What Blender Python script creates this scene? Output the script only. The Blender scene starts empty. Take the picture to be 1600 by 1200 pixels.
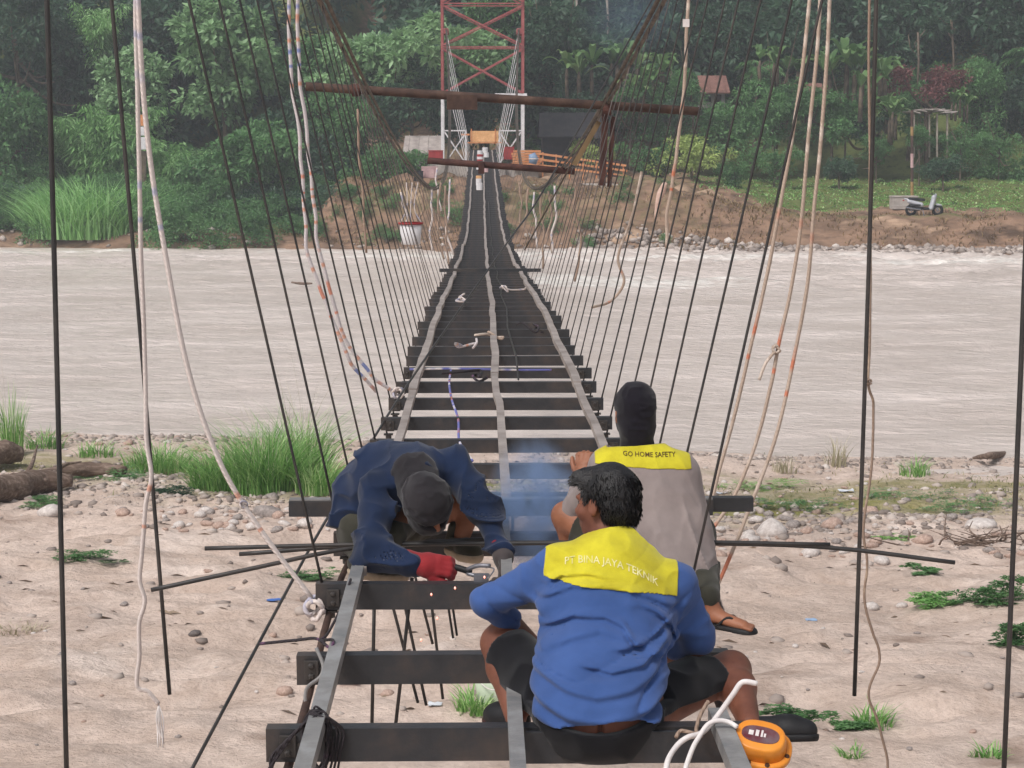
import bpy, bmesh, math, random
import numpy as np
from mathutils import Vector, Matrix

# ------------------------------------------------------------------ camera, world, sun, exposure
SC = bpy.context.scene
COL = SC.collection
FPX = 2900.0                      # focal length in pixels of the 1600 wide photograph
ZC = 5.9                          # eye height above the river
PITCH = math.atan(385 / FPX)
YAW = -math.atan(48 / FPX)
cam_data = bpy.data.cameras.new('camera')
cam = bpy.data.objects.new('camera', cam_data)
COL.objects.link(cam)
cam_data.sensor_width = 36.0
cam_data.lens = 36.0 * FPX / 1600.0
cam_data.clip_start = 0.1
cam_data.clip_end = 3000.0
cam.location = (0, 0, ZC)
cam.rotation_euler = (math.pi / 2 - PITCH, 0, YAW)
SC.camera = cam

SUN_EL, SUN_AZ = math.radians(52), math.radians(-138)   # azimuth measured from +Y towards +X
world = bpy.data.worlds.new('World')
SC.world = world
world.use_nodes = True
wn = world.node_tree.nodes
wl = world.node_tree.links
sky = wn.new('ShaderNodeTexSky')
sky.sky_type = 'NISHITA'
sky.sun_disc = False
sky.sun_elevation = SUN_EL
sky.sun_rotation = SUN_AZ
sky.air_density = 1.0
sky.dust_density = 3.0
sky.ozone_density = 0.6
hsv = wn.new('ShaderNodeHueSaturation')
hsv.inputs['Saturation'].default_value = 0.34
wl.new(sky.outputs[0], hsv.inputs['Color'])
wl.new(hsv.outputs[0], wn['Background'].inputs['Color'])
wn['Background'].inputs['Strength'].default_value = 0.13
sun_data = bpy.data.lights.new('sun', 'SUN')
sun_data.energy = 2.2
sun_data.angle = math.radians(14)
sun_data.color = (1.0, 0.95, 0.92)
sun = bpy.data.objects.new('sun', sun_data)
COL.objects.link(sun)
sun_dir = Vector((math.sin(SUN_AZ) * math.cos(SUN_EL), math.cos(SUN_AZ) * math.cos(SUN_EL), math.sin(SUN_EL)))
sun.rotation_euler = sun_dir.to_track_quat('Z', 'Y').to_euler()
sun.location = sun_dir * 60
vs = SC.view_settings
vs.view_transform = 'Standard'
vs.look = 'None'
vs.exposure = 0.12
vs.gamma = 1.0
vs.use_curve_mapping = False
SC.cycles.use_denoising = True
SC.cycles.use_adaptive_sampling = True
SC.cycles.adaptive_threshold = 0.02
SC.cycles.max_bounces = 5
SC.cycles.diffuse_bounces = 2
SC.cycles.glossy_bounces = 2
SC.cycles.transparent_max_bounces = 6
SC.cycles.volume_bounces = 1

# ------------------------------------------------------------------ helpers
rng = random.Random(11)
nrng = np.random.default_rng(5)
CAMR = cam.rotation_euler.to_matrix()
CAML = Vector((0, 0, ZC))


def P(px, py, Y):
    """point at forward distance Y seen along the given direction"""
    v = CAMR @ Vector(((px - 800) / FPX, (600 - py) / FPX, -1))
    return CAML + v * (Y / v.y)


def V3(a):
    return Vector((float(a[0]), float(a[1]), float(a[2])))


def tag(o, label=None, cat=None, group=None, kind=None):
    if label:
        o['label'] = label
    if cat:
        o['category'] = cat
    if group:
        o['group'] = group
    if kind:
        o['kind'] = kind
    return o


def empty(name, loc=(0, 0, 0), label=None, cat=None, group=None, kind=None):
    o = bpy.data.objects.new(name, None)
    o.empty_display_size = 0.1
    COL.objects.link(o)
    o.location = loc
    return tag(o, label, cat, group, kind)


def link(name, me, mats=None, parent=None, loc=None):
    """links mesh data as one object; vertices of a child are already given relative to its parent"""
    if mats is not None and len(me.materials) == 0:
        for m in (mats if isinstance(mats, (list, tuple)) else [mats]):
            me.materials.append(m)
    o = bpy.data.objects.new(name, me)
    COL.objects.link(o)
    if parent is not None:
        o.parent = parent
    if loc is not None:
        o.location = loc
    return o


def mesh_np(name, verts, faces, smooth=False, uv=None, tint=None):
    """fast mesh from arrays; faces is an (N,k) array or list of such arrays"""
    if not isinstance(faces, list):
        faces = [faces]
    faces = [np.asarray(f, dtype=np.int32) for f in faces if len(f)]
    me = bpy.data.meshes.new(name)
    verts = np.asarray(verts, dtype=np.float32)
    me.vertices.add(len(verts))
    me.vertices.foreach_set('co', verts.ravel())
    loops = np.concatenate([f.ravel() for f in faces])
    sizes = np.concatenate([np.full(len(f), f.shape[1], dtype=np.int32) for f in faces])
    starts = np.concatenate([[0], np.cumsum(sizes)[:-1]]).astype(np.int32)
    me.loops.add(len(loops))
    me.loops.foreach_set('vertex_index', loops)
    me.polygons.add(len(sizes))
    me.polygons.foreach_set('loop_start', starts)
    me.polygons.foreach_set('loop_total', sizes)
    me.polygons.foreach_set('use_smooth', np.full(len(sizes), bool(smooth)))
    me.update(calc_edges=True)
    if uv is not None:
        l = me.uv_layers.new(name='UVMap')
        l.data.foreach_set('uv', np.asarray(uv, dtype=np.float32)[loops].ravel())
    if tint is not None:
        a = me.attributes.new('tint', 'FLOAT', 'POINT')
        a.data.foreach_set('value', np.asarray(tint, dtype=np.float32))
    return me


class MB:
    """collects simple solids into one mesh"""

    def __init__(self):
        self.v, self.f, self.n = [], {}, 0

    def _put(self, v, faces):
        for f in faces:
            self.f.setdefault(len(f), []).append([i + self.n for i in f])
        self.v.extend([tuple(p) for p in v])
        self.n = len(self.v)

    def box(self, c, s, rot=None, taper=1.0, bev=0.0):
        hx, hy, hz = s[0] / 2, s[1] / 2, s[2] / 2
        if bev > 0:
            bm = bmesh.new()
            bmesh.ops.create_cube(bm, size=1.0)
            for v in bm.verts:
                k = taper if v.co.z > 0 else 1.0
                v.co = Vector((v.co.x * s[0] * k, v.co.y * s[1] * k, v.co.z * s[2]))
            bmesh.ops.bevel(bm, geom=bm.edges[:], offset=bev, segments=2, affect='EDGES', profile=0.6)
            bm.verts.index_update()
            M = rot or Matrix.Identity(3)
            self._put([V3(c) + M @ v.co for v in bm.verts], [[v.index for v in f.verts] for f in bm.faces])
            bm.free()
            return self
        pts = []
        for z in (-1, 1):
            k = taper if z > 0 else 1.0
            for x, y in ((-1, -1), (1, -1), (1, 1), (-1, 1)):
                q = Vector((x * hx * k, y * hy * k, z * hz))
                pts.append(V3(c) + ((rot @ q) if rot else q))
        self._put(pts, [[0, 3, 2, 1], [4, 5, 6, 7], [0, 1, 5, 4], [1, 2, 6, 5], [2, 3, 7, 6], [3, 0, 4, 7]])
        return self

    def bar(self, a, b, w, h, up=(0, 0, 1)):
        a, b = V3(a), V3(b)
        d = (b - a)
        L = d.length
        d.normalize()
        u = V3(up)
        s = d.cross(u)
        if s.length < 1e-4:
            s = d.cross(Vector((1, 0, 0)))
        s.normalize()
        u = s.cross(d)
        M = Matrix((s, d, u)).transposed()
        return self.box((a + b) / 2, (w, L, h), M)

    def tube(self, pts, r, n=8, cap=True):
        v, f, _ = tube_arrays(pts, r, n, cap)
        self._put(v.tolist(), [list(q) for arr in f for q in arr.tolist()])
        return self

    def lathe(self, c, prof, n=16, axis=(0, 0, 1), closed=True):
        ax = V3(axis).normalized()
        s = ax.orthogonal().normalized()
        t = ax.cross(s)
        pts, faces = [], []
        for (r, z) in prof:
            for i in range(n):
                a = 2 * math.pi * i / n
                pts.append(V3(c) + ax * z + (s * math.cos(a) + t * math.sin(a)) * r)
        for j in range(len(prof) - 1):
            for i in range(n):
                k = (i + 1) % n
                faces.append([j * n + i, j * n + k, (j + 1) * n + k, (j + 1) * n + i])
        if closed:
            faces.append(list(range(n))[::-1])
            faces.append([(len(prof) - 1) * n + i for i in range(n)])
        self._put(pts, faces)
        return self

    def mesh(self, name, smooth=False):
        return mesh_np(name, np.array(self.v), [np.array(x) for x in self.f.values()], smooth)

    def build(self, name, mats, parent=None, loc=None, smooth=False):
        return link(name, self.mesh(name, smooth), mats, parent, loc)


def catmull(pts, sub=6):
    pts = np.array([list(p) for p in pts], dtype=float)
    if len(pts) < 3:
        return np.linspace(pts[0], pts[-1], sub + 1)
    q = np.vstack([2 * pts[0] - pts[1], pts, 2 * pts[-1] - pts[-2]])
    out = []
    for i in range(1, len(q) - 2):
        p0, p1, p2, p3 = q[i - 1], q[i], q[i + 1], q[i + 2]
        for k in range(sub):
            t = k / sub
            out.append(0.5 * ((2 * p1) + (-p0 + p2) * t + (2 * p0 - 5 * p1 + 4 * p2 - p3) * t * t + (-p0 + 3 * p1 - 3 * p2 + p3) * t ** 3))
    out.append(pts[-1])
    return np.array(out)


def tube_arrays(pts, r, n=8, cap=True):
    pts = np.array([list(p) for p in pts], dtype=float)
    m = len(pts)
    r = np.full(m, r) if np.isscalar(r) else np.asarray(r, dtype=float)
    T = np.gradient(pts, axis=0)
    T /= np.linalg.norm(T, axis=1)[:, None] + 1e-12
    ref = np.array([0, 0, 1.0]) if abs(T[0][2]) < 0.9 else np.array([1.0, 0, 0])
    N = np.zeros_like(pts)
    nrm = np.cross(T[0], ref)
    for i in range(m):
        nrm = nrm - T[i] * nrm.dot(T[i])
        nrm /= np.linalg.norm(nrm) + 1e-12
        N[i] = nrm
    B = np.cross(T, N)
    a = np.linspace(0, 2 * np.pi, n, endpoint=False)
    v = pts[:, None, :] + r[:, None, None] * (np.cos(a)[None, :, None] * N[:, None, :] + np.sin(a)[None, :, None] * B[:, None, :])
    s = np.concatenate([[0], np.cumsum(np.linalg.norm(np.diff(pts, axis=0), axis=1))])
    uv = np.stack([np.broadcast_to(np.arange(n) / n, (m, n)), np.broadcast_to(s[:, None], (m, n))], -1).reshape(-1, 2)
    i, j = np.meshgrid(np.arange(m - 1), np.arange(n), indexing='ij')
    j2 = (j + 1) % n
    f = np.stack([i * n + j, i * n + j2, (i + 1) * n + j2, (i + 1) * n + j], -1).reshape(-1, 4)
    fs = [f]
    if cap:
        fs.append(np.array([list(range(n))[::-1], [(m - 1) * n + k for k in range(n)]]))
    return v.reshape(-1, 3), fs, uv


def tube_obj(name, pts, r, m, parent=None, n=8, sub=0, org=None):
    p = catmull(pts, sub) if sub else pts
    p = np.array([list(q) for q in p], dtype=float)
    o0 = np.zeros(3) if org is None else np.array(list(org))
    v, f, uv = tube_arrays(p - o0, r, n)
    o = link(name, mesh_np(name, v, f, True, uv), m, parent)
    if parent is None and org is not None:
        o.location = org
    return o


def copy_tree(o, parent=None):
    c = o.copy()
    COL.objects.link(c)
    c.parent = parent
    for ch in list(o.children):
        copy_tree(ch, c)
    return c


# ------------------------------------------------------------------ materials
def srgb(r, g, b):
    def f(c):
        c /= 255.0
        return c / 12.92 if c <= 0.04045 else ((c + 0.055) / 1.055) ** 2.4
    return (f(r), f(g), f(b), 1.0)


def pmat(name, c1, c2=None, scale=6.0, rough=0.75, bump=0.0, bscale=30.0, metal=0.0, c3=None, coords='Object', spec=0.3, stretch=None, bdist=0.01, trans=0.0):
    m = bpy.data.materials.new(name)
    m.use_nodes = True
    nt = m.node_tree
    N, L = nt.nodes, nt.links
    b = N['Principled BSDF']
    b.inputs['Roughness'].default_value = rough
    b.inputs['Metallic'].default_value = metal
    b.inputs['Specular IOR Level'].default_value = spec
    tc = N.new('ShaderNodeTexCoord')
    src = tc.outputs[coords]
    if stretch:
        mp = N.new('ShaderNodeMapping')
        mp.inputs['Scale'].default_value = stretch
        L.new(src, mp.inputs[0])
        src = mp.outputs[0]
    if c2 is None:
        b.inputs['Base Color'].default_value = c1
    else:
        nz = N.new('ShaderNodeTexNoise')
        nz.inputs['Scale'].default_value = scale
        nz.inputs['Detail'].default_value = 6
        nz.inputs['Roughness'].default_value = 0.62
        L.new(src, nz.inputs['Vector'])
        rp = N.new('ShaderNodeValToRGB')
        rp.color_ramp.elements[0].position = 0.35
        rp.color_ramp.elements[1].position = 0.66
        rp.color_ramp.elements[0].color = c1
        rp.color_ramp.elements[1].color = c2
        if c3 is not None:
            e = rp.color_ramp.elements.new(0.5)
            e.color = c3
        L.new(nz.outputs['Fac'], rp.inputs[0])
        L.new(rp.outputs[0], b.inputs['Base Color'])
    if bump > 0:
        n2 = N.new('ShaderNodeTexNoise')
        n2.inputs['Scale'].default_value = bscale
        n2.inputs['Detail'].default_value = 4
        L.new(src, n2.inputs['Vector'])
        bp = N.new('ShaderNodeBump')
        bp.inputs['Strength'].default_value = bump
        bp.inputs['Distance'].default_value = bdist
        L.new(n2.outputs['Fac'], bp.inputs['Height'])
        L.new(bp.outputs[0], b.inputs['Normal'])
    return m


def leafmat(name, ca, cb, cc=None, trans=0.35, rough=0.5):
    """leaf colour varies from leaf to leaf through the 'tint' attribute and from plant to plant"""
    m = bpy.data.materials.new(name)
    m.use_nodes = True
    nt = m.node_tree
    N, L = nt.nodes, nt.links
    b = N['Principled BSDF']
    out = N['Material Output']
    at = N.new('ShaderNodeAttribute')
    at.attribute_name = 'tint'
    oi = N.new('ShaderNodeObjectInfo')
    mx = N.new('ShaderNodeMath')
    mx.operation = 'MULTIPLY_ADD'
    mx.inputs[1].default_value = 0.3
    L.new(oi.outputs['Random'], mx.inputs[0])
    sb = N.new('ShaderNodeMath')
    sb.operation = 'SUBTRACT'
    sb.inputs[1].default_value = 0.15
    L.new(at.outputs['Fac'], sb.inputs[0])
    L.new(sb.outputs[0], mx.inputs[2])
    rp = N.new('ShaderNodeValToRGB')
    rp.color_ramp.elements[0].color = ca
    rp.color_ramp.elements[1].color = cb
    if cc is not None:
        rp.color_ramp.elements[1].position = 0.75
        e = rp.color_ramp.elements.new(1.0)
        e.color = cc
    L.new(mx.outputs[0], rp.inputs[0])
    L.new(rp.outputs[0], b.inputs['Base Color'])
    b.inputs['Roughness'].default_value = rough
    b.inputs['Specular IOR Level'].default_value = 0.35
    tr = N.new('ShaderNodeBsdfTranslucent')
    L.new(rp.outputs[0], tr.inputs['Color'])
    ms = N.new('ShaderNodeMixShader')
    ms.inputs[0].default_value = trans
    L.new(b.outputs[0], ms.inputs[1])
    L.new(tr.outputs[0], ms.inputs[2])
    L.new(ms.outputs[0], out.inputs['Surface'])
    return m


def ropemat(name, base, flecks, fleck_scale=3.0, amount=0.5):
    """twisted rope: diagonal strands from the UV map, coloured yarns along the length"""
    m = bpy.data.materials.new(name)
    m.use_nodes = True
    nt = m.node_tree
    N, L = nt.nodes, nt.links
    b = N['Principled BSDF']
    b.inputs['Roughness'].default_value = 0.85
    uv = N.new('ShaderNodeUVMap')
    sep = N.new('ShaderNodeSeparateXYZ')
    L.new(uv.outputs[0], sep.inputs[0])
    nz = N.new('ShaderNodeTexNoise')
    nz.noise_dimensions = '1D'
    nz.inputs['Scale'].default_value = fleck_scale
    nz.inputs['Detail'].default_value = 2
    L.new(sep.outputs[1], nz.inputs['W'])
    rp = N.new('ShaderNodeValToRGB')
    cr = rp.color_ramp
    cr.interpolation = 'LINEAR'
    cr.elements[0].position = 0.0
    cr.elements[0].color = base
    cr.elements[1].position = 1.0
    cr.elements[1].color = base
    k = 0.5
    if len(flecks) > 0:
        for p0, c in zip((0.40, 0.62, 0.53), flecks):
            w = 0.035 * amount * 2
            for q, cc in ((p0 - w, base), (p0 - w * 0.4, c), (p0 + w * 0.4, c), (p0 + w, base)):
                e = cr.elements.new(q)
                e.color = cc
    L.new(nz.outputs['Fac'], rp.inputs[0])
    L.new(rp.outputs[0], b.inputs['Base Color'])
    ad = N.new('ShaderNodeMath')
    ad.operation = 'MULTIPLY_ADD'
    ad.inputs[1].default_value = 40.0
    L.new(sep.outputs[1], ad.inputs[0])
    m3 = N.new('ShaderNodeMath')
    m3.operation = 'MULTIPLY'
    m3.inputs[1].default_value = 3.0
    L.new(sep.outputs[0], m3.inputs[0])
    L.new(m3.outputs[0], ad.inputs[2])
    fr = N.new('ShaderNodeMath')
    fr.operation = 'PINGPONG'
    fr.inputs[1].default_value = 0.5
    L.new(ad.outputs[0], fr.inputs[0])
    bp = N.new('ShaderNodeBump')
    bp.inputs['Strength'].default_value = 0.7
    bp.inputs['Distance'].default_value = 0.006
    L.new(fr.outputs[0], bp.inputs['Height'])
    L.new(bp.outputs[0], b.inputs['Normal'])
    return m


def unit(v):
    return v / (np.linalg.norm(v, axis=-1, keepdims=True) + 1e-9)


def vnoise(p, seed=0):
    """value noise for an (N,3) array, result in 0..1"""
    p = np.asarray(p, dtype=np.float64)
    i = np.floor(p).astype(np.int64)
    f = p - i
    f = f * f * (3 - 2 * f)

    def h(a, b, c):
        n = (a * 374761393 + b * 668265263 + c * 2147483647 + seed * 974711) & 0xffffffff
        n = ((n ^ (n >> 13)) * 1274126177) & 0xffffffff
        return ((n ^ (n >> 16)) & 0xffff) / 65535.0
    x, y, z = i[..., 0], i[..., 1], i[..., 2]
    fx, fy, fz = f[..., 0], f[..., 1], f[..., 2]
    r = 0
    for dx in (0, 1):
        for dy in (0, 1):
            for dz in (0, 1):
                w = (fx if dx else 1 - fx) * (fy if dy else 1 - fy) * (fz if dz else 1 - fz)
                r = r + w * h(x + dx, y + dy, z + dz)
    return r


def fbm(p, octaves=4, seed=0):
    p = np.asarray(p, dtype=np.float64)
    s, a, t = 0, 0.5, 0
    for o in range(octaves):
        s = s + a * vnoise(p * 2 ** o, seed + o)
        t += a
        a *= 0.5
    return s / t

# ------------------------------------------------------------------ terrain
def ss(a, b, x):
    t = np.clip((x - a) / (b - a), 0, 1)
    return t * t * (3 - 2 * t)


def xy3(x, y, z=0.0):
    x, y = np.broadcast_arrays(np.asarray(x, float), np.asarray(y, float))
    return np.stack([x, y, np.full(x.shape, z)], -1)


def near_s(x, y):
    return 35.6 - 0.2 * np.clip(x, -60, 60) - y + (fbm(xy3(x * 0.35, y * 0.1), 3, 3) - 0.5) * 1.4


def near_h(x, y):
    x = np.asarray(x, float)
    y = np.asarray(y, float)
    s = near_s(x, y)
    h = np.where(s > 0, 0.042 * np.minimum(s, 25), 0.22 * np.maximum(s, -9))
    land = ss(0, 2.0, s)
    h = h + land * (fbm(xy3(x * 0.25, y * 0.4), 4, 8) - 0.5) * 0.34
    # ridges of sand dragged up by vehicles, roughly along the river
    q = fbm(xy3(x * 0.5 + y * 0.08, y * 0.9), 4, 21)
    h = h + land * ss(7, 10, s) * (np.abs(q - 0.5) * -0.60 + 0.07)
    h = h + land * (fbm(xy3(x * 0.7 + 5, y * 1.8), 3, 35) - 0.5) * 0.15
    h = h + land * (fbm(xy3(x * 3.0, y * 5.0), 3, 33) - 0.5) * 0.09
    return h


def far_s(x, y):
    return y - (95.9 - 0.2 * np.clip(x, -120, 120)) + (fbm(xy3(x * 0.16, y * 0.1), 3, 4) - 0.5) * 2.2


def far_h(x, y):
    x = np.asarray(x, float)
    y = np.asarray(y, float)
    s = far_s(x, y)
    m = ss(17.5, 9, x + (fbm(xy3(x * 0, y * 0.3), 2, 9) - 0.5) * 4) * ss(-10.2, -7, x)
    lft = ss(-7, -10.2, x) * (1 - m)
    rgt = 1 - m - lft
    right = -1.5 * ss(0.5, -4, s) + 0.4 * ss(-0.5, 2.2, s) + 1.45 * ss(2.4, 4.4, s) + 0.085 * np.maximum(s - 7, 0)
    mound = -1.5 * ss(0.3, -4, s) + 0.3 * ss(-0.5, 1.2, s) + 3.0 * ss(0.9, 4.6, s) + 0.02 * np.maximum(s - 7, 0)
    left = -1.5 * ss(0.3, -4, s) + 0.9 * ss(-0.8, 1.5, s) + 0.15 * np.maximum(s - 1.5, 0)
    h = right * rgt + mound * m + left * lft
    h = h + 0.55 * np.clip(s - 27, 0, 90)
    a = ss(0, 3, s)
    h = h + a * (fbm(xy3(x * 0.5, y * 0.5), 4, 5) - 0.5) * (0.6 + 0.9 * m)
    h = h + a * (fbm(xy3(x * 1.7, y * 1.7), 3, 6) - 0.5) * (0.4 + 0.4 * m)
    return h


def nh(x, y):
    return float(near_h(np.array([x]), np.array([y]))[0])


def fh(x, y):
    return float(far_h(np.array([x]), np.array([y]))[0])


def GP(px, py, far=False):
    """where the ground lies in that direction"""
    v = CAMR @ Vector(((px - 800) / FPX, (600 - py) / FPX, -1))
    Ys = np.linspace(80, 200, 2400) if far else np.linspace(8, 60, 2600)
    X = v.x / v.y * Ys
    Z = ZC + v.z / v.y * Ys
    H = far_h(X, Ys) if far else near_h(X, Ys)
    k = np.argmax(Z < H)
    return Vector((float(X[k]), float(Ys[k]), float(H[k])))


def grid_obj(name, xs, ys, hf, m, tintf=None):
    X, Y = np.meshgrid(xs, ys, indexing='ij')
    Z = hf(X.ravel(), Y.ravel())
    v = np.stack([X.ravel(), Y.ravel(), Z], -1)
    nx, ny = len(xs), len(ys)
    i, j = np.meshgrid(np.arange(nx - 1), np.arange(ny - 1), indexing='ij')
    f = np.stack([i * ny + j, (i + 1) * ny + j, (i + 1) * ny + j + 1, i * ny + j + 1], -1).reshape(-1, 4)
    t = tintf(X.ravel(), Y.ravel(), Z) if tintf else None
    return link(name, mesh_np(name, v, f, True, None, t), m)


def axis(fine_lo, fine_hi, step, lo, hi, n=26):
    a = fine_lo - (np.geomspace(1, 1 + (fine_lo - lo), n)[1:] - 1)[::-1]
    b = fine_hi + (np.geomspace(1, 1 + (hi - fine_hi), n)[1:] - 1)
    return np.concatenate([a, np.arange(fine_lo, fine_hi + step / 2, step), b])


def groundmat(name, ramps, mask_scale, bump, bscale, rough=0.95, streak=(0.8, 1.1, 1.0), veg=None, fine=3.0):
    """ground: two scales of soil colour, streaks, and ground cover where the 'tint' attribute says"""
    m = bpy.data.materials.new(name)
    m.use_nodes = True
    nt = m.node_tree
    N, L = nt.nodes, nt.links
    b = N['Principled BSDF']
    b.inputs['Roughness'].default_value = rough
    b.inputs['Specular IOR Level'].default_value = 0.15
    tc = N.new('ShaderNodeTexCoord')
    mp = N.new('ShaderNodeMapping')
    mp.inputs['Scale'].default_value = streak
    L.new(tc.outputs['Object'], mp.inputs[0])

    def noise(sc, vec, det=6, ro=0.6):
        n = N.new('ShaderNodeTexNoise')
        n.inputs['Scale'].default_value = sc
        n.inputs['Detail'].default_value = det
        n.inputs['Roughness'].default_value = ro
        L.new(vec, n.inputs['Vector'])
        return n.outputs['Fac']

    def ramp(fac, cols, lo=0.33, hi=0.67):
        r = N.new('ShaderNodeValToRGB')
        r.color_ramp.elements[0].position = lo
        r.color_ramp.elements[1].position = hi
        r.color_ramp.elements[0].color = cols[0]
        r.color_ramp.elements[1].color = cols[-1]
        for k, c in enumerate(cols[1:-1]):
            e = r.color_ramp.elements.new(lo + (hi - lo) * (k + 1) / (len(cols) - 1))
            e.color = c
        L.new(fac, r.inputs[0])
        return r.outputs[0]

    def mix(fac, a, c, mode='MIX'):
        x = N.new('ShaderNodeMix')
        x.data_type = 'RGBA'
        x.blend_type = mode
        if isinstance(fac, float):
            x.inputs[0].default_value = fac
        else:
            L.new(fac, x.inputs[0])
        L.new(a, x.inputs[6])
        L.new(c, x.inputs[7])
        return x.outputs[2]
    big = ramp(noise(mask_scale, mp.outputs[0]), ramps)
    small = ramp(noise(fine, tc.outputs['Object'], 8, 0.7), [(0.66, 0.63, 0.61, 1), (1, 1, 1, 1)], 0.25, 0.55)
    col = mix(0.75, big, small, 'MULTIPLY')
    at = N.new('ShaderNodeAttribute')
    at.attribute_name = 'tint'
    if veg:
        g = ramp(noise(1.6, tc.outputs['Object'], 6, 0.7), veg)
        ad = N.new('ShaderNodeMath')
        ad.operation = 'MULTIPLY_ADD'
        L.new(noise(2.2, tc.outputs['Object'], 5, 0.7), ad.inputs[0])
        ad.inputs[1].default_value = 1.6
        sb = N.new('ShaderNodeMath')
        sb.operation = 'SUBTRACT'
        sb.inputs[1].default_value = 1.3
        L.new(at.outputs['Fac'], sb.inputs[0])
        m2 = N.new('ShaderNodeMath')
        m2.operation = 'MULTIPLY'
        m2.inputs[1].default_value = 2.0
        L.new(at.outputs['Fac'], m2.inputs[0])
        L.new(m2.outputs[0], sb.inputs[0])
        L.new(sb.outputs[0], ad.inputs[2])
        cl = N.new('ShaderNodeClamp')
        L.new(ad.outputs[0], cl.inputs[0])
        col = mix(cl.outputs[0], col, g)
    L.new(col, b.inputs['Base Color'])
    bp = N.new('ShaderNodeBump')
    bp.inputs['Strength'].default_value = bump
    bp.inputs['Distance'].default_value = 0.05
    L.new(noise(bscale, mp.outputs[0], 6, 0.65), bp.inputs['Height'])
    L.new(bp.outputs[0], b.inputs['Normal'])
    return m


M = {}
M['sand'] = groundmat('sand', [srgb(171, 150, 136), srgb(213, 194, 181), srgb(193, 173, 159), srgb(221, 204, 192)], 0.5, 1.0, 16.0,
                      veg=[srgb(95, 104, 52), srgb(150, 142, 92)], fine=11.0)
M['far_earth'] = groundmat('far_earth', [srgb(84, 68, 56), srgb(146, 119, 99), srgb(112, 91, 75), srgb(174, 147, 124)], 0.35, 0.9, 2.2,
                           veg=[srgb(58, 72, 40), srgb(100, 108, 62), srgb(74, 88, 48)], streak=(0.6, 1.0, 2.4), fine=1.2)


def near_tint(x, y, z):
    s = near_s(x, y)
    t = ss(2.2, 3.6, s) * ss(10.5, 7.0, s) * (fbm(xy3(x * 0.3, y * 0.5), 3, 41))
    return np.clip(t * 0.85, 0, 1)


def far_tint(x, y, z):
    s = far_s(x, y)
    m = ss(17, 10, x) * ss(-10.2, -7.4, x)
    g = ss(8.2, 10.5, s) * (1 - 0.85 * m) * 0.92
    g = np.maximum(g, ss(-8, -10, x) * ss(0.5, 2, s))
    g = np.maximum(g, 0.55 * ss(3.5, 5, s) * ss(6.4, 5, s) * ss(13, 16, x))
    g = np.maximum(g, 0.40 * m * ss(1.5, 3.0, s) * fbm(xy3(x * 0.4, y * 0.4), 2, 55) * 1.3)
    return np.clip(g, 0, 1)


ground = grid_obj('ground', axis(-11.5, 11.5, 0.075, -300, 300), axis(14.5, 39.5, 0.075, -200, 62, 22), near_h, M['sand'], near_tint)
tag(ground, 'pink beige sand bank strewn with stones beneath the bridge', kind='structure')
far_bank = grid_obj('terrain', axis(-36, 36, 0.3, -300, 300), axis(84, 150, 0.3, 70, 300, 20), far_h, M['far_earth'], far_tint)
tag(far_bank, 'brown eroded river bank rising to a green wooded hill', kind='structure')


# ------------------------------------------------------------------ river
def watermat():
    m = bpy.data.materials.new('river_water')
    m.use_nodes = True
    nt = m.node_tree
    N, L = nt.nodes, nt.links
    b = N['Principled BSDF']
    tc = N.new('ShaderNodeTexCoord')
    mp = N.new('ShaderNodeMapping')
    mp.inputs['Rotation'].default_value = (0, 0, 0.2)
    mp.inputs['Scale'].default_value = (0.6, 1.0, 1.0)
    L.new(tc.outputs['Object'], mp.inputs[0])
    n = N.new('ShaderNodeTexNoise')
    n.inputs['Scale'].default_value = 0.22
    n.inputs['Detail'].default_value = 7
    n.inputs['Roughness'].default_value = 0.65
    L.new(mp.outputs[0], n.inputs['Vector'])
    r = N.new('ShaderNodeValToRGB')
    r.color_ramp.elements[0].position = 0.34
    r.color_ramp.elements[0].color = srgb(196, 183, 174)
    r.color_ramp.elements[1].position = 0.66
    r.color_ramp.elements[1].color = srgb(214, 202, 194)
    L.new(n.outputs['Fac'], r.inputs[0])
    at = N.new('ShaderNodeAttribute')
    at.attribute_name = 'tint'
    n3 = N.new('ShaderNodeTexNoise')
    n3.inputs['Scale'].default_value = 1.6
    n3.inputs['Detail'].default_value = 6
    n3.inputs['Roughness'].default_value = 0.75
    L.new(mp.outputs[0], n3.inputs['Vector'])
    ad = N.new('ShaderNodeMath')
    ad.operation = 'ADD'
    L.new(at.outputs['Fac'], ad.inputs[0])
    L.new(n3.outputs['Fac'], ad.inputs[1])
    fr = N.new('ShaderNodeMapRange')
    fr.inputs['From Min'].default_value = 0.98
    fr.inputs['From Max'].default_value = 1.2
    L.new(ad.outputs[0], fr.inputs['Value'])
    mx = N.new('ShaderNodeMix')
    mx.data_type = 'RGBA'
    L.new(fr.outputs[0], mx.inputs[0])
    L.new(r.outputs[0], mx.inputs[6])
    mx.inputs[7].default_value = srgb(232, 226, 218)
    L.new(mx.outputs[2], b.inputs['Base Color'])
    b.inputs['Roughness'].default_value = 0.28
    b.inputs['Specular IOR Level'].default_value = 0.35
    n2 = N.new('ShaderNodeTexNoise')
    n2.inputs['Scale'].default_value = 2.6
    n2.inputs['Detail'].default_value = 5
    n2.inputs['Roughness'].default_value = 0.6
    L.new(mp.outputs[0], n2.inputs['Vector'])
    bp = N.new('ShaderNodeBump')
    bp.inputs['Strength'].default_value = 0.8
    bp.inputs['Distance'].default_value = 0.15
    L.new(n2.outputs['Fac'], bp.inputs['Height'])
    L.new(bp.outputs[0], b.inputs['Normal'])
    return m


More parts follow.
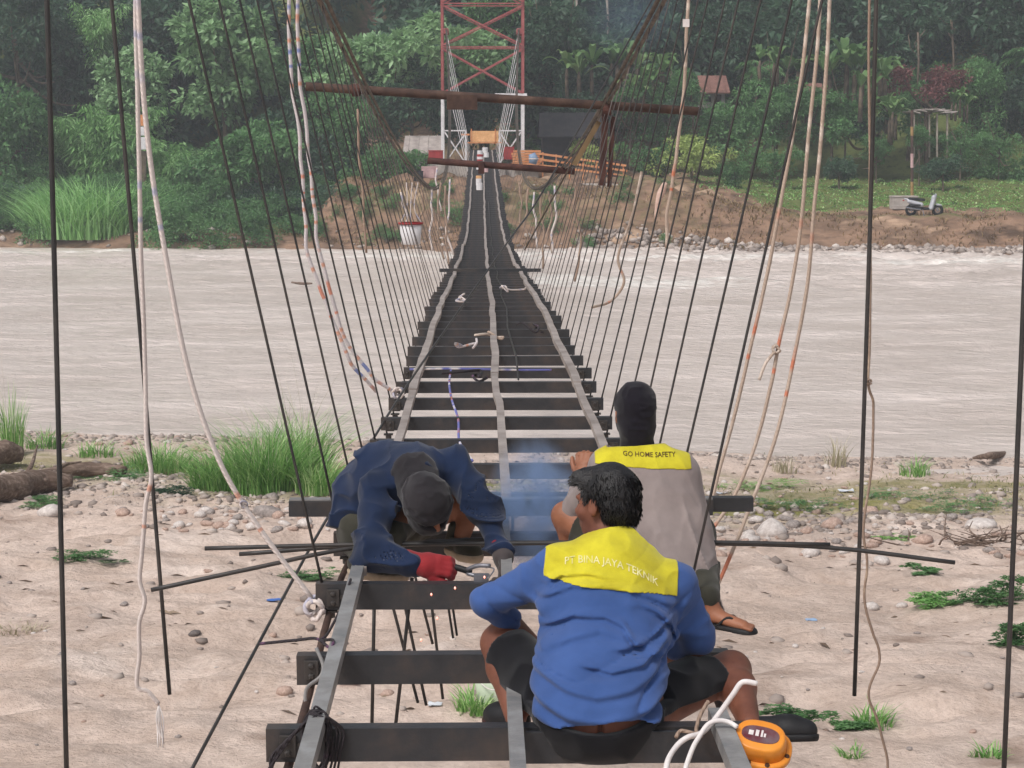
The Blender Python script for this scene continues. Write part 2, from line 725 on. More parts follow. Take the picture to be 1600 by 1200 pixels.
def river_h(x, y):
    c, s_ = math.cos(0.2), math.sin(0.2)
    u, w = x * c + y * s_, -x * s_ + y * c
    a = ss(33, 38, y) * ss(102, 96, y)
    h = (fbm(xy3(u * 0.28, w * 0.9), 4, 61) - 0.5) * 0.20 + (fbm(xy3(u * 1.0, w * 2.6), 3, 62) - 0.5) * 0.07
    r = 1 - np.abs(fbm(xy3(u * 0.35, w * 1.3), 4, 63) * 2 - 1)
    rapid = ss(82, 90, y) + ss(0, 4, x) * ss(68, 76, y)
    return a * (h + rapid * (r ** 3) * 0.16)


def river_foam(x, y, z):
    c, s_ = math.cos(0.2), math.sin(0.2)
    u, w = x * c + y * s_, -x * s_ + y * c
    # broken water: a rapid on the upstream side near the far bank and a line along that bank
    f = 0.46 * ss(0.8, 2.6, x) * ss(20, 5, x) * ss(70, 74.5, y + 0.1 * x) * ss(83, 77, y + 0.1 * x)
    d = 95.9 - 0.2 * x - y
    f = np.maximum(f, 0.36 * ss(11, 5, d) * ss(0.5, 2.5, d) * fbm(xy3(u * 0.12, w * 0.5), 3, 77) * 1.7)
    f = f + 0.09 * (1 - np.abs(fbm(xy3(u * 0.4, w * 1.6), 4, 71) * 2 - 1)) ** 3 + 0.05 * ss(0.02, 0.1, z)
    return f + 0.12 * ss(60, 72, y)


M['water'] = watermat()
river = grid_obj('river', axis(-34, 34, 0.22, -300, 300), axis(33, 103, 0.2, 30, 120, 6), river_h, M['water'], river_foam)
tag(river, 'wide muddy beige river flowing under the bridge', kind='structure')

# ------------------------------------------------------------------ bridge
M['beam'] = pmat('painted_steel', srgb(34, 36, 39), srgb(70, 62, 58), 3.2, 0.45, 0.3, 35, 0.0, c3=srgb(46, 47, 50), spec=0.5)
M['beam_edge'] = pmat('worn_steel', srgb(92, 92, 94), srgb(124, 122, 122), 9, 0.4, 0.1, 40, 0.3)
M['galv'] = pmat('galvanised_steel', srgb(118, 119, 120), srgb(156, 156, 156), 7, 0.45, 0.15, 60, 0.25, c3=srgb(138, 136, 134), spec=0.5)
M['galv_dull'] = pmat('weathered_rail', srgb(132, 122, 116), srgb(172, 162, 156), 3, 0.6, 0.2, 40, 0.1)
M['rod'] = pmat('black_rod', srgb(44, 45, 46), srgb(72, 67, 64), 3, 0.45, 0.1, 60, 0.3, spec=0.5)
M['rod_hazed'] = pmat('hazed_rod', srgb(70, 66, 66), srgb(104, 96, 92), 2, 0.55, 0.1, 60, 0.2)  # greyer rod for distant hangers, with the haze put into its colour
M['rust'] = pmat('rusty_steel', srgb(56, 44, 40), srgb(90, 70, 60), 5, 0.8, 0.3, 50, 0.1, c3=srgb(72, 55, 48))
M['rust_dark'] = pmat('dark_rust', srgb(52, 32, 30), srgb(84, 54, 46), 5, 0.8, 0.3, 50)
M['cable'] = pmat('steel_cable', srgb(66, 58, 52), srgb(110, 100, 90), 8, 0.6, 0.4, 90, 0.2)
M['red_paint'] = pmat('red_paint', srgb(136, 66, 66), srgb(160, 90, 88), 2, 0.55, 0.1, 20)
M['white_paint'] = pmat('white_paint', srgb(196, 194, 196), srgb(224, 222, 222), 2, 0.55, 0.1, 20)
M['plywood'] = pmat('plywood', srgb(206, 152, 100), srgb(232, 184, 132), 3, 0.75, 0.1, 20)
M['concrete'] = pmat('concrete', srgb(150, 142, 136), srgb(186, 178, 170), 2, 0.9, 0.3, 12)

AX = 0.10                      # bridge axis
HALF = 0.75
_dk = catmull([(-6, 0, 4.14), (0, 0, 4.13), (5.46, 0, 4.12), (8, 0, 4.15), (11, 0, 4.11), (14.6, 0, 4.08), (17.2, 0, 4.03), (20.3, 0, 3.96),
               (24, 0, 3.83), (30, 0, 3.6), (34.2, 0, 3.44), (44.4, 0, 3.18), (52, 0, 3.1), (59.7, 0, 3.17), (72, 0, 3.62),
               (84, 0, 4.1), (93.2, 0, 4.52), (109.6, 0, 5.3), (114, 0, 5.45)], 6)


def deck(Y):
    return float(np.interp(Y, _dk[:, 0], _dk[:, 2]))


def cab_c(Y):
    return 1.2 + 0.00026 * (Y - 50) ** 2


def cab_z(Y):
    return ZC - 1.3 + 0.0022 * (Y - 50) ** 2


bridge = empty('suspension_bridge', (AX, 0, deck(0)),
               'unfinished steel suspension footbridge with bare black crossbeams spanning the river', 'bridge')
B0 = Vector((AX, 0, deck(0)))


def bl(x, y, z):
    """bridge-local point from offset to the axis"""
    return Vector((x, y, z - B0.z))


def channel_mesh(L, h=0.10, fl=0.055, t=0.007):
    prof = [(0, 0), (fl, 0), (fl, -t), (t, -t), (t, -h + t), (fl, -h + t), (fl, -h), (0, -h)]
    v = [(sx * L / 2, y, z) for sx in (-1, 1) for (y, z) in prof]
    n = len(prof)
    f4 = [[i, (i + 1) % n, n + (i + 1) % n, n + i] for i in range(n)]
    caps = [[0, 1, 2, 3], [0, 3, 4, 7], [4, 5, 6, 7]]
    f4 += [c[::-1] for c in caps] + [[n + i for i in c] for c in caps]
    return mesh_np('crossbeam', np.array(v), np.array(f4)[:, ::-1])


beamY = [3.6, 4.5, 5.46, 6.25, 7.2, 8.12, 9.1]
while beamY[-1] < 107.5:
    beamY.append(beamY[-1] + 0.93)
me_beam = channel_mesh(1.5, 0.104)
me_beam.materials.append(M['beam'])
me_slim = channel_mesh(1.5, 0.082)
me_slim.materials.append(M['beam'])
NB = len(beamY)
for i, Y in enumerate(beamY):
    o = link('crossbeam', me_beam if Y < 9.5 else me_slim, None, bridge)
    jx = rng.uniform(-0.012, 0.012) if i < 8 else rng.uniform(-0.03, 0.03)
    o.location = bl(jx, Y, deck(Y))
    o.rotation_euler = (0, rng.uniform(-0.006, 0.006), rng.uniform(-0.008, 0.008))


def sweep_rect(pts, w, h):
    pts = np.array([list(p) for p in pts])
    T = np.gradient(pts, axis=0)
    S = np.stack([T[:, 1], -T[:, 0], 0 * T[:, 0]], -1)
    S /= np.linalg.norm(S, axis=1)[:, None]
    U = np.array([0, 0, 1.0])
    rings = [pts + S * a * w / 2 + U * b * h for a, b in ((-1, 0), (1, 0), (1, 1), (-1, 1))]
    v = np.stack(rings, 1).reshape(-1, 3)
    m = len(pts)
    f = [[i * 4 + k, i * 4 + (k + 1) % 4, i * 4 + 4 + (k + 1) % 4, i * 4 + 4 + k] for i in range(m - 1) for k in range(4)]
    f += [[3, 2, 1, 0], [m * 4 - 4, m * 4 - 3, m * 4 - 2, m * 4 - 1]]
    return v, np.array(f)


def wob(Y, s):
    a = ss(9, 13, Y) * 0.030
    return a * (float(fbm(np.array([[Y * 0.45 + s * 31, s * 7.0, 0.5]]), 3, 17)[0]) - 0.5) * 2.4


def rail(x, ya, yb, seed, m, w=0.048, h=0.036, lift=0.002):
    ys = np.arange(ya, yb, 0.5).tolist() + [yb]
    pts = [bl(x + wob(y, seed), y, deck(y) + lift) for y in ys]
    v, f = sweep_rect(pts, w, h)
    return link('rail', mesh_np('rail', v, f), m, bridge)


rail(-0.60, 2.5, 7.32, 1, M['galv'], 0.05, 0.045)
rail(-0.59, 7.33, 13.0, 1, M['galv_dull'])
rail(0.0, 2.5, 8.45, 2, M['galv'], 0.045, 0.04)
rail(0.02, 8.9, 14.0, 2, M['galv_dull'])
rail(0.62, 2.5, 5.5, 3, M['galv'], 0.055, 0.045)
rail(0.60, 7.0, 13.4, 3, M['galv_dull'], 0.05)
ropey = [(-0.59, 13.02, 1), (0.02, 14.02, 2), (0.60, 13.42, 3)]
for x, ya, sd in ropey:
    while ya < 106:
        yb = min(ya + 11.7, 106.5)
        rail(x * (1 - 0.12 * ss(20, 60, ya)), ya, yb, sd, M['galv_dull'], 0.06, 0.045)
        ya = yb + 0.02

# main cables: three strands each, and the hangers that drop to every beam
for s in (-1, 1):
    ys = np.linspace(-4, 108.6, 70)
    for k, (dx, dz) in enumerate(((0, 0), (0.035, 0.05), (-0.04, 0.035))):
        pts = [bl(s * (cab_c(y) + dx), y, cab_z(y) + dz) for y in ys]
        tube_obj('main_cable', pts, 0.019, M['cable'], bridge, 6)


def hanger(s, Y, top=None, bot=None, r=0.0095, m=None):
    a = bot or bl(s * (HALF - 0.045), Y + 0.028, deck(Y) - 0.15)
    b = top or bl(s * cab_c(Y), Y + 0.028, cab_z(Y))
    mid = (a + b) / 2 + Vector((rng.uniform(-.015, .015), rng.uniform(-.02, .02), 0))
    o = tube_obj('hanger_rod', catmull([a, mid, b], 4), r, m or M['rod'], bridge, 6)
    return o


clip = MB()
clip.box((0, -0.006, -0.052), (0.05, 0.010, 0.07), bev=0.003)
for zz in (-0.035, -0.072):
    clip.lathe((0, -0.011, zz), [(0.011, 0), (0.011, 0.007), (0.006, 0.012)], 6, (0, -1, 0))
clip.lathe((0.035, -0.001, -0.05), [(0.008, 0), (0.008, 0.004)], 10, (0, -1, 0))
me_clip = clip.mesh('end_clip')
me_clip.materials.append(M['rod'])
for i, Y in enumerate(beamY):
    if 5 < Y < 15:
        for s in (-1, 1):
            link('end_clip', me_clip, None, bridge, bl(s * (HALF - 0.06), Y - 0.002, deck(Y)))
nut = MB()
nut.lathe((0, 0, -0.018), [(0.02, 0), (0.02, 0.02)], 6)
nut.box((0, 0, 0.01), (0.06, 0.05, 0.008))
me_nut = nut.mesh('nut')
me_nut.materials.append(M['rod'])
for i, Y in enumerate(beamY):
    for s in (-1, 1):
        if Y < 7.0 or (Y > 26 and i % 2) or (Y > 40 and i % 4):
            continue
        hanger(s, Y, r=0.006 if Y < 88 else 0.016, m=M['rod'] if Y < 19 else M['rod_hazed'] if Y < 88 else M['white_paint'])  # mid-span rods turn grey: haze painted into the material
        if Y < 16:
            link('nut', me_nut, None, bridge, bl(s * (HALF - 0.045), Y + 0.028, deck(Y) - 0.122))


def pb(px, py, Y):
    return P(px, py, Y) - B0


# hangers not fixed yet: they hang free from the cables and end below the deck
def free_rod(top, bot, Y, r=0.0095):
    a, b = pb(*top, Y), pb(*bot, Y)
    d = (a - b).normalized()
    a2 = b + d * ((bl(0, 0, cab_z(Y)).z - b.z) / d.z)
    tube_obj('hanger_rod', catmull([b, (a2 + b) / 2 + Vector((0.012, 0, 0)), a2], 5), r, M['rod'], bridge, 8)


free_rod((68, 0), (106, 1290), 6.55)
free_rod((170, 0), (265, 1085), 7.9, 0.0088)
free_rod((1365, 0), (1335, 1087), 7.9, 0.0095)
free_rod((1612, 0), (1565, 1290), 6.3)
# rods dropped through the open deck
for (x0, y0, x1, y1, Y) in ((585, 930, 581, 1142, 7.55), (641, 930, 617, 1143, 7.5), (608, 925, 653, 1098, 9.2), (628, 925, 666, 1102, 9.2),
                            (655, 925, 676, 1006, 10.1), (672, 925, 692, 1092, 9.3), (697, 925, 708, 997, 11.2), (704, 925, 714, 993, 11.2)):
    a, b = pb(x0, y0, Y), pb(x1, y1, Y)
    t = (deck(Y) - 0.05 - B0.z - b.z) / (a.z - b.z)
    tube_obj('hanger_rod', [b, (b + b + (a - b) * t) / 2, b + (a - b) * t], 0.0085, M['rod'], bridge, 6)
# rusty edge pipe slung under the beam ends
edge = [bl(-0.70 - 0.01 * math.sin(y * 2), y, deck(y) - 0.116 - 0.012 * (1 + math.sin(y * 3.1))) for y in np.arange(4.2, 11.0, 0.4)]
tube_obj('edge_pipe', edge, 0.0145, M['rust'], bridge, 8)
edge = [bl(0.70, y, deck(y) - 0.12) for y in np.arange(4.2, 11.0, 0.6)]
tube_obj('edge_pipe', edge, 0.0145, M['rust'], bridge, 8)
# inverted U-bolt round the end of the middle rail
ub = [bl(-0.04, 8.40, deck(8.4) - 0.10), bl(-0.042, 8.40, deck(8.4) + 0.03), bl(-0.032, 8.40, deck(8.4) + 0.062), bl(0, 8.40, deck(8.4) + 0.078),
      bl(0.032, 8.40, deck(8.4) + 0.062), bl(0.042, 8.40, deck(8.4) + 0.03), bl(0.04, 8.40, deck(8.4) - 0.10)]
tube_obj('u_bolt', catmull(ub, 4), 0.0075, M['rust'], bridge, 8)
# cross tie lying on the deck part way over
tb = MB()
tb.bar(bl(-0.86, 33.6, deck(33.6) + 0.06), bl(0.98, 33.6, deck(33.6) + 0.06), 0.06, 0.06)
tb.build('cross_tie', M['beam'], bridge)
tube_obj('wire', [bl(0.17, 13.5, deck(13.5) + .05)] + [bl(0.17 + 0.02 * math.sin(y), y, deck(y) + 0.05) for y in range(15, 70, 3)], 0.008, M['rod'], bridge, 5)

# ------------------------------------------------------------------ far tower
TY = 109.0
tower = empty('bridge_tower', (AX, TY, 4.2), 'red and white painted lattice steel tower carrying the bridge cables', 'tower')
T0 = Vector((AX, TY, 4.2))
ZSPLIT = 8.35
TZ = [4.2, 6.25, 8.35, 11.05, 13.5, 16.0, 18.5]
for sx in (-1, 1):
    for sy in (-1, 1):
        x, y = sx * 2.32, sy * 0.9
        mb = MB().box((x, y, (ZSPLIT - 4.2) / 2), (0.17, 0.17, ZSPLIT - 4.2))
        mb.build('leg', M['white_paint'], tower)
        mb = MB().box((x, y, (ZSPLIT + 18.8) / 2 - 4.2), (0.15, 0.15, 18.8 - ZSPLIT))
        mb.build('leg', M['red_paint'], tower)


def brace(a, b, m, w=0.10, name='brace'):
    mb = MB().bar(V3(a) - T0 + Vector((AX, TY, 0)), V3(b) - T0 + Vector((AX, TY, 0)), w, w * 0.7)
    return mb.build(name, m, tower)


for sy in (-1, 1):
    y = sy * 0.9 + sy * 0.11
    for k in range(2, 6):
        z0, z1 = TZ[k], TZ[k + 1]
        m = M['red_paint']
        brace((-2.3, y, z0 + .1), (2.3, y, z1 - .1), m, 0.09 if sy > 0 else 0.13)
        brace((2.3, y + sy * .08, z0 + .1), (-2.3, y + sy * .08, z1 - .1), m, 0.09 if sy > 0 else 0.13)
        brace((-2.3, y, z1), (2.3, y, z1), m, 0.10, 'crossbar')
    brace((0.7 if sy < 0 else -2.3, y, ZSPLIT), (2.55, y, ZSPLIT), M['white_paint'], 0.2, 'crossbar')
for sx in (-1, 1):
    for k in range(0, 6):
        m = M['white_paint'] if k < 2 else M['red_paint']
        x = sx * 2.32
        brace((x, -0.8, TZ[k] + .1), (x, 0.8, TZ[k + 1] - .1), m, 0.07)
        brace((x + .05, 0.8, TZ[k] + .1), (x + .05, -0.8, TZ[k + 1] - .1), m, 0.07)
        brace((x, -0.8, TZ[k + 1]), (x, 0.8, TZ[k + 1]), m, 0.08, 'crossbar')
    # white side frames at the foot, between leg and walkway
    xa, xb = sx * 2.2, sx * 0.98
    for y in (-0.9, 0.9):
        brace((xa, y, 6.3), (xb, y, 6.3), M['white_paint'], 0.10, 'crossbar')
        brace((xa, y, 4.35), (xb, y, 4.35), M['white_paint'], 0.10, 'crossbar')
        brace((xb, y, 4.2), (xb, y, 6.35), M['white_paint'], 0.10, 'post')
        brace((xa, y + .06, 4.4), (xb, y + .06, 6.2), M['white_paint'], 0.08)
        brace((xa, y - .06, 6.2), (xb, y - .06, 4.4), M['white_paint'], 0.08)
    sd = MB().box((sx * 2.15, 0, cab_z(108.6) - 4.2 - 0.2), (0.4, 1.9, 0.3), bev=0.03)
    sd.build('cable_saddle', M['red_paint'], tower)
    # backstays behind the tower
    tube_obj('backstay', [(sx * 2.15, 0.5, cab_z(108.6) - 4.2), (sx * 2.2, 26, 1.4)], 0.05, M['cable'], tower, 6)

# abutment that carries the tower and the end of the deck
ab = MB().box((0, 0, -1.2), (6.4, 3.4, 2.7), bev=0.05)
ab.box((0, -2.0, -0.9), (2.6, 0.9, 2.0), bev=0.04)
o = ab.build('abutment', M['concrete'], tower)

# rusty spreader pipes that lie across the main cables
def spreader(pa, pb_, Y, r, m, label, extra=None):
    a, b = P(*pa, Y), P(*pb_, Y)
    c = (a + b) / 2
    root = empty('spreader_pipe', c, label, 'pipe')
    tube_obj('pipe', [a - c, (b - a) * 0.5 + a - c, b - c], r, m, root, 12)
    return root, c


sp, c = spreader((478, 135), (1092, 174), 22.2, 0.052, M['rust'], 'long rusty pipe slung across both main cables in front of the red tower')
MB().box(P(722, 160, 22.1) - c, (0.36, 0.03, 0.17)).build('hanging_plate', M['rust'], sp)
for q in (948, 556):
    MB().lathe(P(q, 171 if q > 800 else 141, 22.2) - c + Vector((-0.05, 0, 0)), [(0.078, 0), (0.078, 0.1)], 12, (1, 0, 0.06)).build('clamp', M['rust_dark'], sp)
MB().bar(P(946, 172, 22.25) - c, P(941, 290, 22.25) - c, 0.075, 0.06, (0, 1, 0)).build('drop_post', M['rust_dark'], sp)
MB().bar(P(958, 182, 22.3) - c, P(952, 292, 22.3) - c, 0.05, 0.05, (0, 1, 0)).build('drop_post', M['rust_dark'], sp)
MB().bar(P(936, 190, 22.3) - c, P(897, 258, 22.3) - c, 0.06, 0.05, (0, 1, 0)).build('brace', pmat('ochre_steel', srgb(96, 78, 54), srgb(124, 102, 72), 4, 0.7), sp)
sp2, c = spreader((668, 251), (898, 268), 31.0, 0.055, M['rust_dark'], 'short dark red pipe laid across the cables above the middle of the deck')
MB().box(P(752, 262, 30.9) - c, (0.1, 0.14, 0.2)).build('clamp', M['rust_dark'], sp2)

# loose long steel section lying across the deck behind the workers
a, b = P(452, 795, 8.3), P(1113, 801, 8.3)
c = (a + b) / 2
z0 = deck(8.3) + 0.048
ls = empty('steel_section', (c.x, 8.3, z0), 'long grey steel box section laid across the rails behind the smoke', 'steel bar')
MB().box((0, 0, 0.036), (b.x - a.x, 0.06, 0.072), bev=0.004).build('tube_wall', M['beam'], ls)
MB().box((0, 0, 0.0765), (b.x - a.x - 0.004, 0.054, 0.006)).build('pale_top', M['galv'], ls)  # paler strip along the top face
b2 = P(1176, 800, 8.38)
ls2 = MB().box((-0.34, 0, 0.034), (0.68, 0.05, 0.068), bev=0.004).build('steel_section', M['beam'], None, (b2.x, 8.375, z0))
tag(ls2, 'shorter dark steel section poking out past the grey shirted worker', 'steel bar')

# loose round bars laid across the deck
def bar_thing(pts, r, label, m=None):
    p = [P(*q) for q in pts]
    o = tube_obj('round_bar', p, r, m or M['rod'], None, 8, 5, p[0])
    tag(o, label, 'steel rod', 'loose rods laid across the deck')
    return o


bar_thing([(320, 857, 7.6), (560, 851, 7.6), (800, 849, 7.6), (1060, 847, 7.6), (1297, 851, 7.6)], 0.0095, 'straight black rod lying across the deck behind the bent welder, topmost of three')
bar_thing([(374, 866, 7.66), (560, 853, 7.66), (800, 848, 7.66), (1100, 849, 7.66), (1300, 856, 7.64), (1492, 879, 7.6)], 0.0095, 'long black rod across the deck whose end sags over the sand')
bar_thing([(236, 922, 7.4), (400, 887, 7.46), (556, 856, 7.55), (760, 842, 7.72)], 0.0095, 'slanting black rod poking out low beside the hanging white rope')

# ------------------------------------------------------------------ plants
def leaf_arrays(base, dirs, nrm, L, W, R, fold=0.25):
    """pointed leaves: base, two edge points, tip; folded a little along the midrib"""
    dirs = unit(dirs)
    side = unit(np.cross(dirs, nrm))
    up = np.cross(side, dirs)
    L = L[:, None]
    W = W[:, None]
    mid = base + dirs * L * 0.45
    a = mid + side * W * 0.5 + up * W * fold * 0.5
    b = mid - side * W * 0.5 + up * W * fold * 0.5
    tip = base + dirs * L - up * L * 0.16
    v = np.stack([base, a, tip, b], 1).reshape(-1, 3)
    n = len(base)
    i = np.arange(n) * 4
    f = np.stack([i, i + 1, i + 2, i + 3], -1)
    # two triangles per leaf so that the fold shows
    f = np.concatenate([np.stack([i, i + 1, i + 2], -1), np.stack([i, i + 2, i + 3], -1)])
    return v, f


def crown_arrays(R, seed, rx, rz, ncl=60, per=70, leaf=0.34, wide=0.5, clr=0.9, droop=0.25, hollow=0.45, lobes=5):
    """leaf clumps spread through an uneven crown built from several lobes"""
    r = np.random.default_rng(seed)
    lob = r.normal(0, 0.42, (lobes, 3)) * [rx, rx, rz * 0.8]
    lr = r.uniform(0.45, 0.75, lobes)
    k = r.integers(0, lobes, ncl)
    d = unit(r.normal(0, 1, (ncl, 3)) + [0, 0, 0.25])
    rad = r.uniform(hollow, 1.0, ncl) ** 0.6
    cc = lob[k] + d * (rad * lr[k])[:, None] * [rx, rx, rz]
    cs = clr * r.uniform(0.55, 1.25, ncl)
    cb = r.uniform(0, 1, ncl)
    n = ncl * per
    ci = np.repeat(np.arange(ncl), per)
    dd = unit(r.normal(0, 1, (n, 3)) + [0, 0, 0.35])
    q = r.uniform(0.25, 1.0, n) ** 0.5
    base = cc[ci] + dd * (q * cs[ci])[:, None] * [1, 1, 0.62]
    dirs = dd + r.normal(0, 0.45, (n, 3)) + [0, 0, -droop]
    nrm = unit(dd * 0.5 + [0, 0, 0.9] + r.normal(0, 0.35, (n, 3)))
    L = leaf * r.uniform(0.6, 1.35, n)
    v, f = leaf_arrays(base, dirs, nrm, L, L * wide, None)
    t = np.clip(0.35 * cb[ci] + 0.45 * r.uniform(0, 1, n) + 0.12, 0, 1)
    return v, f, np.repeat(t, 4), cc


def bark_tree(seed, h, cc, zc, r0, nl=7):
    r = np.random.default_rng(seed + 900)
    mb = MB()
    lean = r.normal(0, 0.06 * h, 2)
    top = np.array([lean[0], lean[1], zc])
    mb.tube(catmull([(0, 0, -0.3), (lean[0] * .2, lean[1] * .3, h * .3), tuple(top)], 4), np.linspace(r0, r0 * .45, 9), 7)
    for k in r.choice(len(cc), min(nl, len(cc)), replace=False):
        e = cc[k] + [0, 0, zc]
        s = np.array([lean[0] * .6, lean[1] * .6, zc * r.uniform(.55, .95)])
        m = (s + e) / 2 + [0, 0, -0.08 * h]
        mb.tube(catmull([s, m, e], 4), np.linspace(r0 * .42, r0 * .1, 9), 5)
    return mb.mesh('trunk', True)


M['bark'] = pmat('bark', srgb(74, 64, 54), srgb(120, 106, 90), 3, 0.9, 0.5, 20)
M['bark_pale'] = pmat('pale_bark', srgb(120, 112, 102), srgb(166, 156, 144), 2, 0.9, 0.4, 14)
LM = {
    'pale': leafmat('leaf_pale', srgb(90, 125, 79), srgb(154, 191, 137), srgb(203, 233, 193)),
    'mid': leafmat('leaf_mid', srgb(59, 98, 60), srgb(107, 151, 93), srgb(148, 188, 136)),
    'dark': leafmat('leaf_dark', srgb(40, 65, 50), srgb(74, 107, 79), srgb(106, 138, 109)),
    'bamboo': leafmat('leaf_bamboo', srgb(88, 130, 70), srgb(136, 182, 111), srgb(185, 222, 161)),
    'fresh': leafmat('leaf_fresh', srgb(104, 154, 80), srgb(145, 197, 116), srgb(185, 230, 160)),
    'yellow': leafmat('leaf_yellow', srgb(135, 156, 82), srgb(189, 207, 129), srgb(225, 237, 176)),
    'banana': leafmat('leaf_banana', srgb(70, 104, 58), srgb(106, 140, 84), srgb(140, 166, 110)),
    'red': leafmat('leaf_red', srgb(83, 53, 51), srgb(134, 84, 82), srgb(163, 119, 112)),
    'grass': leafmat('leaf_grass', srgb(94, 140, 70), srgb(144, 192, 108), srgb(209, 231, 171)),
    'dry': leafmat('leaf_dry', srgb(153, 145, 117), srgb(200, 193, 165), srgb(231, 224, 205)),
}
PLANT_CACHE = {}


def tree_meshes(key, seed, rx, rz, h, mat_, bark='bark', r0=0.2, **kw):
    if key not in PLANT_CACHE:
        v, f, t, cc = crown_arrays(None, seed, rx, rz, **kw)
        mc = mesh_np('crown', v, f, False, None, t)
        mc.materials.append(LM[mat_])
        mt = bark_tree(seed, h, cc, h, r0)
        mt.materials.append(M[bark])
        PLANT_CACHE[key] = (mc, mt, h)
    return PLANT_CACHE[key]


TREE_KINDS = {
    # key: (seed, crown radius, crown half height, crown centre height, leaf colour, options)
    'pale_a': (3, 3.3, 2.6, 4.6, 'pale', dict(ncl=70, per=85, leaf=0.46, wide=0.6, clr=0.85)),
    'pale_b': (4, 2.9, 2.7, 4.6, 'pale', dict(ncl=64, per=80, leaf=0.42, wide=0.6, clr=0.8)),
    'mid_a': (5, 3.2, 2.4, 4.0, 'mid', dict(ncl=80, per=95, leaf=0.34, wide=0.5, clr=0.85)),
    'mid_b': (6, 2.6, 2.6, 3.8, 'mid', dict(ncl=70, per=90, leaf=0.30, wide=0.45, clr=0.75, lobes=6)),
    'dark_a': (7, 3.4, 2.9, 4.2, 'dark', dict(ncl=85, per=95, leaf=0.36, wide=0.5, clr=0.9)),
    'dark_b': (8, 2.8, 3.3, 4.8, 'dark', dict(ncl=80, per=90, leaf=0.33, wide=0.5, clr=0.8, lobes=7)),
    'bush_mid': (9, 1.5, 1.1, 1.1, 'mid', dict(ncl=42, per=75, leaf=0.20, wide=0.5, clr=0.42)),
    'bush_dark': (10, 1.7, 1.2, 1.2, 'dark', dict(ncl=46, per=75, leaf=0.22, wide=0.5, clr=0.45)),
    'bush_yellow': (12, 1.8, 1.1, 1.3, 'yellow', dict(ncl=44, per=75, leaf=0.21, wide=0.45, clr=0.45)),
    'red': (13, 2.1, 1.3, 3.6, 'red', dict(ncl=46, per=60, leaf=0.26, wide=0.5, clr=0.55, hollow=0.3)),
    'fresh': (14, 2.0, 1.8, 3.0, 'fresh', dict(ncl=44, per=55, leaf=0.5, wide=0.4, clr=0.7, droop=0.5)),
}


def put_tree(kind, px, py, Y, label, scale=1.0, base=None, name=None, cat=None, group=None, seed=0, zs=1.0):
    """a tree whose crown centre is seen in that direction; the trunk reaches the ground under it"""
    sd, rx, rz, h, mt, kw = TREE_KINDS[kind]
    mc, mtk, hh = tree_meshes(kind, sd, rx, rz, h, mt, r0=0.1 if h < 2 else 0.2, **kw)
    c = P(px, py, Y)
    g = fh(c.x, c.y)
    sc = scale
    low = c.z - h * sc * zs                 # the trunk foot at this scale
    nm = name or ('shrub' if h < 2 else 'broadleaf_tree')
    root = empty(nm, (c.x, c.y, min(low, g - 0.05)), label, cat or ('shrub' if h < 2 else 'tree'), group)
    rz_ = rng.uniform(0, 6.28)
    cr = link('crown', mc, None, root, (0, 0, c.z - root.location.z))
    cr.scale = (sc, sc, sc * zs)
    cr.rotation_euler = (0, 0, rz_)
    tr = link('trunk', mtk, None, root)
    tr.rotation_euler = (0, 0, rz_)
    tr.scale = (sc, sc, max((c.z - root.location.z) / h, 0.05))
    return root


def blades(n, R, h, seed, w=0.02, lean=0.5, seg=3, spread=1.0, flat=1.0):
    """grass blades: bent tapering strips"""
    r = np.random.default_rng(seed)
    a = r.uniform(0, 6.283, n)
    rad = R * np.sqrt(r.uniform(0, 1, n)) * spread
    base = np.stack([rad * np.cos(a), rad * np.sin(a) * flat, -0.02 * np.ones(n)], -1)
    H = h * r.uniform(0.45, 1.1, n) * (1 - 0.35 * (rad / R) ** 2)
    b = a + r.normal(0, 0.9, n)
    out = np.stack([np.cos(b), np.sin(b), 0 * b], -1)
    ln = lean * r.uniform(0.2, 1.3, n) * H
    sd = np.stack([-np.sin(b), np.cos(b), 0 * b], -1)
    th = r.uniform(-0.9, 0.9, n)
    sd = unit(sd * np.cos(th)[:, None] + out * np.sin(th)[:, None])
    W = w * r.uniform(0.6, 1.4, n)
    vs = []
    for k in range(seg + 1):
        t = k / seg
        c = base + out * (ln * t ** 2)[:, None] + np.array([0, 0, 1]) * (H * (t - 0.25 * t ** 2 * lean))[:, None]
        wk = W * (1 - t) ** 0.7 + 0.001
        vs += [c - sd * wk[:, None] / 2, c + sd * wk[:, None] / 2]
    v = np.stack(vs, 1).reshape(-1, 3)
    m = 2 * (seg + 1)
    i = np.arange(n)[:, None] * m
    f = np.concatenate([np.concatenate([i + 2 * k, i + 2 * k + 1, i + 2 * k + 3, i + 2 * k + 2], 1) for k in range(seg)])
    t = np.repeat(np.clip(r.uniform(0, 1, n), 0, 1), m)
    return v, f, t


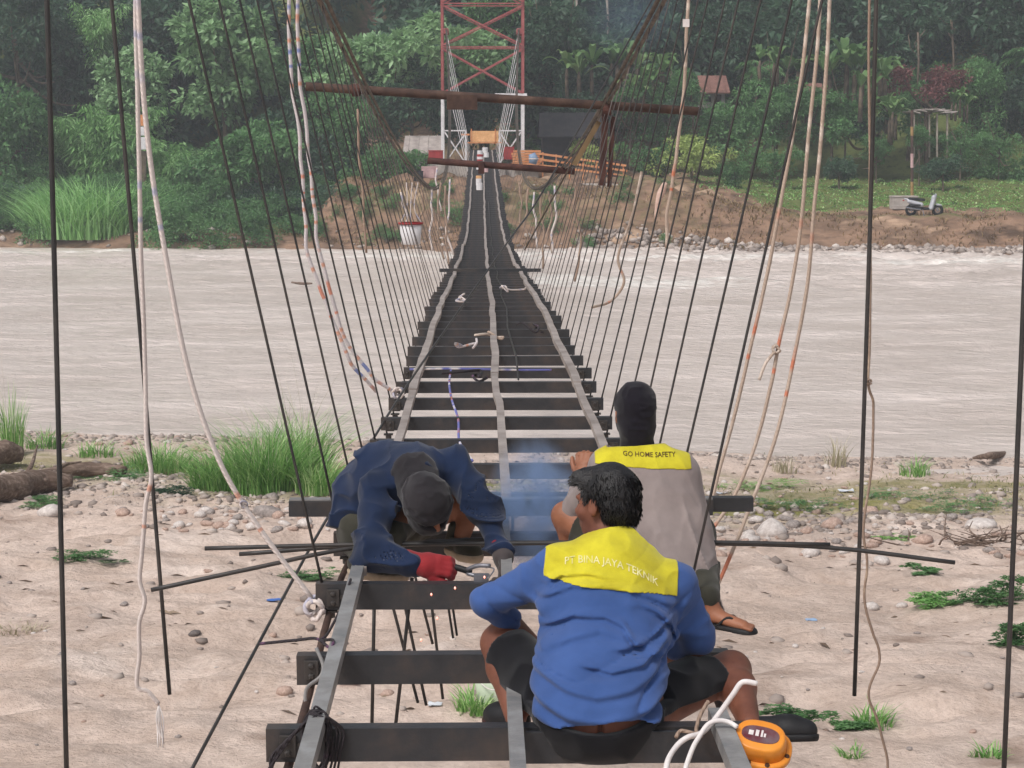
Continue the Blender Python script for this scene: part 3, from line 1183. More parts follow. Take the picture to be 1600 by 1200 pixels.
def bamboo_meshes(seed, n=22, H=9.0, R=2.6):
    r = np.random.default_rng(seed)
    mb = MB()
    B, D, NN, LL = [], [], [], []
    for k in range(n):
        a = r.uniform(0, 6.283)
        out = np.array([math.cos(a), math.sin(a), 0])
        h = H * r.uniform(0.55, 1.0)
        rad = R * r.uniform(0.5, 1.2)
        b0 = out * r.uniform(0, 0.6)
        t = np.linspace(0, 1, 9)
        pts = b0 + out * (rad * t ** 2.2)[:, None] + np.array([0, 0, 1.0]) * (h * (t - 0.28 * t ** 3))[:, None]
        mb.tube(pts, np.linspace(0.05, 0.01, 9), 5)
        m = 210
        tt = r.uniform(0.22, 1.0, m) ** 0.8
        p = np.stack([np.interp(tt, t, pts[:, i]) for i in range(3)], -1)
        az = r.uniform(0, 6.283, m)
        off = np.stack([np.cos(az), np.sin(az), r.normal(0, .35, m)], -1)
        reach = r.uniform(0.05, 0.85, m) * (1.15 - 0.6 * tt)
        B.append(p + off * reach[:, None] + np.array([0, 0, -0.25]) * (reach ** 2)[:, None])
        D.append(off * 0.7 + [0, 0, -0.55] + r.normal(0, .3, (m, 3)))
        NN.append(unit(np.array([0, 0, 1.0]) + r.normal(0, .4, (m, 3))))
        LL.append(r.uniform(0.28, 0.6, m))
    B, D, NN, LL = map(np.concatenate, (B, D, NN, LL))
    v, f = leaf_arrays(B, D, NN, LL, LL * 0.26, None)
    c = mesh_np('crown', v, f, False, None, np.repeat(r.uniform(0.1, 1, len(B)), 4))
    c.materials.append(LM['bamboo'])
    s = mb.mesh('stems', True)
    s.materials.append(LM['bamboo'])
    return c, s


def banana_meshes(seed, n=9, L=2.3, mat_='banana', stem_h=0.9):
    """a stool of several stems, each with a fan of big leaves"""
    r = np.random.default_rng(seed)
    V, Fc, T = [], [], []
    o = 0
    stems = [np.array([0, 0, 0])] + [np.array([r.normal(0, 1.0), r.normal(0, .7), -r.uniform(0, .9)]) for _ in range(4)]
    for k in range(n * len(stems)):
        off = stems[k // n]
        a = 6.283 * k / n + r.normal(0, .3)
        out = np.array([math.cos(a), math.sin(a), 0])
        sd = np.array([-math.sin(a), math.cos(a), 0])
        el = r.uniform(0.75, 1.45)
        l = L * r.uniform(0.75, 1.15)
        seg = 9
        t = np.linspace(0, 1, seg + 1)
        c = off + np.array([0, 0, stem_h * .92]) + out * (l * math.cos(el) * t)[:, None] + np.array([0, 0, 1.0]) * (l * (math.sin(el) * t - 0.5 * t ** 2.8))[:, None]
        w = 0.22 * np.clip(np.sin(np.pi * np.clip(t * 1.05 - 0.12, 0, 1)) ** 0.6, 0.04, 1)
        w = w * (1 + r.normal(0, .08, seg + 1))
        up = np.array([0, 0, 0.35])
        v = np.concatenate([c - sd * w[:, None] + up * w[:, None], c, c + sd * w[:, None] + up * w[:, None]])
        m = seg + 1
        i = np.arange(seg)
        f = np.concatenate([np.stack([i, i + 1, m + i + 1, m + i], -1), np.stack([m + i, m + i + 1, 2 * m + i + 1, 2 * m + i], -1)])
        c = mesh_np('leaf', v, f, True, None, np.full(len(v), r.uniform(0.2, 1)))
        c.materials.append(LM[mat_])
        V.append(c)
    for q in stems:
        mb = MB()
        mb.tube([q + np.array([0, 0, -1.0]), q + np.array([0.03, 0, stem_h * .5]), q + np.array([0, 0.02, stem_h])], [0.14, 0.12, 0.07], 8)
        s = mb.mesh('trunk', True)
        s.materials.append(M['bark'])
        V.append(s)
    return V


def palm_meshes(seed, H=5.0, n=13, L=2.4):
    r = np.random.default_rng(seed)
    B, D, NN, LL = [], [], [], []
    mb = MB()
    mb.tube(catmull([(0, 0, -1), (0.1, 0, H * .5), (0.25, 0.1, H)], 4), np.linspace(0.15, 0.1, 9), 8)
    for k in range(n):
        a = 6.283 * k / n + r.normal(0, .2)
        out = np.array([math.cos(a), math.sin(a), 0])
        sd = np.array([-math.sin(a), math.cos(a), 0])
        el = r.uniform(0.1, 1.2)
        t = np.linspace(0, 1, 22)
        c = np.array([0.25, 0.1, H]) + out * (L * math.cos(el) * t)[:, None] + np.array([0, 0, 1.0]) * (L * (math.sin(el) * t - 0.7 * t ** 2.2))[:, None]
        mb.tube(c[::3], np.linspace(0.035, 0.008, len(c[::3])), 4)
        for s in (-1, 1):
            B.append(c)
            D.append(sd * s + out * 0.55 + np.array([0, 0, -0.35]) + r.normal(0, .12, (22, 3)))
            NN.append(np.tile([0, 0, 1.0], (22, 1)))
            LL.append(0.75 * np.sin(np.pi * np.clip(t * .85 + .12, 0, 1)) + .08)
    B, D, NN, LL = map(np.concatenate, (B, D, NN, LL))
    v, f = leaf_arrays(B, D, NN, LL, 0.11 * np.ones(len(LL)), None)
    c = mesh_np('crown', v, f, False, None, np.repeat(r.uniform(.2, .9, len(B)), 4))
    c.materials.append(LM['mid'])
    s = mb.mesh('trunk', True)
    s.materials.append(M['bark'])
    return c, s


def put_pair(name, meshes, px, py, Y, label, cat, sc=1.0, names=('crown', 'trunk'), group=None, sink=0.0):
    c = P(px, py, Y)
    root = empty(name, (c.x, c.y, c.z - sink), label, cat, group)
    rz_ = rng.uniform(0, 6.28)
    for k, me in enumerate(meshes):
        o = link(me.name.split('.')[0] if len(meshes) > 2 else names[k], me, None, root)
        o.scale = (sc, sc, sc)
        o.rotation_euler = (0, 0, rz_)
    return root


# --- the wood on the hill: reads as one mass
def forest(name, spots, kinds, label, leaf=0.5, seed=1):
    V, Fc, T, o = [], [], [], 0
    cache = {}
    r = np.random.default_rng(seed)
    for (x, y, z, s) in spots:
        k = r.integers(0, 4)
        if k not in cache:
            cache[k] = crown_arrays(None, 300 + k, 3.6, 3.0, ncl=60, per=42, leaf=leaf, wide=0.55, clr=1.0, lobes=6)
        v, f, t, _ = cache[k]
        a = r.uniform(0, 6.283)
        R = np.array([[math.cos(a), -math.sin(a), 0], [math.sin(a), math.cos(a), 0], [0, 0, 1]])
        V.append((v * s) @ R.T + [x, y, z])
        Fc.append(f + o)
        T.append(np.clip(t * 0.75 + r.uniform(-.12, .28), 0, 1))
        o += len(v)
    ob = link(name, mesh_np(name, np.concatenate(V), np.concatenate(Fc), False, None, np.concatenate(T)), LM[kinds])
    return tag(ob, label, 'wood', None, 'stuff')


spots = []
r_ = random.Random(4)
for Y, step in ((128, 4.4), (136, 4.8), (145, 5.2), (155, 5.6), (167, 6.2), (182, 7)):
    w = 0.33 * Y
    x = -w
    while x < w:
        yy = Y + r_.uniform(-3, 3)
        xx = x + r_.uniform(-1.5, 1.5)
        sc = r_.uniform(0.85, 1.35)
        spots.append((xx, yy, fh(xx, yy) + r_.uniform(2.6, 5.5), sc))
        x += step
forest('hillside_wood', spots, 'dark', 'dark dense wood covering the hill behind the red tower', 0.62, 2)
# undergrowth that closes the ground between the trunks
und = []
for k in range(110):
    Y = r_.uniform(112, 131)
    xx = r_.uniform(-0.31 * Y, 0.31 * Y)
    if -3.5 < xx < 30 and Y < 122:
        continue
    und.append((xx, Y, fh(xx, Y) + r_.uniform(0.2, 1.4), r_.uniform(0.28, 0.55)))
for k in range(150):
    Y = r_.uniform(97, 114)
    xx = r_.uniform(-0.32 * Y, -9.5)
    if float(far_s(np.array([xx]), np.array([Y]))[0]) < 0.2 or -23.5 < xx < -20 and Y < 103:
        continue
    und.append((xx, Y, fh(xx, Y) + r_.uniform(0.1, 0.8), r_.uniform(0.22, 0.48)))
for k in range(46):
    xx = r_.uniform(-9, 9.5)
    Y = 95.9 - 0.2 * xx + r_.uniform(1.4, 5.5)
    und.append((xx, Y, fh(xx, Y) + r_.uniform(-0.1, 0.1), r_.uniform(0.09, 0.2)))
forest('undergrowth', und, 'mid', 'tangled green undergrowth below the hillside trees', 0.36, 3)

# pale bare trunks standing in the wood
for i, (px, y0, y1, Y, lab) in enumerate(((858, -30, 60, 126, 'thin pale trunk rising above the dark tree beside the tower'),
                                         (902, -30, 62, 127, 'thin pale trunk just behind the left banana grove'),
                                         (950, -30, 78, 126, 'pale trunk standing over the banana grove in blue smoke'),
                                         (1433, 50, 140, 124, 'short pale trunk behind the red leaved tree'),
                                         (1490, 30, 150, 125, 'tall slim pale trunk between the red tree and the edge palm'))):
    a, b = P(px, y1, Y), P(px + rng.uniform(-4, 4), y0, Y)
    t = empty('bare_trunk', a, lab, 'tree trunk', 'pale trunks in the hillside wood')
    tube_obj('trunk', [Vector((0, 0, -2)), (b - a) / 2 + Vector((.08, 0, 0)), b - a], 0.08, M['bark_pale' if i < 3 else 'bark'], t, 7)
    for q in range(2):
        s = (b - a) * rng.uniform(.5, .8)
        tube_obj('branch', [s, s + Vector((rng.uniform(-.5, .5), .1, .5)), s + Vector((rng.uniform(-1.2, 1.2), .2, 1.4))], 0.03, M['bark_pale' if i < 3 else 'bark'], t, 5)

# --- trees that can be told apart, left of the tower
L_TREES = [
    ('pale_a', 608, 88, 116, 'pale big leaved tree crown touching the left leg of the red tower', 1.0),
    ('pale_b', 352, 92, 117, 'pale big leaved tree between the two pairs of white ropes', 1.15),
    ('mid_a', 500, 120, 121, 'mid green tree behind the left end of the rusty pipe', 1.1),
    ('dark_a', 270, 40, 126, 'dark tree at the top edge behind the first white ropes', 1.1),
    ('dark_b', 30, 60, 123, 'dark tree in the top corner beside the first hanger rod', 1.2),
    ('mid_b', 40, 215, 113, 'green tree behind the first black hanger rod at mid height', 1.15),
    ('dark_a', 25, 330, 107, 'low dark tree overhanging the water by the reeds', 0.72),
    ('dark_b', 455, 250, 111, 'dark leafy tree behind the striped ropes', 0.95),
    ('mid_a', 395, 245, 106, 'big rounded green tree leaning over the river between rope pairs', 0.92),
    ('dark_a', 420, 330, 104, 'dark bush like tree hanging down to the water', 0.68),
    ('mid_b', 320, 330, 105, 'green tree at the water edge beside the second white rope', 0.62),
    ('mid_b', 560, 215, 112, 'green tree behind the sloping left cable', 0.9),
    ('dark_b', 640, 165, 115, 'dark tree just left of the white tower leg', 0.9),
    ('dark_a', 505, 325, 103, 'dark shadowy tree above the brown bank left of the deck', 0.6),
    ('mid_a', 600, 262, 108, 'low green tree above the hanging white bucket', 0.62),
    ('dark_a', 750, 150, 119, 'dark tree seen through the tower legs', 0.95),
    ('mid_b', 760, 40, 124, 'green tree behind the upper tower bracing', 1.1),
    ('pale_b', 205, 150, 121, 'pale tree behind the bamboo plumes', 0.9),
]
for k, px, py, Y, lab, sc in L_TREES:
    put_tree(k, px, py, Y, lab, sc, group='trees on the far bank')
bam = [bamboo_meshes(51), bamboo_meshes(52, 18, 7.5, 3.0)]
for k, (px, py, Y, sc, lab, b) in enumerate(((165, 330, 112, 1.05, 'tall feathery bamboo clump behind the first white ropes', 0),
                                           (85, 300, 116, 0.95, 'feathery bamboo clump beside the first black hanger rod', 1),
                                           (262, 320, 110, 0.8, 'lower bamboo clump between the white ropes', 1),
                                           (150, 120, 124, 0.8, 'high bamboo plume near the top edge', 0))):
    put_pair('bamboo_clump', bam[b], px, py, Y, lab, 'bamboo', sc, ('crown', 'stems'), 'bamboo clumps on the far bank', 0.4)
v, f, t = blades(1700, 1.9, 2.8, 71, 0.06, 0.7, 3)
me = mesh_np('blade_clump', v, f, False, None, t)
me.materials.append(LM['fresh'])
for (px, py, Y, sc, lab) in ((112, 383, 102.6, 1.15, 'bright green tall reeds at the water edge'), (150, 386, 102.6, 1.5, 'tallest bright green reeds at the middle of the stand'), (185, 388, 102.0, 0.9, 'smaller bright green reeds left of the white rope')):
    c = P(px, py, Y)
    o = link('reed_clump', me, None, None, (c.x, c.y, fh(c.x, c.y) - .55))
    o.scale = (sc * 1.2, sc, sc)
    tag(o, lab, 'reeds', 'reeds at the far water edge')

# --- right of the tower
R_TREES = [
    ('dark_a', 860, 60, 122, 'round dark tree right of the red tower top', 1.0),
    ('dark_b', 890, 165, 119, 'dark tree above the black hut roof', 0.75),
    ('dark_a', 1000, 40, 128, 'dark tree in blue smoke near the sloping cable', 1.15),
    ('mid_b', 1050, 185, 115, 'green tree behind the brown drop post', 0.7),
    ('mid_a', 1130, 200, 117, 'green tree below the reddish roof', 0.7),
    ('mid_b', 1215, 190, 116, 'bushy green tree behind the three white ropes', 0.75),
    ('mid_a', 1300, 185, 116, 'spreading green tree with bare stems left of the thick black rod', 0.72),
    ('dark_a', 1120, 60, 126, 'dark tree behind the leaning hanger rods', 1.1),
    ('dark_b', 1260, 60, 126, 'dark tree at the top behind the three ropes', 1.1),
    ('dark_a', 1400, 50, 128, 'dark tree behind the thick black rod at the top', 1.2),
    ('dark_b', 1540, 60, 127, 'dark tree in the top corner beside the palm', 1.2),
    ('mid_b', 1085, 150, 115, 'green tree that half hides the reddish roof', 0.55),
    ('mid_a', 1262, 165, 116, 'green tree below the faded red roof', 0.5),
    ('mid_b', 1420, 180, 119, 'green tree behind the banded pole', 0.75),
    ('red', 1452, 135, 118, 'reddish brown leaved tree above the grey shed roof', 1.0),
    ('mid_b', 1520, 150, 120, 'green tree right of the red leaved tree', 0.75),
    ('dark_a', 1585, 160, 121, 'dark tree at the edge below the palm', 0.8),
]
for k, px, py, Y, lab, sc in R_TREES:
    put_tree(k, px, py, Y, lab, sc, group='trees on the far bank')
SHRUBS = [
    ('bush_yellow', 1082, 238, 108, 'yellow green shrub on the earth mound behind hanger rods', 1.05),
    ('bush_mid', 1010, 252, 109, 'green shrub beside the brown drop post', 0.9),
    ('bush_yellow', 925, 232, 112, 'yellow green shrub behind the timber railing', 0.8),
    ('bush_dark', 1312, 262, 110, 'dark shrub on the meadow left of the thick black rod', 0.75),
    ('bush_mid', 1210, 255, 112, 'green shrub at the meadow edge behind the ropes', 0.8),
    ('bush_dark', 1475, 260, 109, 'round dark shrub standing alone above the scooter', 0.75),
    ('bush_mid', 1502, 228, 113, 'round shrub on the slope behind the lone shrub', 0.65),
    ('bush_mid', 1562, 226, 113, 'small round shrub on the slope near the edge', 0.55),
    ('bush_mid', 1438, 215, 112, 'shrub beside the banded pole', 0.6),
    ('bush_mid', 1370, 232, 113, 'shrub right of the thick black rod on the slope', 0.7),
    ('bush_mid', 930, 365, 99.5, 'dark green bush low on the eroded bank', 0.7),
    ('bush_dark', 1385, 355, 97.0, 'low flat dark bush on the cut bank', 0.4),
    ('bush_mid', 1150, 275, 109, 'low green shrub where the mound meets the meadow', 0.7),
    ('bush_dark', 540, 372, 101, 'dark bush on the bank beside the rope', 0.6),
]
for k, px, py, Y, lab, sc in SHRUBS:
    put_tree(k, px, py, Y, lab, sc, group='shrubs on the far bank')
ban = [banana_meshes(81, 7), banana_meshes(82, 6, 2.0), banana_meshes(83, 7, 2.5)]
for (px, py, Y, sc, lab, k) in ((925, 120, 118, 1.0, 'banana plant at the edge of the pale grove right of the tower', 0),
                               (975, 112, 119, 1.0, 'tall banana plant in the pale grove', 2),
                               (1030, 122, 118, 0.95, 'banana plant nearest the sloping cable', 1),
                               (1010, 150, 116, 0.8, 'small banana plant under the grove', 0),
                               (1322, 125, 117, 1.25, 'bright green banana plant between the ropes and the thick rod', 2),
                               (1375, 135, 116, 1.1, 'pale banana plant just right of the thick black rod', 1),
                               (1385, 185, 115, 0.8, 'low bright banana plant by the thick black rod', 0),
                               (1215, 108, 118, 0.9, 'banana plant with a brown leaf near the reddish roof', 1),
                               (1500, 165, 117, 0.6, 'small banana plant right of the shed', 2)):
    put_pair('banana_plant', ban[k], px, py + 4, Y - 1, lab, 'banana plant', sc, ('leaf', 'trunk'), 'banana plants on the far bank')
pal = palm_meshes(91)
for k, (px, py, Y, sc, lab) in enumerate(((930, 165, 116, 0.9, 'dark shrub under the left banana plant'), (985, 160, 115.5, 1.0, 'dark shrub under the banana grove'), (1045, 165, 115, 0.8, 'dark shrub under the banana plant by the cable'),
                                         (1322, 170, 115.5, 1.0, 'dark shrub below the bright banana plant'), (1365, 195, 114.5, 0.9, 'dark shrub behind the thick black rod'), (1215, 150, 116.5, 0.9, 'dark shrub in front of the faded red roof'))):
    put_tree('bush_mid' if k % 2 else 'bush_dark', px, py, Y, lab, sc, group='shrubs on the far bank')
put_pair('palm_tree', pal, 1178, 235, 121, 'palm with spreading fronds behind leaning hanger rods', 'palm', 1.0, group='palms on the far bank')
put_pair('palm_tree', pal, 1600, 215, 120, 'palm at the edge of the hillside', 'palm', 1.0, group='palms on the far bank')

# dry scrub on the mound and the cut bank
r = np.random.default_rng(25)
n = 16000
gx = r.uniform(-11, 34, n)
gy = 95.9 - 0.2 * gx + r.uniform(0.8, 9, n)
gs = far_s(gx, gy)
m_ = (gx < 16)
keep = np.where(m_, (gs > 1.0), (gs > 2.6) & (gs < 6.2)) & (fbm(xy3(gx * .55, gy * .7), 3, 19) > np.where(m_, 0.53, 0.50))
gx, gy = gx[keep], gy[keep]
v, f, t = blades(len(gx), 0.01, 0.42, 26, 0.06, 1.1, 2)
per = len(v) // len(gx)
v = v + np.repeat(np.stack([gx, gy, far_h(gx, gy)], -1), per, 0)
ds = link('bank_scrub', mesh_np('bank_scrub', v, f, False, None, t), leafmat('leaf_scrub', srgb(98, 82, 56), srgb(146, 122, 86), srgb(178, 154, 116)))
tag(ds, 'dry brown scrub on the eroded far bank', 'scrub', None, 'stuff')

# meadow grass on the far terrace
r = np.random.default_rng(15)
n = 15000
gx = r.uniform(12, 36, n)
gy = r.uniform(96, 118, n)
gs = far_s(gx, gy)
keep = (gs > 8.5) & (gs < 24)
gx, gy = gx[keep], gy[keep]
gz = far_h(gx, gy)
v, f, t = blades(len(gx), 0.01, 0.2, 16, 0.09, 1.2, 2)
per = len(v) // len(gx)
v = v + np.repeat(np.stack([gx, gy, gz], -1), per, 0)
mg = link('meadow_grass', mesh_np('meadow_grass', v, f, False, None, t), LM['grass'])
tag(mg, 'short green grass on the far meadow above the dirt path', 'grass', None, 'stuff')

# ------------------------------------------------------------------ people: smooth blended volumes turned into one skin
class Field:
    """signed distance grid; shapes are blended into it and the surface is read off once"""

    def __init__(self, lo, hi, h):
        self.lo, self.h = np.array(lo, float), h
        self.n = np.ceil((np.array(hi) - self.lo) / h).astype(int) + 1
        self.F = np.full(self.n, 0.2, dtype=np.float32)

    def sub(self, lo, hi):
        a = np.clip(np.floor((lo - self.lo) / self.h).astype(int), 0, self.n)
        b = np.clip(np.ceil((hi - self.lo) / self.h).astype(int) + 1, 0, self.n)
        if np.any(b <= a):
            return None, None
        ax = [self.lo[i] + self.h * np.arange(a[i], b[i]) for i in range(3)]
        X = np.stack(np.meshgrid(*ax, indexing='ij'), -1)
        return (slice(a[0], b[0]), slice(a[1], b[1]), slice(a[2], b[2])), X

    def blend(self, sl, d, k):
        o = self.F[sl]
        if k <= 0:
            self.F[sl] = np.minimum(o, d)
        else:
            h = np.clip(0.5 + 0.5 * (o - d) / k, 0, 1)
            self.F[sl] = o * (1 - h) + d * h - k * h * (1 - h)

    def cap(self, a, b, ra, rb, k=0.03, wide=None, grow=0.0, neg=False):
        a, b = np.array(list(a), float), np.array(list(b), float)
        ra, rb = ra + grow, rb + grow
        fac = wide[1] if wide else 1.0
        R = max(ra, rb) * max(1.0, fac) + 0.05 + k
        sl, X = self.sub(np.minimum(a, b) - R, np.maximum(a, b) + R)
        if sl is None:
            return
        ab = b - a
        p = X - a
        if wide:
            w = np.array(list(wide[0]), float)
            w = w - ab * (w.dot(ab) / (ab.dot(ab) + 1e-9))
            w /= np.linalg.norm(w) + 1e-9
            p = p - (p @ w)[..., None] * w * (1 - 1 / fac)
        t = np.clip((p @ ab) / (ab.dot(ab) + 1e-9), 0, 1)
        d = np.linalg.norm(p - t[..., None] * ab, axis=-1) - (ra + (rb - ra) * t)
        if neg:
            o = self.F[sl]
            h = np.clip(0.5 - 0.5 * (o + d) / max(k, 1e-4), 0, 1)
            self.F[sl] = o * (1 - h) - d * h + k * h * (1 - h)
        else:
            self.blend(sl, d, k)

    def ell(self, c, rad, R=None, k=0.03, grow=0.0, neg=False):
        c = np.array(list(c), float)
        rad = np.array(rad, float) + grow
        m = rad.max() + 0.05 + k
        sl, X = self.sub(c - m, c + m)
        if sl is None:
            return
        p = X - c
        if R is not None:
            p = p @ np.array(R)             # columns of R are the local axes
        q = p / rad
        l = np.linalg.norm(q, axis=-1)
        g = np.linalg.norm(q / rad, axis=-1) + 1e-9
        d = l * (l - 1) / g
        if neg:
            o = self.F[sl]
            h = np.clip(0.5 - 0.5 * (o + d) / max(k, 1e-4), 0, 1)
            self.F[sl] = o * (1 - h) - d * h + k * h * (1 - h)
        else:
            self.blend(sl, d, k)

    def pts(self):
        ax = [self.lo[i] + self.h * np.arange(self.n[i]) for i in range(3)]
        return np.stack(np.meshgrid(*ax, indexing='ij'), -1)

    def copy(self):
        f = Field.__new__(Field)
        f.lo, f.h, f.n, f.F = self.lo, self.h, self.n, self.F.copy()
        return f

    def near(self, tol=0.05):
        idx = np.argwhere(np.abs(self.F) < tol)
        return idx, self.lo + idx * self.h

    def displace(self, fn, tol=0.085):
        idx, X = self.near(tol)
        self.F[tuple(idx.T)] -= fn(X).astype(np.float32)

    def cut(self, fn):
        """keeps the part where fn(X) is negative"""
        self.F = np.maximum(self.F, fn(self.pts()).astype(np.float32))

    def shell(self, t):
        self.F = np.maximum(self.F, -self.F - t)

    def mesh(self, name):
        """surface nets"""
        F, n = self.F, self.n
        s = F < 0
        c = np.zeros(n - 1, dtype=np.uint8)
        for dx in (0, 1):
            for dy in (0, 1):
                for dz in (0, 1):
                    c += s[dx:n[0] - 1 + dx, dy:n[1] - 1 + dy, dz:n[2] - 1 + dz]
        cells = np.argwhere((c > 0) & (c < 8))
        acc = np.zeros((len(cells), 3))
        cnt = np.zeros(len(cells))
        cor = [(0, 0, 0), (1, 0, 0), (0, 1, 0), (1, 1, 0), (0, 0, 1), (1, 0, 1), (0, 1, 1), (1, 1, 1)]
        val = [F[cells[:, 0] + a, cells[:, 1] + b, cells[:, 2] + d] for a, b, d in cor]
        for i in range(8):
            for j in range(i + 1, 8):
                df = [cor[j][q] - cor[i][q] for q in range(3)]
                if sum(abs(x) for x in df) != 1:
                    continue
                m = (val[i] < 0) != (val[j] < 0)
                t = val[i][m] / (val[i][m] - val[j][m])
                acc[m] += np.array(cor[i]) + t[:, None] * np.array(df)
                cnt[m] += 1
        V = self.lo + (cells + acc / cnt[:, None]) * self.h
        idx = np.full(n - 1, -1, dtype=np.int32)
        idx[tuple(cells.T)] = np.arange(len(cells))
        faces = []
        for ax in range(3):
            a1, a2 = (ax + 1) % 3, (ax + 2) % 3
            lo = [slice(None)] * 3
            hi = [slice(None)] * 3
            lo[ax], hi[ax] = slice(0, n[ax] - 1), slice(1, n[ax])
            for q in (a1, a2):
                lo[q] = hi[q] = slice(1, n[q] - 1)
            A, Bv = s[tuple(lo)], s[tuple(hi)]
            e = np.argwhere(A != Bv)
            flip = A[tuple(e.T)]
            e = e.copy()
            e[:, a1] += 1
            e[:, a2] += 1
            o1, o2 = np.zeros(3, int), np.zeros(3, int)
            o1[a1], o2[a2] = 1, 1
            q = np.stack([idx[tuple((e - o1 - o2).T)], idx[tuple((e - o2).T)], idx[tuple(e.T)], idx[tuple((e - o1).T)]], -1)
            q[~flip] = q[~flip][:, ::-1]
            faces.append(q)
        return mesh_np(name, V, np.concatenate(faces), True)


def finer(F, lo, hi):
    """the same field on a grid of half the pitch, inside a box"""
    a = np.clip(np.floor((np.array(lo) - F.lo) / F.h).astype(int), 0, F.n - 2)
    b = np.clip(np.ceil((np.array(hi) - F.lo) / F.h).astype(int), a + 1, F.n - 1)
    A = F.F[a[0]:b[0] + 1, a[1]:b[1] + 1, a[2]:b[2] + 1]
    for ax in range(3):
        m = (np.take(A, range(A.shape[ax] - 1), ax) + np.take(A, range(1, A.shape[ax]), ax)) / 2
        sh = list(A.shape)
        sh[ax] = 2 * sh[ax] - 1
        Bn = np.empty(sh, np.float32)
        i0 = [slice(None)] * 3
        i1 = [slice(None)] * 3
        i0[ax], i1[ax] = slice(0, None, 2), slice(1, None, 2)
        Bn[tuple(i0)] = A
        Bn[tuple(i1)] = m
        A = Bn
    G = Field.__new__(Field)
    G.lo, G.h, G.n, G.F = F.lo + a * F.h, F.h / 2, np.array(A.shape), A
    G.F[0], G.F[-1], G.F[:, 0], G.F[:, -1], G.F[:, :, 0], G.F[:, :, -1] = [0.1] * 6
    return G


def ridges(X, sc, seed, sharp=2.0, octaves=2):
    n = fbm(X * np.array(sc), octaves, seed)
    return (1 - np.abs(2 * n - 1)) ** sharp


def smax(a, b, k):
    h = np.clip(0.5 - 0.5 * (b - a) / k, 0, 1)
    return b * (1 - h) + a * h + k * h * (1 - h)


def frame(fwd, up):
    f = np.array(list(fwd), float)
    f /= np.linalg.norm(f)
    u = np.array(list(up), float)
    u = u - f * u.dot(f)
    u /= np.linalg.norm(u)
    r = np.cross(f, u)          # to the person's right
    return np.stack([r, f, u], -1)


def add_head(B, c, R, ears=True):
    """skull, jaw, face features, ears; c is the centre of the head, R columns = right, forward, up"""
    c = np.array(list(c), float)

    def q(x, y, z):
        return c + R @ np.array([x, y, z])
    B.ell(q(0, -0.012, 0.025), (0.075, 0.095, 0.092), R, 0.02)
    B.ell(q(0, 0.028, -0.035), (0.058, 0.062, 0.078), R, 0.03)
    B.ell(q(0, 0.058, -0.088), (0.030, 0.026, 0.024), R, 0.025)
    B.cap(q(0, 0.088, 0.010), q(0, 0.108, -0.028), 0.008, 0.013, 0.012)
    B.cap(q(-0.012, 0.098, -0.032), q(0.012, 0.098, -0.032), 0.009, 0.009, 0.008)
    B.cap(q(-0.016, 0.086, -0.058), q(0.016, 0.086, -0.058), 0.008, 0.008, 0.006)
    B.cap(q(-0.014, 0.084, -0.070), q(0.014, 0.084, -0.070), 0.009, 0.009, 0.006)
    B.cap(q(-0.045, 0.074, 0.020), q(-0.012, 0.086, 0.022), 0.010, 0.008, 0.012)
    B.cap(q(0.045, 0.074, 0.020), q(0.012, 0.086, 0.022), 0.010, 0.008, 0.012)
    for s in (-1, 1):
        B.ell(q(s * 0.045, 0.058, -0.030), (0.022, 0.022, 0.02), R, 0.02)
        B.ell(q(s * 0.030, 0.092, 0.004), (0.013, 0.009, 0.008), R, 0.008, neg=True)
        if ears:
            B.ell(q(s * 0.080, -0.006, -0.012), (0.010, 0.019, 0.032), R, 0.008)
            B.ell(q(s * 0.089, 0.002, -0.010), (0.006, 0.010, 0.017), R, 0.004, neg=True)
    return q


def add_hand(B, w, d, n, side, curl=0.6, s=1.0, grow=0.0, spread=0.012):
    """palm, four unequal curling fingers and a thumb. w wrist, d pointing direction, n palm normal, side towards the thumb"""
    w, d, n = (np.array(list(v), float) for v in (w, d, n))
    d /= np.linalg.norm(d)
    n = n - d * n.dot(d)
    n /= np.linalg.norm(n)
    t = np.cross(n, d) * side
    B.cap(w, w + d * 0.03 * s, 0.026 * s, 0.03 * s, 0.015, (t, 1.15), grow)
    B.cap(w + d * 0.03 * s, w + d * 0.075 * s, 0.017 * s, 0.016 * s, 0.02, (t, 2.2), grow)
    for k, ln in enumerate((0.92, 1.0, 0.94, 0.76)):
        o = (1.5 - k) * 0.0195 * s
        p = w + d * 0.085 * s + t * o
        a = curl * 0.45
        q = d + t * (1.5 - k) * spread * 4
        q /= np.linalg.norm(q)
        for j, l in enumerate((0.042, 0.027, 0.021)):
            dr = q * math.cos(a) + n * math.sin(a)
            e = p + dr * l * ln * s
            B.cap(p, e, (0.0098 - 0.0008 * j) * s, (0.0092 - 0.0008 * j) * s, 0.006, None, grow)
            p = e
            a += curl * 0.9
    p = w + d * 0.028 * s + t * 0.026 * s
    for l, ang in ((0.042, 0.75), (0.032, 0.45), (0.024, 0.2)):
        dr = d * math.cos(ang) + t * math.sin(ang) * 0.85 + n * 0.35 * curl
        dr /= np.linalg.norm(dr)
        e = p + dr * l * s
        B.cap(p, e, 0.0125 * s, 0.0105 * s, 0.008, None, grow)
        p = e


def skinmat(name, a, b):
    m = pmat(name, a, b, 9, 0.55, 0.12, 120, c3=None, spec=0.35, bdist=0.004)
    m.node_tree.nodes['Principled BSDF'].inputs['Subsurface Weight'].default_value = 0.08
    m.node_tree.nodes['Principled BSDF'].inputs['Subsurface Radius'].default_value = (0.02, 0.008, 0.004)
    return m


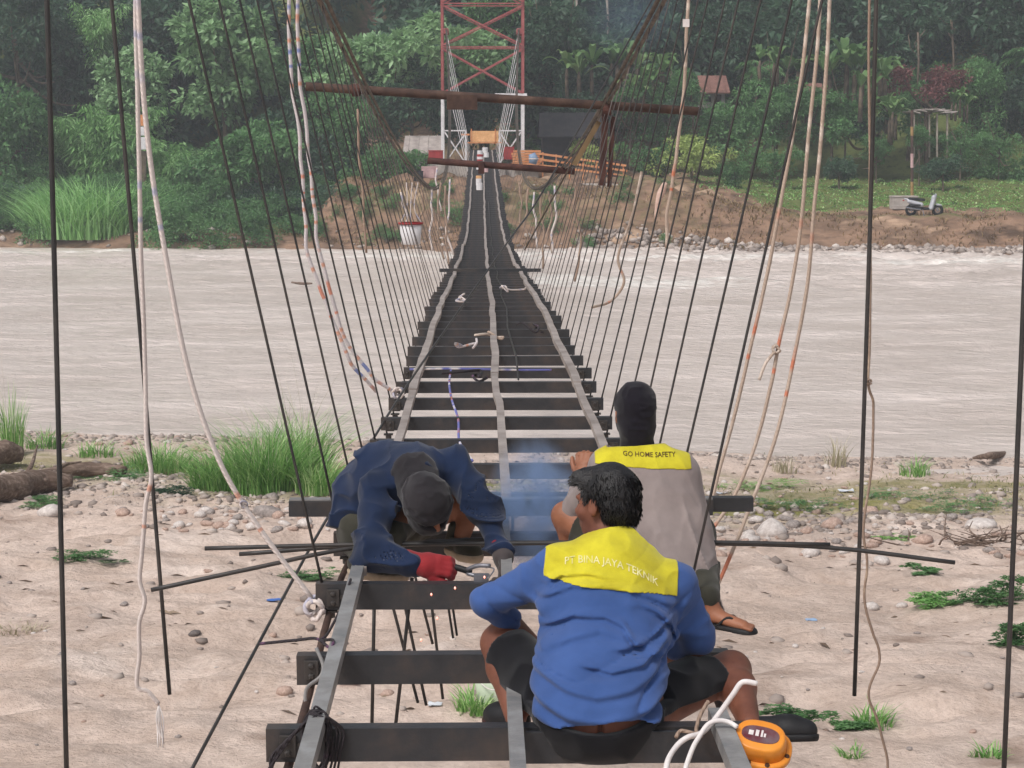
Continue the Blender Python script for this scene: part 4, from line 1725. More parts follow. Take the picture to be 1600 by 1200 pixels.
def clothmat(name, a, b, rough=0.9, weave=260, scale=4):
    m = pmat(name, a, b, scale, rough, 0.25, weave, spec=0.15, bdist=0.003)
    m.node_tree.nodes['Principled BSDF'].inputs['Sheen Weight'].default_value = 0.15
    return m


M['skin'] = skinmat('skin', srgb(134, 86, 62), srgb(158, 106, 80))
M['skin_dark'] = skinmat('skin_dark', srgb(98, 58, 44), srgb(124, 78, 60))
M['blue'] = clothmat('blue_cotton', srgb(52, 77, 127), srgb(64, 91, 146))
M['yellow'] = clothmat('yellow_cotton', srgb(176, 164, 40), srgb(208, 198, 52), scale=7)
M['navy'] = clothmat('navy_cotton', srgb(18, 30, 52), srgb(30, 44, 72), scale=3)
M['greyshirt'] = clothmat('grey_cotton', srgb(130, 119, 116), srgb(150, 138, 134))
M['black'] = clothmat('black_cotton', srgb(12, 12, 15), srgb(22, 22, 26))
M['beanie'] = clothmat('dark_knit', srgb(17, 15, 21), srgb(27, 24, 32), weave=180)
M['balaclava'] = clothmat('charcoal_knit', srgb(32, 30, 33), srgb(46, 43, 46), weave=180)
M['olive'] = clothmat('olive_trousers', srgb(44, 44, 38), srgb(66, 64, 54))
M['redglove'] = clothmat('red_leather', srgb(112, 26, 32), srgb(140, 40, 44), 0.75, 90)
M['greyglove'] = clothmat('sooty_glove', srgb(52, 48, 50), srgb(82, 74, 72), 0.8, 90)
M['hair'] = pmat('black_hair', srgb(14, 13, 15), srgb(26, 23, 24), 30, 0.45, 0.4, 200, spec=0.4)
M['sole'] = pmat('shoe_sole', srgb(142, 128, 110), srgb(178, 162, 142), 6, 0.85, 0.2, 40)
M['rubber'] = pmat('black_rubber', srgb(20, 20, 22), srgb(34, 34, 36), 6, 0.6, 0.1, 60)
M['print_white'] = pmat('white_print', srgb(206, 198, 110), srgb(226, 220, 170), 30, 0.9)
M['print_dark'] = pmat('dark_print', srgb(70, 52, 30), srgb(96, 72, 40), 30, 0.9)
M['eye'] = pmat('eye_white', srgb(200, 192, 186), None, rough=0.2)
M['iris'] = pmat('eye_dark', srgb(22, 16, 14), None, rough=0.15)


def project_text(body, txt, origin, right, up, depth_dir, size, fields, m, parent, name='lettering', sag=None, gap=0.0022):
    """flat print laid onto the cloth: every point of the letters is moved along depth_dir to the surface of the field"""
    cu = bpy.data.curves.new(name, 'FONT')
    cu.body = txt
    cu.size = size
    cu.align_x = 'CENTER'
    cu.resolution_u = 2
    cu.offset = size * 0.012
    tmp = bpy.data.objects.new('tmp', cu)
    me = bpy.data.meshes.new_from_object(tmp)
    bpy.data.objects.remove(tmp)
    bm = bmesh.new()
    bm.from_mesh(me)
    bmesh.ops.triangulate(bm, faces=bm.faces[:])
    for _ in range(2):
        es = [e for e in bm.edges if e.calc_length() > size * 0.16]
        if es:
            bmesh.ops.subdivide_edges(bm, edges=es, cuts=1)
            bmesh.ops.triangulate(bm, faces=bm.faces[:])
    co = np.array([v.co[:] for v in bm.verts])
    u = co[:, 0]
    w = co[:, 1] + (sag(u) if sag else 0)
    p = np.array(list(origin)) + u[:, None] * np.array(list(right)) + w[:, None] * np.array(list(up))
    d = np.array(list(depth_dir), float)
    d /= np.linalg.norm(d)
    ts = np.arange(-0.25, 0.3, 0.002)
    best = np.full(len(p), 0.0)
    done = np.zeros(len(p), bool)
    F = fields
    for t in ts:
        q = (p + d * t - F.lo) / F.h
        i = np.clip(np.floor(q).astype(int), 0, F.n - 2)
        f = np.clip(q - i, 0, 1)
        val = 0
        for a in (0, 1):
            for b in (0, 1):
                for c in (0, 1):
                    val = val + F.F[i[:, 0] + a, i[:, 1] + b, i[:, 2] + c] * np.where(a, f[:, 0], 1 - f[:, 0]) * np.where(b, f[:, 1], 1 - f[:, 1]) * np.where(c, f[:, 2], 1 - f[:, 2])
        hit = (~done) & (val < gap)
        best[hit] = t
        done |= hit
    p = p + d * best[:, None]
    for v, c in zip(bm.verts, p):
        v.co = c
    out = bpy.data.meshes.new(name)
    bm.to_mesh(out)
    bm.free()
    return link(name, out, m, parent)


def shoe(parent, heel, toe, up, m_up, m_sole, w=0.048, h=0.075, sole=0.018, low=False):
    """closed shoe: rounded upper on a separate sole"""
    heel, toe, up = (np.array(list(v), float) for v in (heel, toe, up))
    d = toe - heel
    L = np.linalg.norm(d)
    d /= L
    R = frame(d, up)
    r, u = R[:, 0], R[:, 2]
    lo = np.minimum(heel, toe) - 0.16
    hi = np.maximum(heel, toe) + 0.16
    A = Field(lo, hi, 0.006)
    A.cap(heel + u * 0.03 + d * 0.01, heel + u * 0.02 + d * L * 0.6, w * 0.8, w, 0.03, (r, 0.9))
    A.cap(heel + u * 0.02 + d * L * 0.55, toe - d * w + u * 0.016, w * 0.95, w * 0.78, 0.03, (r, 1.12))
    if not low:
        A.cap(heel + u * 0.05 + d * 0.02, heel + u * (h + 0.01) + d * 0.035, w * .75, w * .72, 0.02)
    A.cut(lambda X: -((X - heel) @ u) + 0.0)
    S = Field(lo, hi, 0.006)
    S.cap(heel + d * 0.01, heel + d * L * 0.6, w * 0.82, w * 0.98, 0.02, (u, 0.9))
    S.cap(heel + d * L * 0.55, toe - d * w, w * 1.0, w * 0.86, 0.02, (r, 1.12))
    S.cut(lambda X: np.abs((X - heel) @ u + sole * .35) - sole * .65)
    o = link('shoe', A.mesh('shoe'), m_up, parent)
    link('sole', S.mesh('sole'), m_sole, o)
    return o


# ================================================================ worker in the blue shirt, sitting with his back to the camera
def worker_blue():
    o = P(930, 1143, 5.52)
    o.z = deck(5.5)
    root = empty('person', o, 'man in blue shirt with bright yellow back panel and black shorts, sitting and looking aside', 'person')
    O = np.array(o)

    def J(px, py, Y):
        return np.array(P(px, py, Y)) - O
    pel, wst = J(934, 1116, 5.52), J(936, 1058, 5.60)
    chest, upc = J(946, 955, 5.76), J(958, 890, 5.82)
    shL, shR = J(872, 890, 5.84), J(1050, 915, 5.84)
    nk, hd = J(958, 842, 5.88), J(946, 786, 5.93)
    elL, wrL = J(762, 938, 5.92), J(838, 1012, 6.12)
    elR, wrR = J(1094, 1000, 5.88), J(1000, 1040, 6.10)
    hpL, knL, anL = J(885, 1112, 5.64), J(781, 1005, 5.98), J(806, 1122, 5.72)
    hpR, knR, anR = J(985, 1114, 5.64), J(1143, 1047, 5.98), J(1172, 1132, 5.62)
    side = np.array([1.0, 0, 0])
    fwd_h = np.array([-0.78, 0.60, -0.10])
    lo, hi = np.array([-0.52, -0.28, -0.12]), np.array([0.66, 0.75, 0.82])

    def limbs(B, g=0.0, k=0.03, parts='all'):
        if parts in ('all', 'torso'):
            B.cap(pel, wst, 0.125, 0.122, 0.06, (side, 1.36), g)
            B.cap(wst, chest, 0.118, 0.122, 0.06, (side, 1.42), g)
            B.cap(chest, upc, 0.122, 0.095, 0.06, (side, 1.52), g)
            B.cap(shL, shR, 0.062, 0.062, 0.06, None, g)
            B.cap(upc, nk, 0.085, 0.058, 0.06, (side, 1.25), g)
        if parts in ('all', 'arms'):
            B.cap(shL, elL, 0.057, 0.043, k, None, g)
            B.cap(shR, elR, 0.057, 0.043, k, None, g)
            B.cap(elL, wrL, 0.043, 0.028, k, None, g)
            B.cap(elR, wrR, 0.043, 0.028, k, None, g)
        if parts in ('all', 'legs'):
            B.cap(pel, hpL, 0.13, 0.105, 0.05, None, g)
            B.cap(pel, hpR, 0.13, 0.105, 0.05, None, g)
            B.cap(hpL, knL, 0.096, 0.060, k, None, g)
            B.cap(hpR, knR, 0.096, 0.062, k, None, g)
            for kn, an in ((knL, anL), (knR, anR)):
                md = kn * 0.66 + an * 0.34
                B.cap(kn, md, 0.058, 0.057, k, None, g)
                B.cap(md, an, 0.057, 0.034, k, None, g)

    # body
    B = Field(lo, hi, 0.0075)
    limbs(B, -0.014, 0.03, 'torso')
    limbs(B, 0, 0.03, 'arms')
    limbs(B, 0, 0.03, 'legs')
    B.cap(nk, hd + (0, 0, -0.05), 0.056, 0.052, 0.03)
    RH = frame(fwd_h, (0.05, 0.12, 1))
    q = add_head(B, hd, RH)
    add_hand(B, wrL, (0.55, 0.5, -0.35), (0.1, -0.2, -1), 1, 0.7)
    add_hand(B, wrR, (-0.6, 0.45, -0.3), (0, -0.2, -1), -1, 0.7)
    # soft crease at the base of the spine
    B.cap(pel + np.array([0.0, -0.13, 0.03]), pel + np.array([0.0, -0.14, -0.09]), 0.006, 0.010, 0.012, neg=True)
    link('body', B.mesh('body'), M['skin_dark'], root)
    for s in (-1, 1):
        e = MB()
        e.lathe(q(s * 0.030, 0.0735, 0.003), [(0.001, -0.010), (0.007, -0.007), (0.010, 0.0), (0.007, 0.007), (0.001, 0.010)], 12)
        eo = e.build('eye', M['eye'], root, None, True)
        e = MB().lathe(q(s * 0.030, 0.0825, 0.003), [(0.0055, 0), (0.005, 0.0018)], 10, tuple(RH[:, 1]))
        e.build('iris', M['iris'], eo)

    # shirt
    S = Field(lo, hi, 0.0065)
    limbs(S, 0.014, 0.045, 'torso')
    # the loose cloth hangs out a little at the back and sides
    S.cap(chest + (0, -0.03, -0.05), pel + (0.0, -0.045, 0.03), 0.120, 0.128, 0.07, (side, 1.38))
    for a, b, w in ((shL, elL, wrL), (shR, elR, wrR)):
        S.cap(a, b, 0.074, 0.056, 0.045)
        S.cap(b, b * 0.6 + w * 0.4, 0.056, 0.050, 0.03)
    hem = J(934, 1124, 5.40)[2]

    lines = [[(846, 946), (895, 926), (945, 922), (995, 932), (1058, 958)], [(850, 984), (895, 963), (945, 962), (972, 974), (990, 1000)],
             [(846, 1010), (890, 990), (935, 978), (985, 992), (1040, 1022)], [(1048, 976), (1015, 992), (985, 1002), (955, 1000)],
             [(836, 1036), (880, 1050), (925, 1056), (980, 1050), (1036, 1034)], [(832, 1068), (880, 1088), (930, 1094), (985, 1086), (1034, 1068)],
             [(856, 925), (880, 912), (920, 908), (960, 914)], [(1000, 948), (1030, 962), (1052, 985), (1060, 1010)], [(840, 1100), (890, 1112), (950, 1112), (1030, 1098)],
             [(905, 1020), (950, 1026), (1000, 1020), (1042, 1000)]]
    curves = [np.array([J(px, py, 5.62)[[0, 2]] for px, py in l]) for l in lines]
    curves = [c[np.argsort(c[:, 0])] for c in curves]

    def crease(X):
        s = np.zeros(len(X))
        for k, c in enumerate(curves):
            zc = np.interp(X[:, 0], c[:, 0], c[:, 1])
            dz = X[:, 2] - zc
            w = 0.0125 + 0.003 * (k % 3)
            end = np.clip((X[:, 0] - c[0, 0] + 0.03) / 0.06, 0, 1) * np.clip((c[-1, 0] + 0.03 - X[:, 0]) / 0.06, 0, 1)
            s += (0.009 + 0.004 * (k % 2)) * 1.65 * (dz / w) * np.exp(-(dz / w) ** 2) * end
        # sleeves: rings of cloth pushed together round the arm
        for a_, b_ in ((shL, elL), (shR, elR)):
            ab = b_ - a_
            t_ = ((X - a_) @ ab) / ab.dot(ab)
            m_ = np.clip((t_ - 0.2) * 4, 0, 1) * (np.linalg.norm(X - a_ - np.clip(t_, 0, 1)[:, None] * ab, axis=1) < 0.11)
            s += m_ * 0.005 * np.sin(t_ * 26 + 6 * fbm(X * 7, 1, 5)) 
        return s * (X[:, 1] < chest[1] + 0.02)

    def folds(X):
        t = np.clip((upc[2] - X[:, 2]) / 0.45, 0, 1)
        wv = np.stack([X[:, 0] * 3.2, X[:, 1] * 2.0, X[:, 2] * 11 + 1.6 * np.cos(X[:, 0] * 5.0)], -1)
        a = ridges(wv, (0.75, 1, 0.8), 3, 3, 1) * 0.026
        b = ridges(X + 4, (5, 4, 12), 9, 4, 1) * 0.010
        dl = np.minimum(np.linalg.norm(X - shL - (0.05, 0, -.05), axis=1), np.linalg.norm(X - shR + (0.05, 0, .05), axis=1))
        c = ridges(X + 9, (11, 8, 8), 5, 3, 1) * 0.016 * np.clip(1.3 - dl / 0.25, 0, 1)
        cr = ridges(wv * 0.8 + 5.3, (0.8, 1, 1.0), 8, 12, 1) * 0.020
        return (a * 0.8 + b - cr) * (0.12 + 0.88 * t) + c + crease(X) - 0.010
    S.displace(folds)
    S.cut(lambda X: hem + 0.12 * np.clip(X[..., 1] + 0.02, 0, 1) - 0.02 * np.clip(np.abs(X[..., 0]) * 8 - 0.4, 0, 1) + 0.012 * np.sin(X[..., 0] * 17) - X[..., 2])
    # neck opening
    nd = (hd - nk) / np.linalg.norm(hd - nk)
    S.cut(lambda X: np.where(np.linalg.norm(X - nk, axis=-1) < 0.13, (X - nk) @ nd - 0.022, -1))
    solid = S.copy()
    S.shell(0.016)
    link('shirt', S.mesh('shirt'), M['blue'], root)
    # collar
    C = Field(nk - 0.16, nk + 0.16, 0.0055)
    C.cap(nk - nd * 0.02, nk + nd * 0.03, 0.072, 0.066, 0.01, (side, 1.1))
    C.cut(lambda X: np.abs((X - nk) @ nd - 0.004) - 0.022)
    C.shell(0.010)
    link('collar', C.mesh('collar'), M['blue'], root)
    # yellow back panel with its worn white print
    Yk = finer(solid, upc - (0.3, 0.25, 0.2), upc + (0.3, 0.2, 0.2))
    Yk.F = Yk.F - 0.0035
    a, b = J(849, 906, 5.7), J(1060, 936, 5.7)
    tl, tr = J(858, 850, 5.7), J(1066, 880, 5.7)

    def yoke(X):
        x, z = X[..., 0], X[..., 2]
        bot = a[2] + (b[2] - a[2]) * ((x - a[0]) / (b[0] - a[0])) ** 1.5 * (x > a[0]) - 0.006 * np.sin((x - a[0]) * 14)
        dl = (a[0] + (tl[0] - a[0]) * (z - a[2]) / (tl[2] - a[2])) - x
        dr = x - (b[0] + (tr[0] - b[0]) * (z - b[2]) / (tr[2] - b[2]))
        front = (X[..., 1] - (upc[1] + 0.03)) * 0.7
        return np.maximum(np.maximum(bot - z, np.maximum(dl, dr)), front)
    Yk.cut(yoke)
    link('back_panel', Yk.mesh('back_panel'), M['yellow'], root)
    c0 = J(962, 893, 5.55)
    project_text(None, 'PT BINA JAYA TEKNIK', c0, (1, 0, -0.17), (0.05, 0.3, 1), (0, 1, -0.12), 0.030, Yk, M['print_white'], root, 'lettering', lambda u: -1.4 * (u + 0.02) ** 2)

    # shorts
    T = Field(lo, hi, 0.007)
    T.cap(pel, hpL, 0.145, 0.120, 0.05)
    T.cap(pel, hpR, 0.145, 0.120, 0.05)
    T.cap(pel + (0, -0.016, 0.0), pel + (0, 0.06, -0.03), 0.146, 0.138, 0.04, (side, 1.3))
    T.cap(hpL, hpL * .13 + knL * .87, 0.118, 0.082, 0.04)
    T.cap(hpR, hpR * .22 + knR * .78, 0.120, 0.084, 0.04)
    T.displace(lambda X: ridges(X, (7, 7, 9), 12, 2.5) * 0.014 - 0.004)
    T.cut(lambda X: X[..., 2] - (pel[2] + 0.002 - 0.016 * np.cos(np.clip(X[..., 0] * 13, -3.1, 3.1)) + 1.3 * np.clip(X[..., 1] - 0.10, 0, 1)))
    T.cut(lambda X: np.where(X[..., 1] > -0.075, 0.004, -0.105) - X[..., 2])
    for hp, kn, fr in ((hpL, knL, 0.86), (hpR, knR, 0.78)):
        d = (kn - hp) / np.linalg.norm(kn - hp)
        c = hp + (kn - hp) * fr
        T.cut(lambda X: np.where(np.linalg.norm(X - kn, axis=-1) < 0.16, (X - c) @ d, -1))
    link('shorts', T.mesh('shorts'), M['black'], root)

    # hair: cap of short hair with loose strands over it
    H = Field(hd - 0.19, hd + 0.19, 0.0055)
    H.ell(q(0, -0.018, 0.030), (0.087, 0.106, 0.103), RH, 0.02)
    H.ell(q(0, -0.055, -0.03), (0.070, 0.060, 0.060), RH, 0.03)
    H.cap(q(-0.05, 0.062, 0.082), q(0.045, 0.066, 0.084), 0.030, 0.030, 0.03)
    H.displace(lambda X: ridges(X, (30, 30, 16), 31, 1.5) * 0.006 - 0.003)

    def hairline(X):
        L = (X - hd) @ RH
        face = np.minimum(L[..., 1] - 0.030 - 0.25 * np.clip(L[..., 2], -.1, .2), 0.066 - L[..., 2])
        ear = 0.030 - np.sqrt((L[..., 1] - 0.0) ** 2 + (L[..., 2] + 0.020) ** 2 * 0.6)
        low = np.maximum(-0.075 - L[..., 2], -0.045 - L[..., 2] + 0.9 * (L[..., 1] + 0.03))
        return np.maximum(np.maximum(face, ear), low)
    H.cut(hairline)
    hm = H.mesh('hair')
    ho = link('hair', hm, M['hair'], root)
    co = np.empty(len(hm.vertices) * 3)
    hm.vertices.foreach_get('co', co)
    co = co.reshape(-1, 3)
    r = np.random.default_rng(8)
    pick = co[r.choice(len(co), 3600)]
    L = (pick - hd) @ RH
    nrm = unit(pick - hd)
    flow = unit(np.stack([L[:, 0] * 2.0, 0.35 * np.ones(len(L)) * np.where(L[:, 1] > 0, 1, -0.4), -0.25 - 0.6 * (L[:, 2] < 0.05)], -1)) @ RH.T
    dr = unit(flow * 1.0 + nrm * 0.12 + r.normal(0, .12, pick.shape))
    sd = unit(np.cross(dr, nrm))
    ln = r.uniform(0.012, 0.026, len(pick))[:, None]
    v = np.stack([pick - sd * 0.0012 - nrm * 0.003, pick + sd * 0.0012 - nrm * 0.003, pick + dr * ln * 0.6 + sd * .0008, pick + dr * ln - nrm * 0.004], 1).reshape(-1, 3)
    i = np.arange(len(pick)) * 4
    so = link('strands', mesh_np('strands', v, np.stack([i, i + 1, i + 2, i + 3], -1), True), M['hair'], ho)
    # shoes
    sh = shoe(root, anR + (-0.01, 0.01, -0.045), anR + (0.215, -0.05, -0.02), (-0.12, 0.35, 1), M['rubber'], M['rubber'], 0.044, low=True)
    sh['label'] = 'black shoe pointing outward past the orange tool'
    shoe(root, anL + (0.02, 0.02, -0.055), anL + (-0.09, 0.20, -0.055), (0, 0, 1), M['rubber'], M['rust_dark'], 0.045)
    return root


worker_blue()


# ================================================================ welder bent over the beam, facing the camera
def worker_welder():
    o = P(590, 893, 7.4)
    o.z = deck(7.4)
    root = empty('person', o, 'man in navy jacket and charcoal head cover, bent over to weld', 'person')
    O = np.array(o)

    def J(px, py, Y):
        return np.array(P(px, py, Y)) - O
    pel, wst = J(578, 818, 8.02), J(584, 770, 8.06)
    chest, upc = J(608, 745, 7.98), J(642, 736, 7.88)
    shR, shL = J(590, 768, 7.70), J(706, 730, 7.90)
    nk, hd = J(650, 745, 7.68), J(668, 788, 7.50)
    elR, wrR = J(580, 868, 7.42), J(656, 882, 7.33)
    elL, wrL = J(756, 800, 7.72), J(784, 862, 7.52)
    hpR, knR, anR = J(572, 832, 7.92), J(640, 800, 7.82), J(584, 868, 7.50)
    hpL, knL, anL = J(598, 826, 8.12), J(738, 782, 8.02), J(722, 838, 7.98)
    lo, hi = np.array([-0.42, -0.36, -0.1]), np.array([0.68, 0.92, 0.66])
    # the spine lies across: the wide direction of the trunk is the line of the shoulders
    side = unit(shL - shR)
    fw = np.array([0.42, -0.52, -0.74])
    RH = frame(fw, (0.25, -0.85, 0.35))

    B = Field(lo, hi, 0.0075)

    def trunk(F, g, k=0.06):
        F.cap(pel, wst, 0.118, 0.118, k, (side, 1.2), g)
        F.cap(wst, chest, 0.118, 0.118, k, (side, 1.3), g)
        F.cap(chest, upc, 0.115, 0.098, k, (side, 1.35), g)
        F.cap(shL, shR, 0.060, 0.060, k, None, g)
        F.cap(upc, nk, 0.085, 0.060, k, None, g)
    trunk(B, 0)
    for a, b, w in ((shL, elL, wrL), (shR, elR, wrR)):
        B.cap(a, b, 0.052, 0.042, 0.03)
        B.cap(b, w, 0.042, 0.028, 0.03)
    for hp, kn, an in ((hpL, knL, anL), (hpR, knR, anR)):
        B.cap(pel, hp, 0.11, 0.10, 0.04)
        B.cap(hp, kn, 0.088, 0.056, 0.03)
        B.cap(kn, an, 0.055, 0.036, 0.03)
    B.cap(nk, hd, 0.055, 0.055, 0.03)
    q = add_head(B, hd, RH)
    add_hand(B, wrR, (0.9, -0.25, 0.0), (0.25, 0.8, -0.5), 1, 0.9)
    add_hand(B, wrL, (0.10, -0.45, -0.85), (-0.9, -0.2, 0.1), 1, 0.8)
    link('body', B.mesh('body'), M['skin'], root)

    # jacket
    S = Field(lo, hi, 0.0068)
    trunk(S, 0.018)
    S.cap(wst + (-0.01, 0, 0.0), pel + (-0.03, 0.0, -0.02), 0.122, 0.126, 0.06, (side, 1.15))
    for a, b, w in ((shL, elL, wrL), (shR, elR, wrR)):
        S.cap(a, b, 0.073, 0.062, 0.04)
        S.cap(b, w * 0.92 + b * .08, 0.062, 0.044, 0.03)

    def folds(X):
        a = ridges(X, (5, 5, 9), 14, 4, 1) * 0.030
        b = ridges(X + 3, (11, 10, 11), 15, 4, 1) * 0.010
        return a + b - 0.007
    S.displace(folds)
    nd = unit(hd - nk)
    S.cut(lambda X: np.where(np.linalg.norm(X - nk, axis=-1) < 0.14, (X - nk) @ nd - 0.03, -1))
    down = unit(pel - wst + np.array([-0.02, 0, -0.02]))
    S.cut(lambda X: np.where((np.linalg.norm(X - elR, axis=-1) > 0.24) & (np.linalg.norm(X - wrR, axis=-1) > 0.22) & (np.linalg.norm(X - wrL, axis=-1) > 0.2), (X - pel) @ down - 0.055, -1))
    S.shell(0.016)
    link('jacket', S.mesh('jacket'), M['navy'], root)
    # trousers
    T = Field(lo, hi, 0.0075)
    for hp, kn, an in ((hpL, knL, anL), (hpR, knR, anR)):
        T.cap(pel, hp, 0.124, 0.115, 0.04)
        T.cap(hp, kn, 0.104, 0.076, 0.04)
        T.cap(kn, an * .9 + kn * .1, 0.074, 0.058, 0.03)
    T.displace(lambda X: ridges(X, (11, 11, 11), 22, 3) * 0.016 - 0.005)
    T.cut(lambda X: (X - pel) @ (-down) - 0.02)
    link('trousers', T.mesh('trousers'), M['olive'], root)
    # knitted head cover with an eye opening, and its neck
    K = Field(hd - 0.24, hd + 0.24, 0.006)
    K.ell(q(0, -0.010, 0.028), (0.096, 0.114, 0.112), RH, 0.02)
    K.ell(q(0, 0.030, -0.045), (0.080, 0.082, 0.090), RH, 0.03)
    K.cap(nk - nd * 0.03, q(0, -0.02, -0.05), 0.098, 0.082, 0.03)
    K.displace(lambda X: ridges(X, (14, 14, 20), 41, 3) * 0.009 - 0.003)
    # turned up rim
    L0 = 0.035
    K.displace(lambda X: 0.006 * (np.abs((X - hd) @ RH[:, 2] - L0) < 0.02))
    K.cut(lambda X: np.where(((X - hd) @ RH[:, 1]) > 0.03, 0.022 - np.sqrt((((X - hd) @ RH[:, 2]) - 0.004) ** 2 + 0.12 * ((X - hd) @ RH[:, 0]) ** 2), -1))
    K.cut(lambda X: -((X - nk) @ nd) - 0.05)
    link('head_cover', K.mesh('head_cover'), M['balaclava'], root)
    # gloves
    G = Field(wrR - 0.2, wrR + 0.26, 0.0055)
    add_hand(G, wrR, (0.9, -0.25, 0.0), (0.25, 0.8, -0.5), 1, 0.9, 1.0, 0.006)
    G.cap(wrR * .75 + elR * .25, wrR + unit(wrR - elR) * 0.03, 0.052, 0.040, 0.02)
    g = link('glove', G.mesh('glove'), M['redglove'], root)
    g['label'] = 'red leather welding glove'
    G = Field(wrL - 0.24, wrL + 0.2, 0.0055)
    add_hand(G, wrL, (0.10, -0.45, -0.85), (-0.9, -0.2, 0.1), 1, 0.8, 1.0, 0.006)
    G.cap(wrL + unit(wrL - elL) * 0.0, wrL + unit(wrL - elL) * 0.035, 0.040, 0.038, 0.02)
    g = link('glove', G.mesh('glove'), M['greyglove'], root)
    g['label'] = 'sooty grey welding glove'
    G = Field(wrL - 0.2, wrL + 0.2, 0.006)
    G.cap(wrL - unit(wrL - elL) * 0.03, wrL + unit(wrL - elL) * 0.012, 0.043, 0.040, 0.01)
    g = link('cuff', G.mesh('cuff'), M['redglove'], root)
    shoe(root, anR + (-0.085, 0.05, -0.075), anR + (0.15, -0.05, -0.075), (0, 0, 1), M['olive'], M['sole'], 0.047, 0.09, 0.03)
    shoe(root, anL + (-0.05, 0.06, -0.07), anL + (0.08, -0.12, -0.07), (0, 0, 1), M['olive'], M['sole'], 0.046, 0.09, 0.028)
    return root


worker_welder()


# ================================================================ worker in grey, squatting with his back to the camera
def worker_grey():
    o = P(1050, 930, 7.4)
    o.z = deck(7.4)
    root = empty('person', o, 'man in grey shirt with yellow shoulder panel and black head cover, seen from behind', 'person')
    O = np.array(o)

    def J(px, py, Y):
        return np.array(P(px, py, Y)) - O
    pel, wst = J(1044, 890, 7.56), J(1036, 845, 7.60)
    chest, upc = J(1018, 780, 7.66), J(1007, 742, 7.68)
    shL, shR = J(950, 727, 7.72), J(1062, 738, 7.66)
    nk, hd = J(996, 704, 7.70), J(992, 646, 7.72)
    elL, wrL = J(900, 800, 7.92), J(912, 752, 8.06)
    elR, wrR = J(1086, 850, 7.66), J(1040, 850, 7.98)
    hpL, knL, anL = J(1006, 888, 7.64), J(884, 806, 7.92), J(892, 868, 7.95)
    hpR, knR, anR = J(1072, 892, 7.54), J(1086, 830, 7.82), J(1106, 934, 7.28)
    side = unit(shR - shL)
    lo, hi = np.array([-0.56, -0.48, -0.34]), np.array([0.46, 0.88, 0.98])
    RH = frame((-0.22, 0.95, -0.16), (0, 0.1, 1))
    B = Field(lo, hi, 0.0075)

    def trunk(F, g, k=0.06):
        F.cap(pel, wst, 0.118, 0.116, k, (side, 1.25), g)
        F.cap(wst, chest, 0.114, 0.116, k, (side, 1.32), g)
        F.cap(chest, upc, 0.116, 0.090, k, (side, 1.42), g)
        F.cap(shL, shR, 0.058, 0.058, k, None, g)
        F.cap(upc, nk, 0.080, 0.056, k, (side, 1.2), g)
    trunk(B, 0)
    for a, b, w in ((shL, elL, wrL), (shR, elR, wrR)):
        B.cap(a, b, 0.052, 0.041, 0.03)
        B.cap(b, w, 0.041, 0.027, 0.03)
    for hp, kn, an in ((hpL, knL, anL), (hpR, knR, anR)):
        B.cap(pel, hp, 0.115, 0.10, 0.04)
        B.cap(hp, kn, 0.086, 0.060, 0.03)
        B.cap(kn, an, 0.056, 0.034, 0.03)
    B.cap(nk, hd + (0, 0, -0.05), 0.054, 0.050, 0.03)
    q = add_head(B, hd, RH)
    add_hand(B, wrL, (-0.05, 0.25, 1), (0.5, 0.9, 0), -1, 0.9)
    add_hand(B, wrR, (-0.8, 0.5, -0.2), (0, -0.2, -1), -1, 0.7)
    # bare feet in sandals
    toeR = anR + np.array([0.135, -0.085, -0.095])
    B.cap(anR, anR + (0.03, -0.01, -0.062), 0.034, 0.030, 0.02)
    B.cap(anR + (0.01, 0.0, -0.066), toeR, 0.030, 0.022, 0.02, ((0.5, 0.85, 0), 1.3))
    for k in range(5):
        p = toeR + np.array([0.5, 0.85, 0]) * (k - 2) * 0.014 + np.array([0.012, -.008, 0])
        B.cap(p, p + np.array([0.022, -0.014, -0.004]) * (1.1 - 0.12 * k), 0.0095, 0.008, 0.004)
    B.cap(anL + (0, 0, -0.05), anL + (-0.03, 0.14, -0.06), 0.030, 0.024, 0.02)
    link('body', B.mesh('body'), M['skin'], root)
    # shirt, with its long tail hanging over the hips
    S = Field(lo, hi, 0.0068)
    trunk(S, 0.018)
    S.cap(chest + (0.01, -0.015, -0.04), pel + (0.02, -0.05, -0.02), 0.122, 0.128, 0.07, (side, 1.3))
    S.cap(pel + (0.02, -0.04, 0.0), pel + (0.10, -0.14, -0.17), 0.122, 0.088, 0.06, (side, 1.2))
    for a, b, w in ((shL, elL, wrL), (shR, elR, wrR)):
        S.cap(a, b, 0.072, 0.060, 0.05)
        S.cap(b, b * 0.2 + w * 0.8, 0.060, 0.044, 0.03)

    def folds(X):
        t = np.clip((upc[2] - X[:, 2]) / 0.4, 0, 1)
        u = X[:, 0] * 0.92 + X[:, 2] * 0.38           # long folds falling from shoulder to hip
        wv = np.stack([u * 12, X[:, 1] * 3, X[:, 2] * 2.4], -1)
        a = ridges(wv, (1, 1, 1), 17, 3.5) * 0.028
        b = ridges(X + 7, (12, 10, 8), 18, 3) * 0.010
        return (a + b) * (0.3 + 0.7 * t) - 0.006
    S.displace(folds)
    hem = J(1085, 958, 7.38)
    S.cut(lambda X: hem[2] - X[..., 2] + 0.30 * np.clip(hem[0] - X[..., 0], 0, 1) + 0.9 * np.clip(X[..., 1] - pel[1] - 0.02, 0, 1) - np.where(X[..., 0] < shL[0] + 0.02, 0.6, 0))
    nd = unit(hd - nk)
    S.cut(lambda X: np.where(np.linalg.norm(X - nk, axis=-1) < 0.13, (X - nk) @ nd - 0.02, -1))
    solid = S.copy()
    S.shell(0.016)
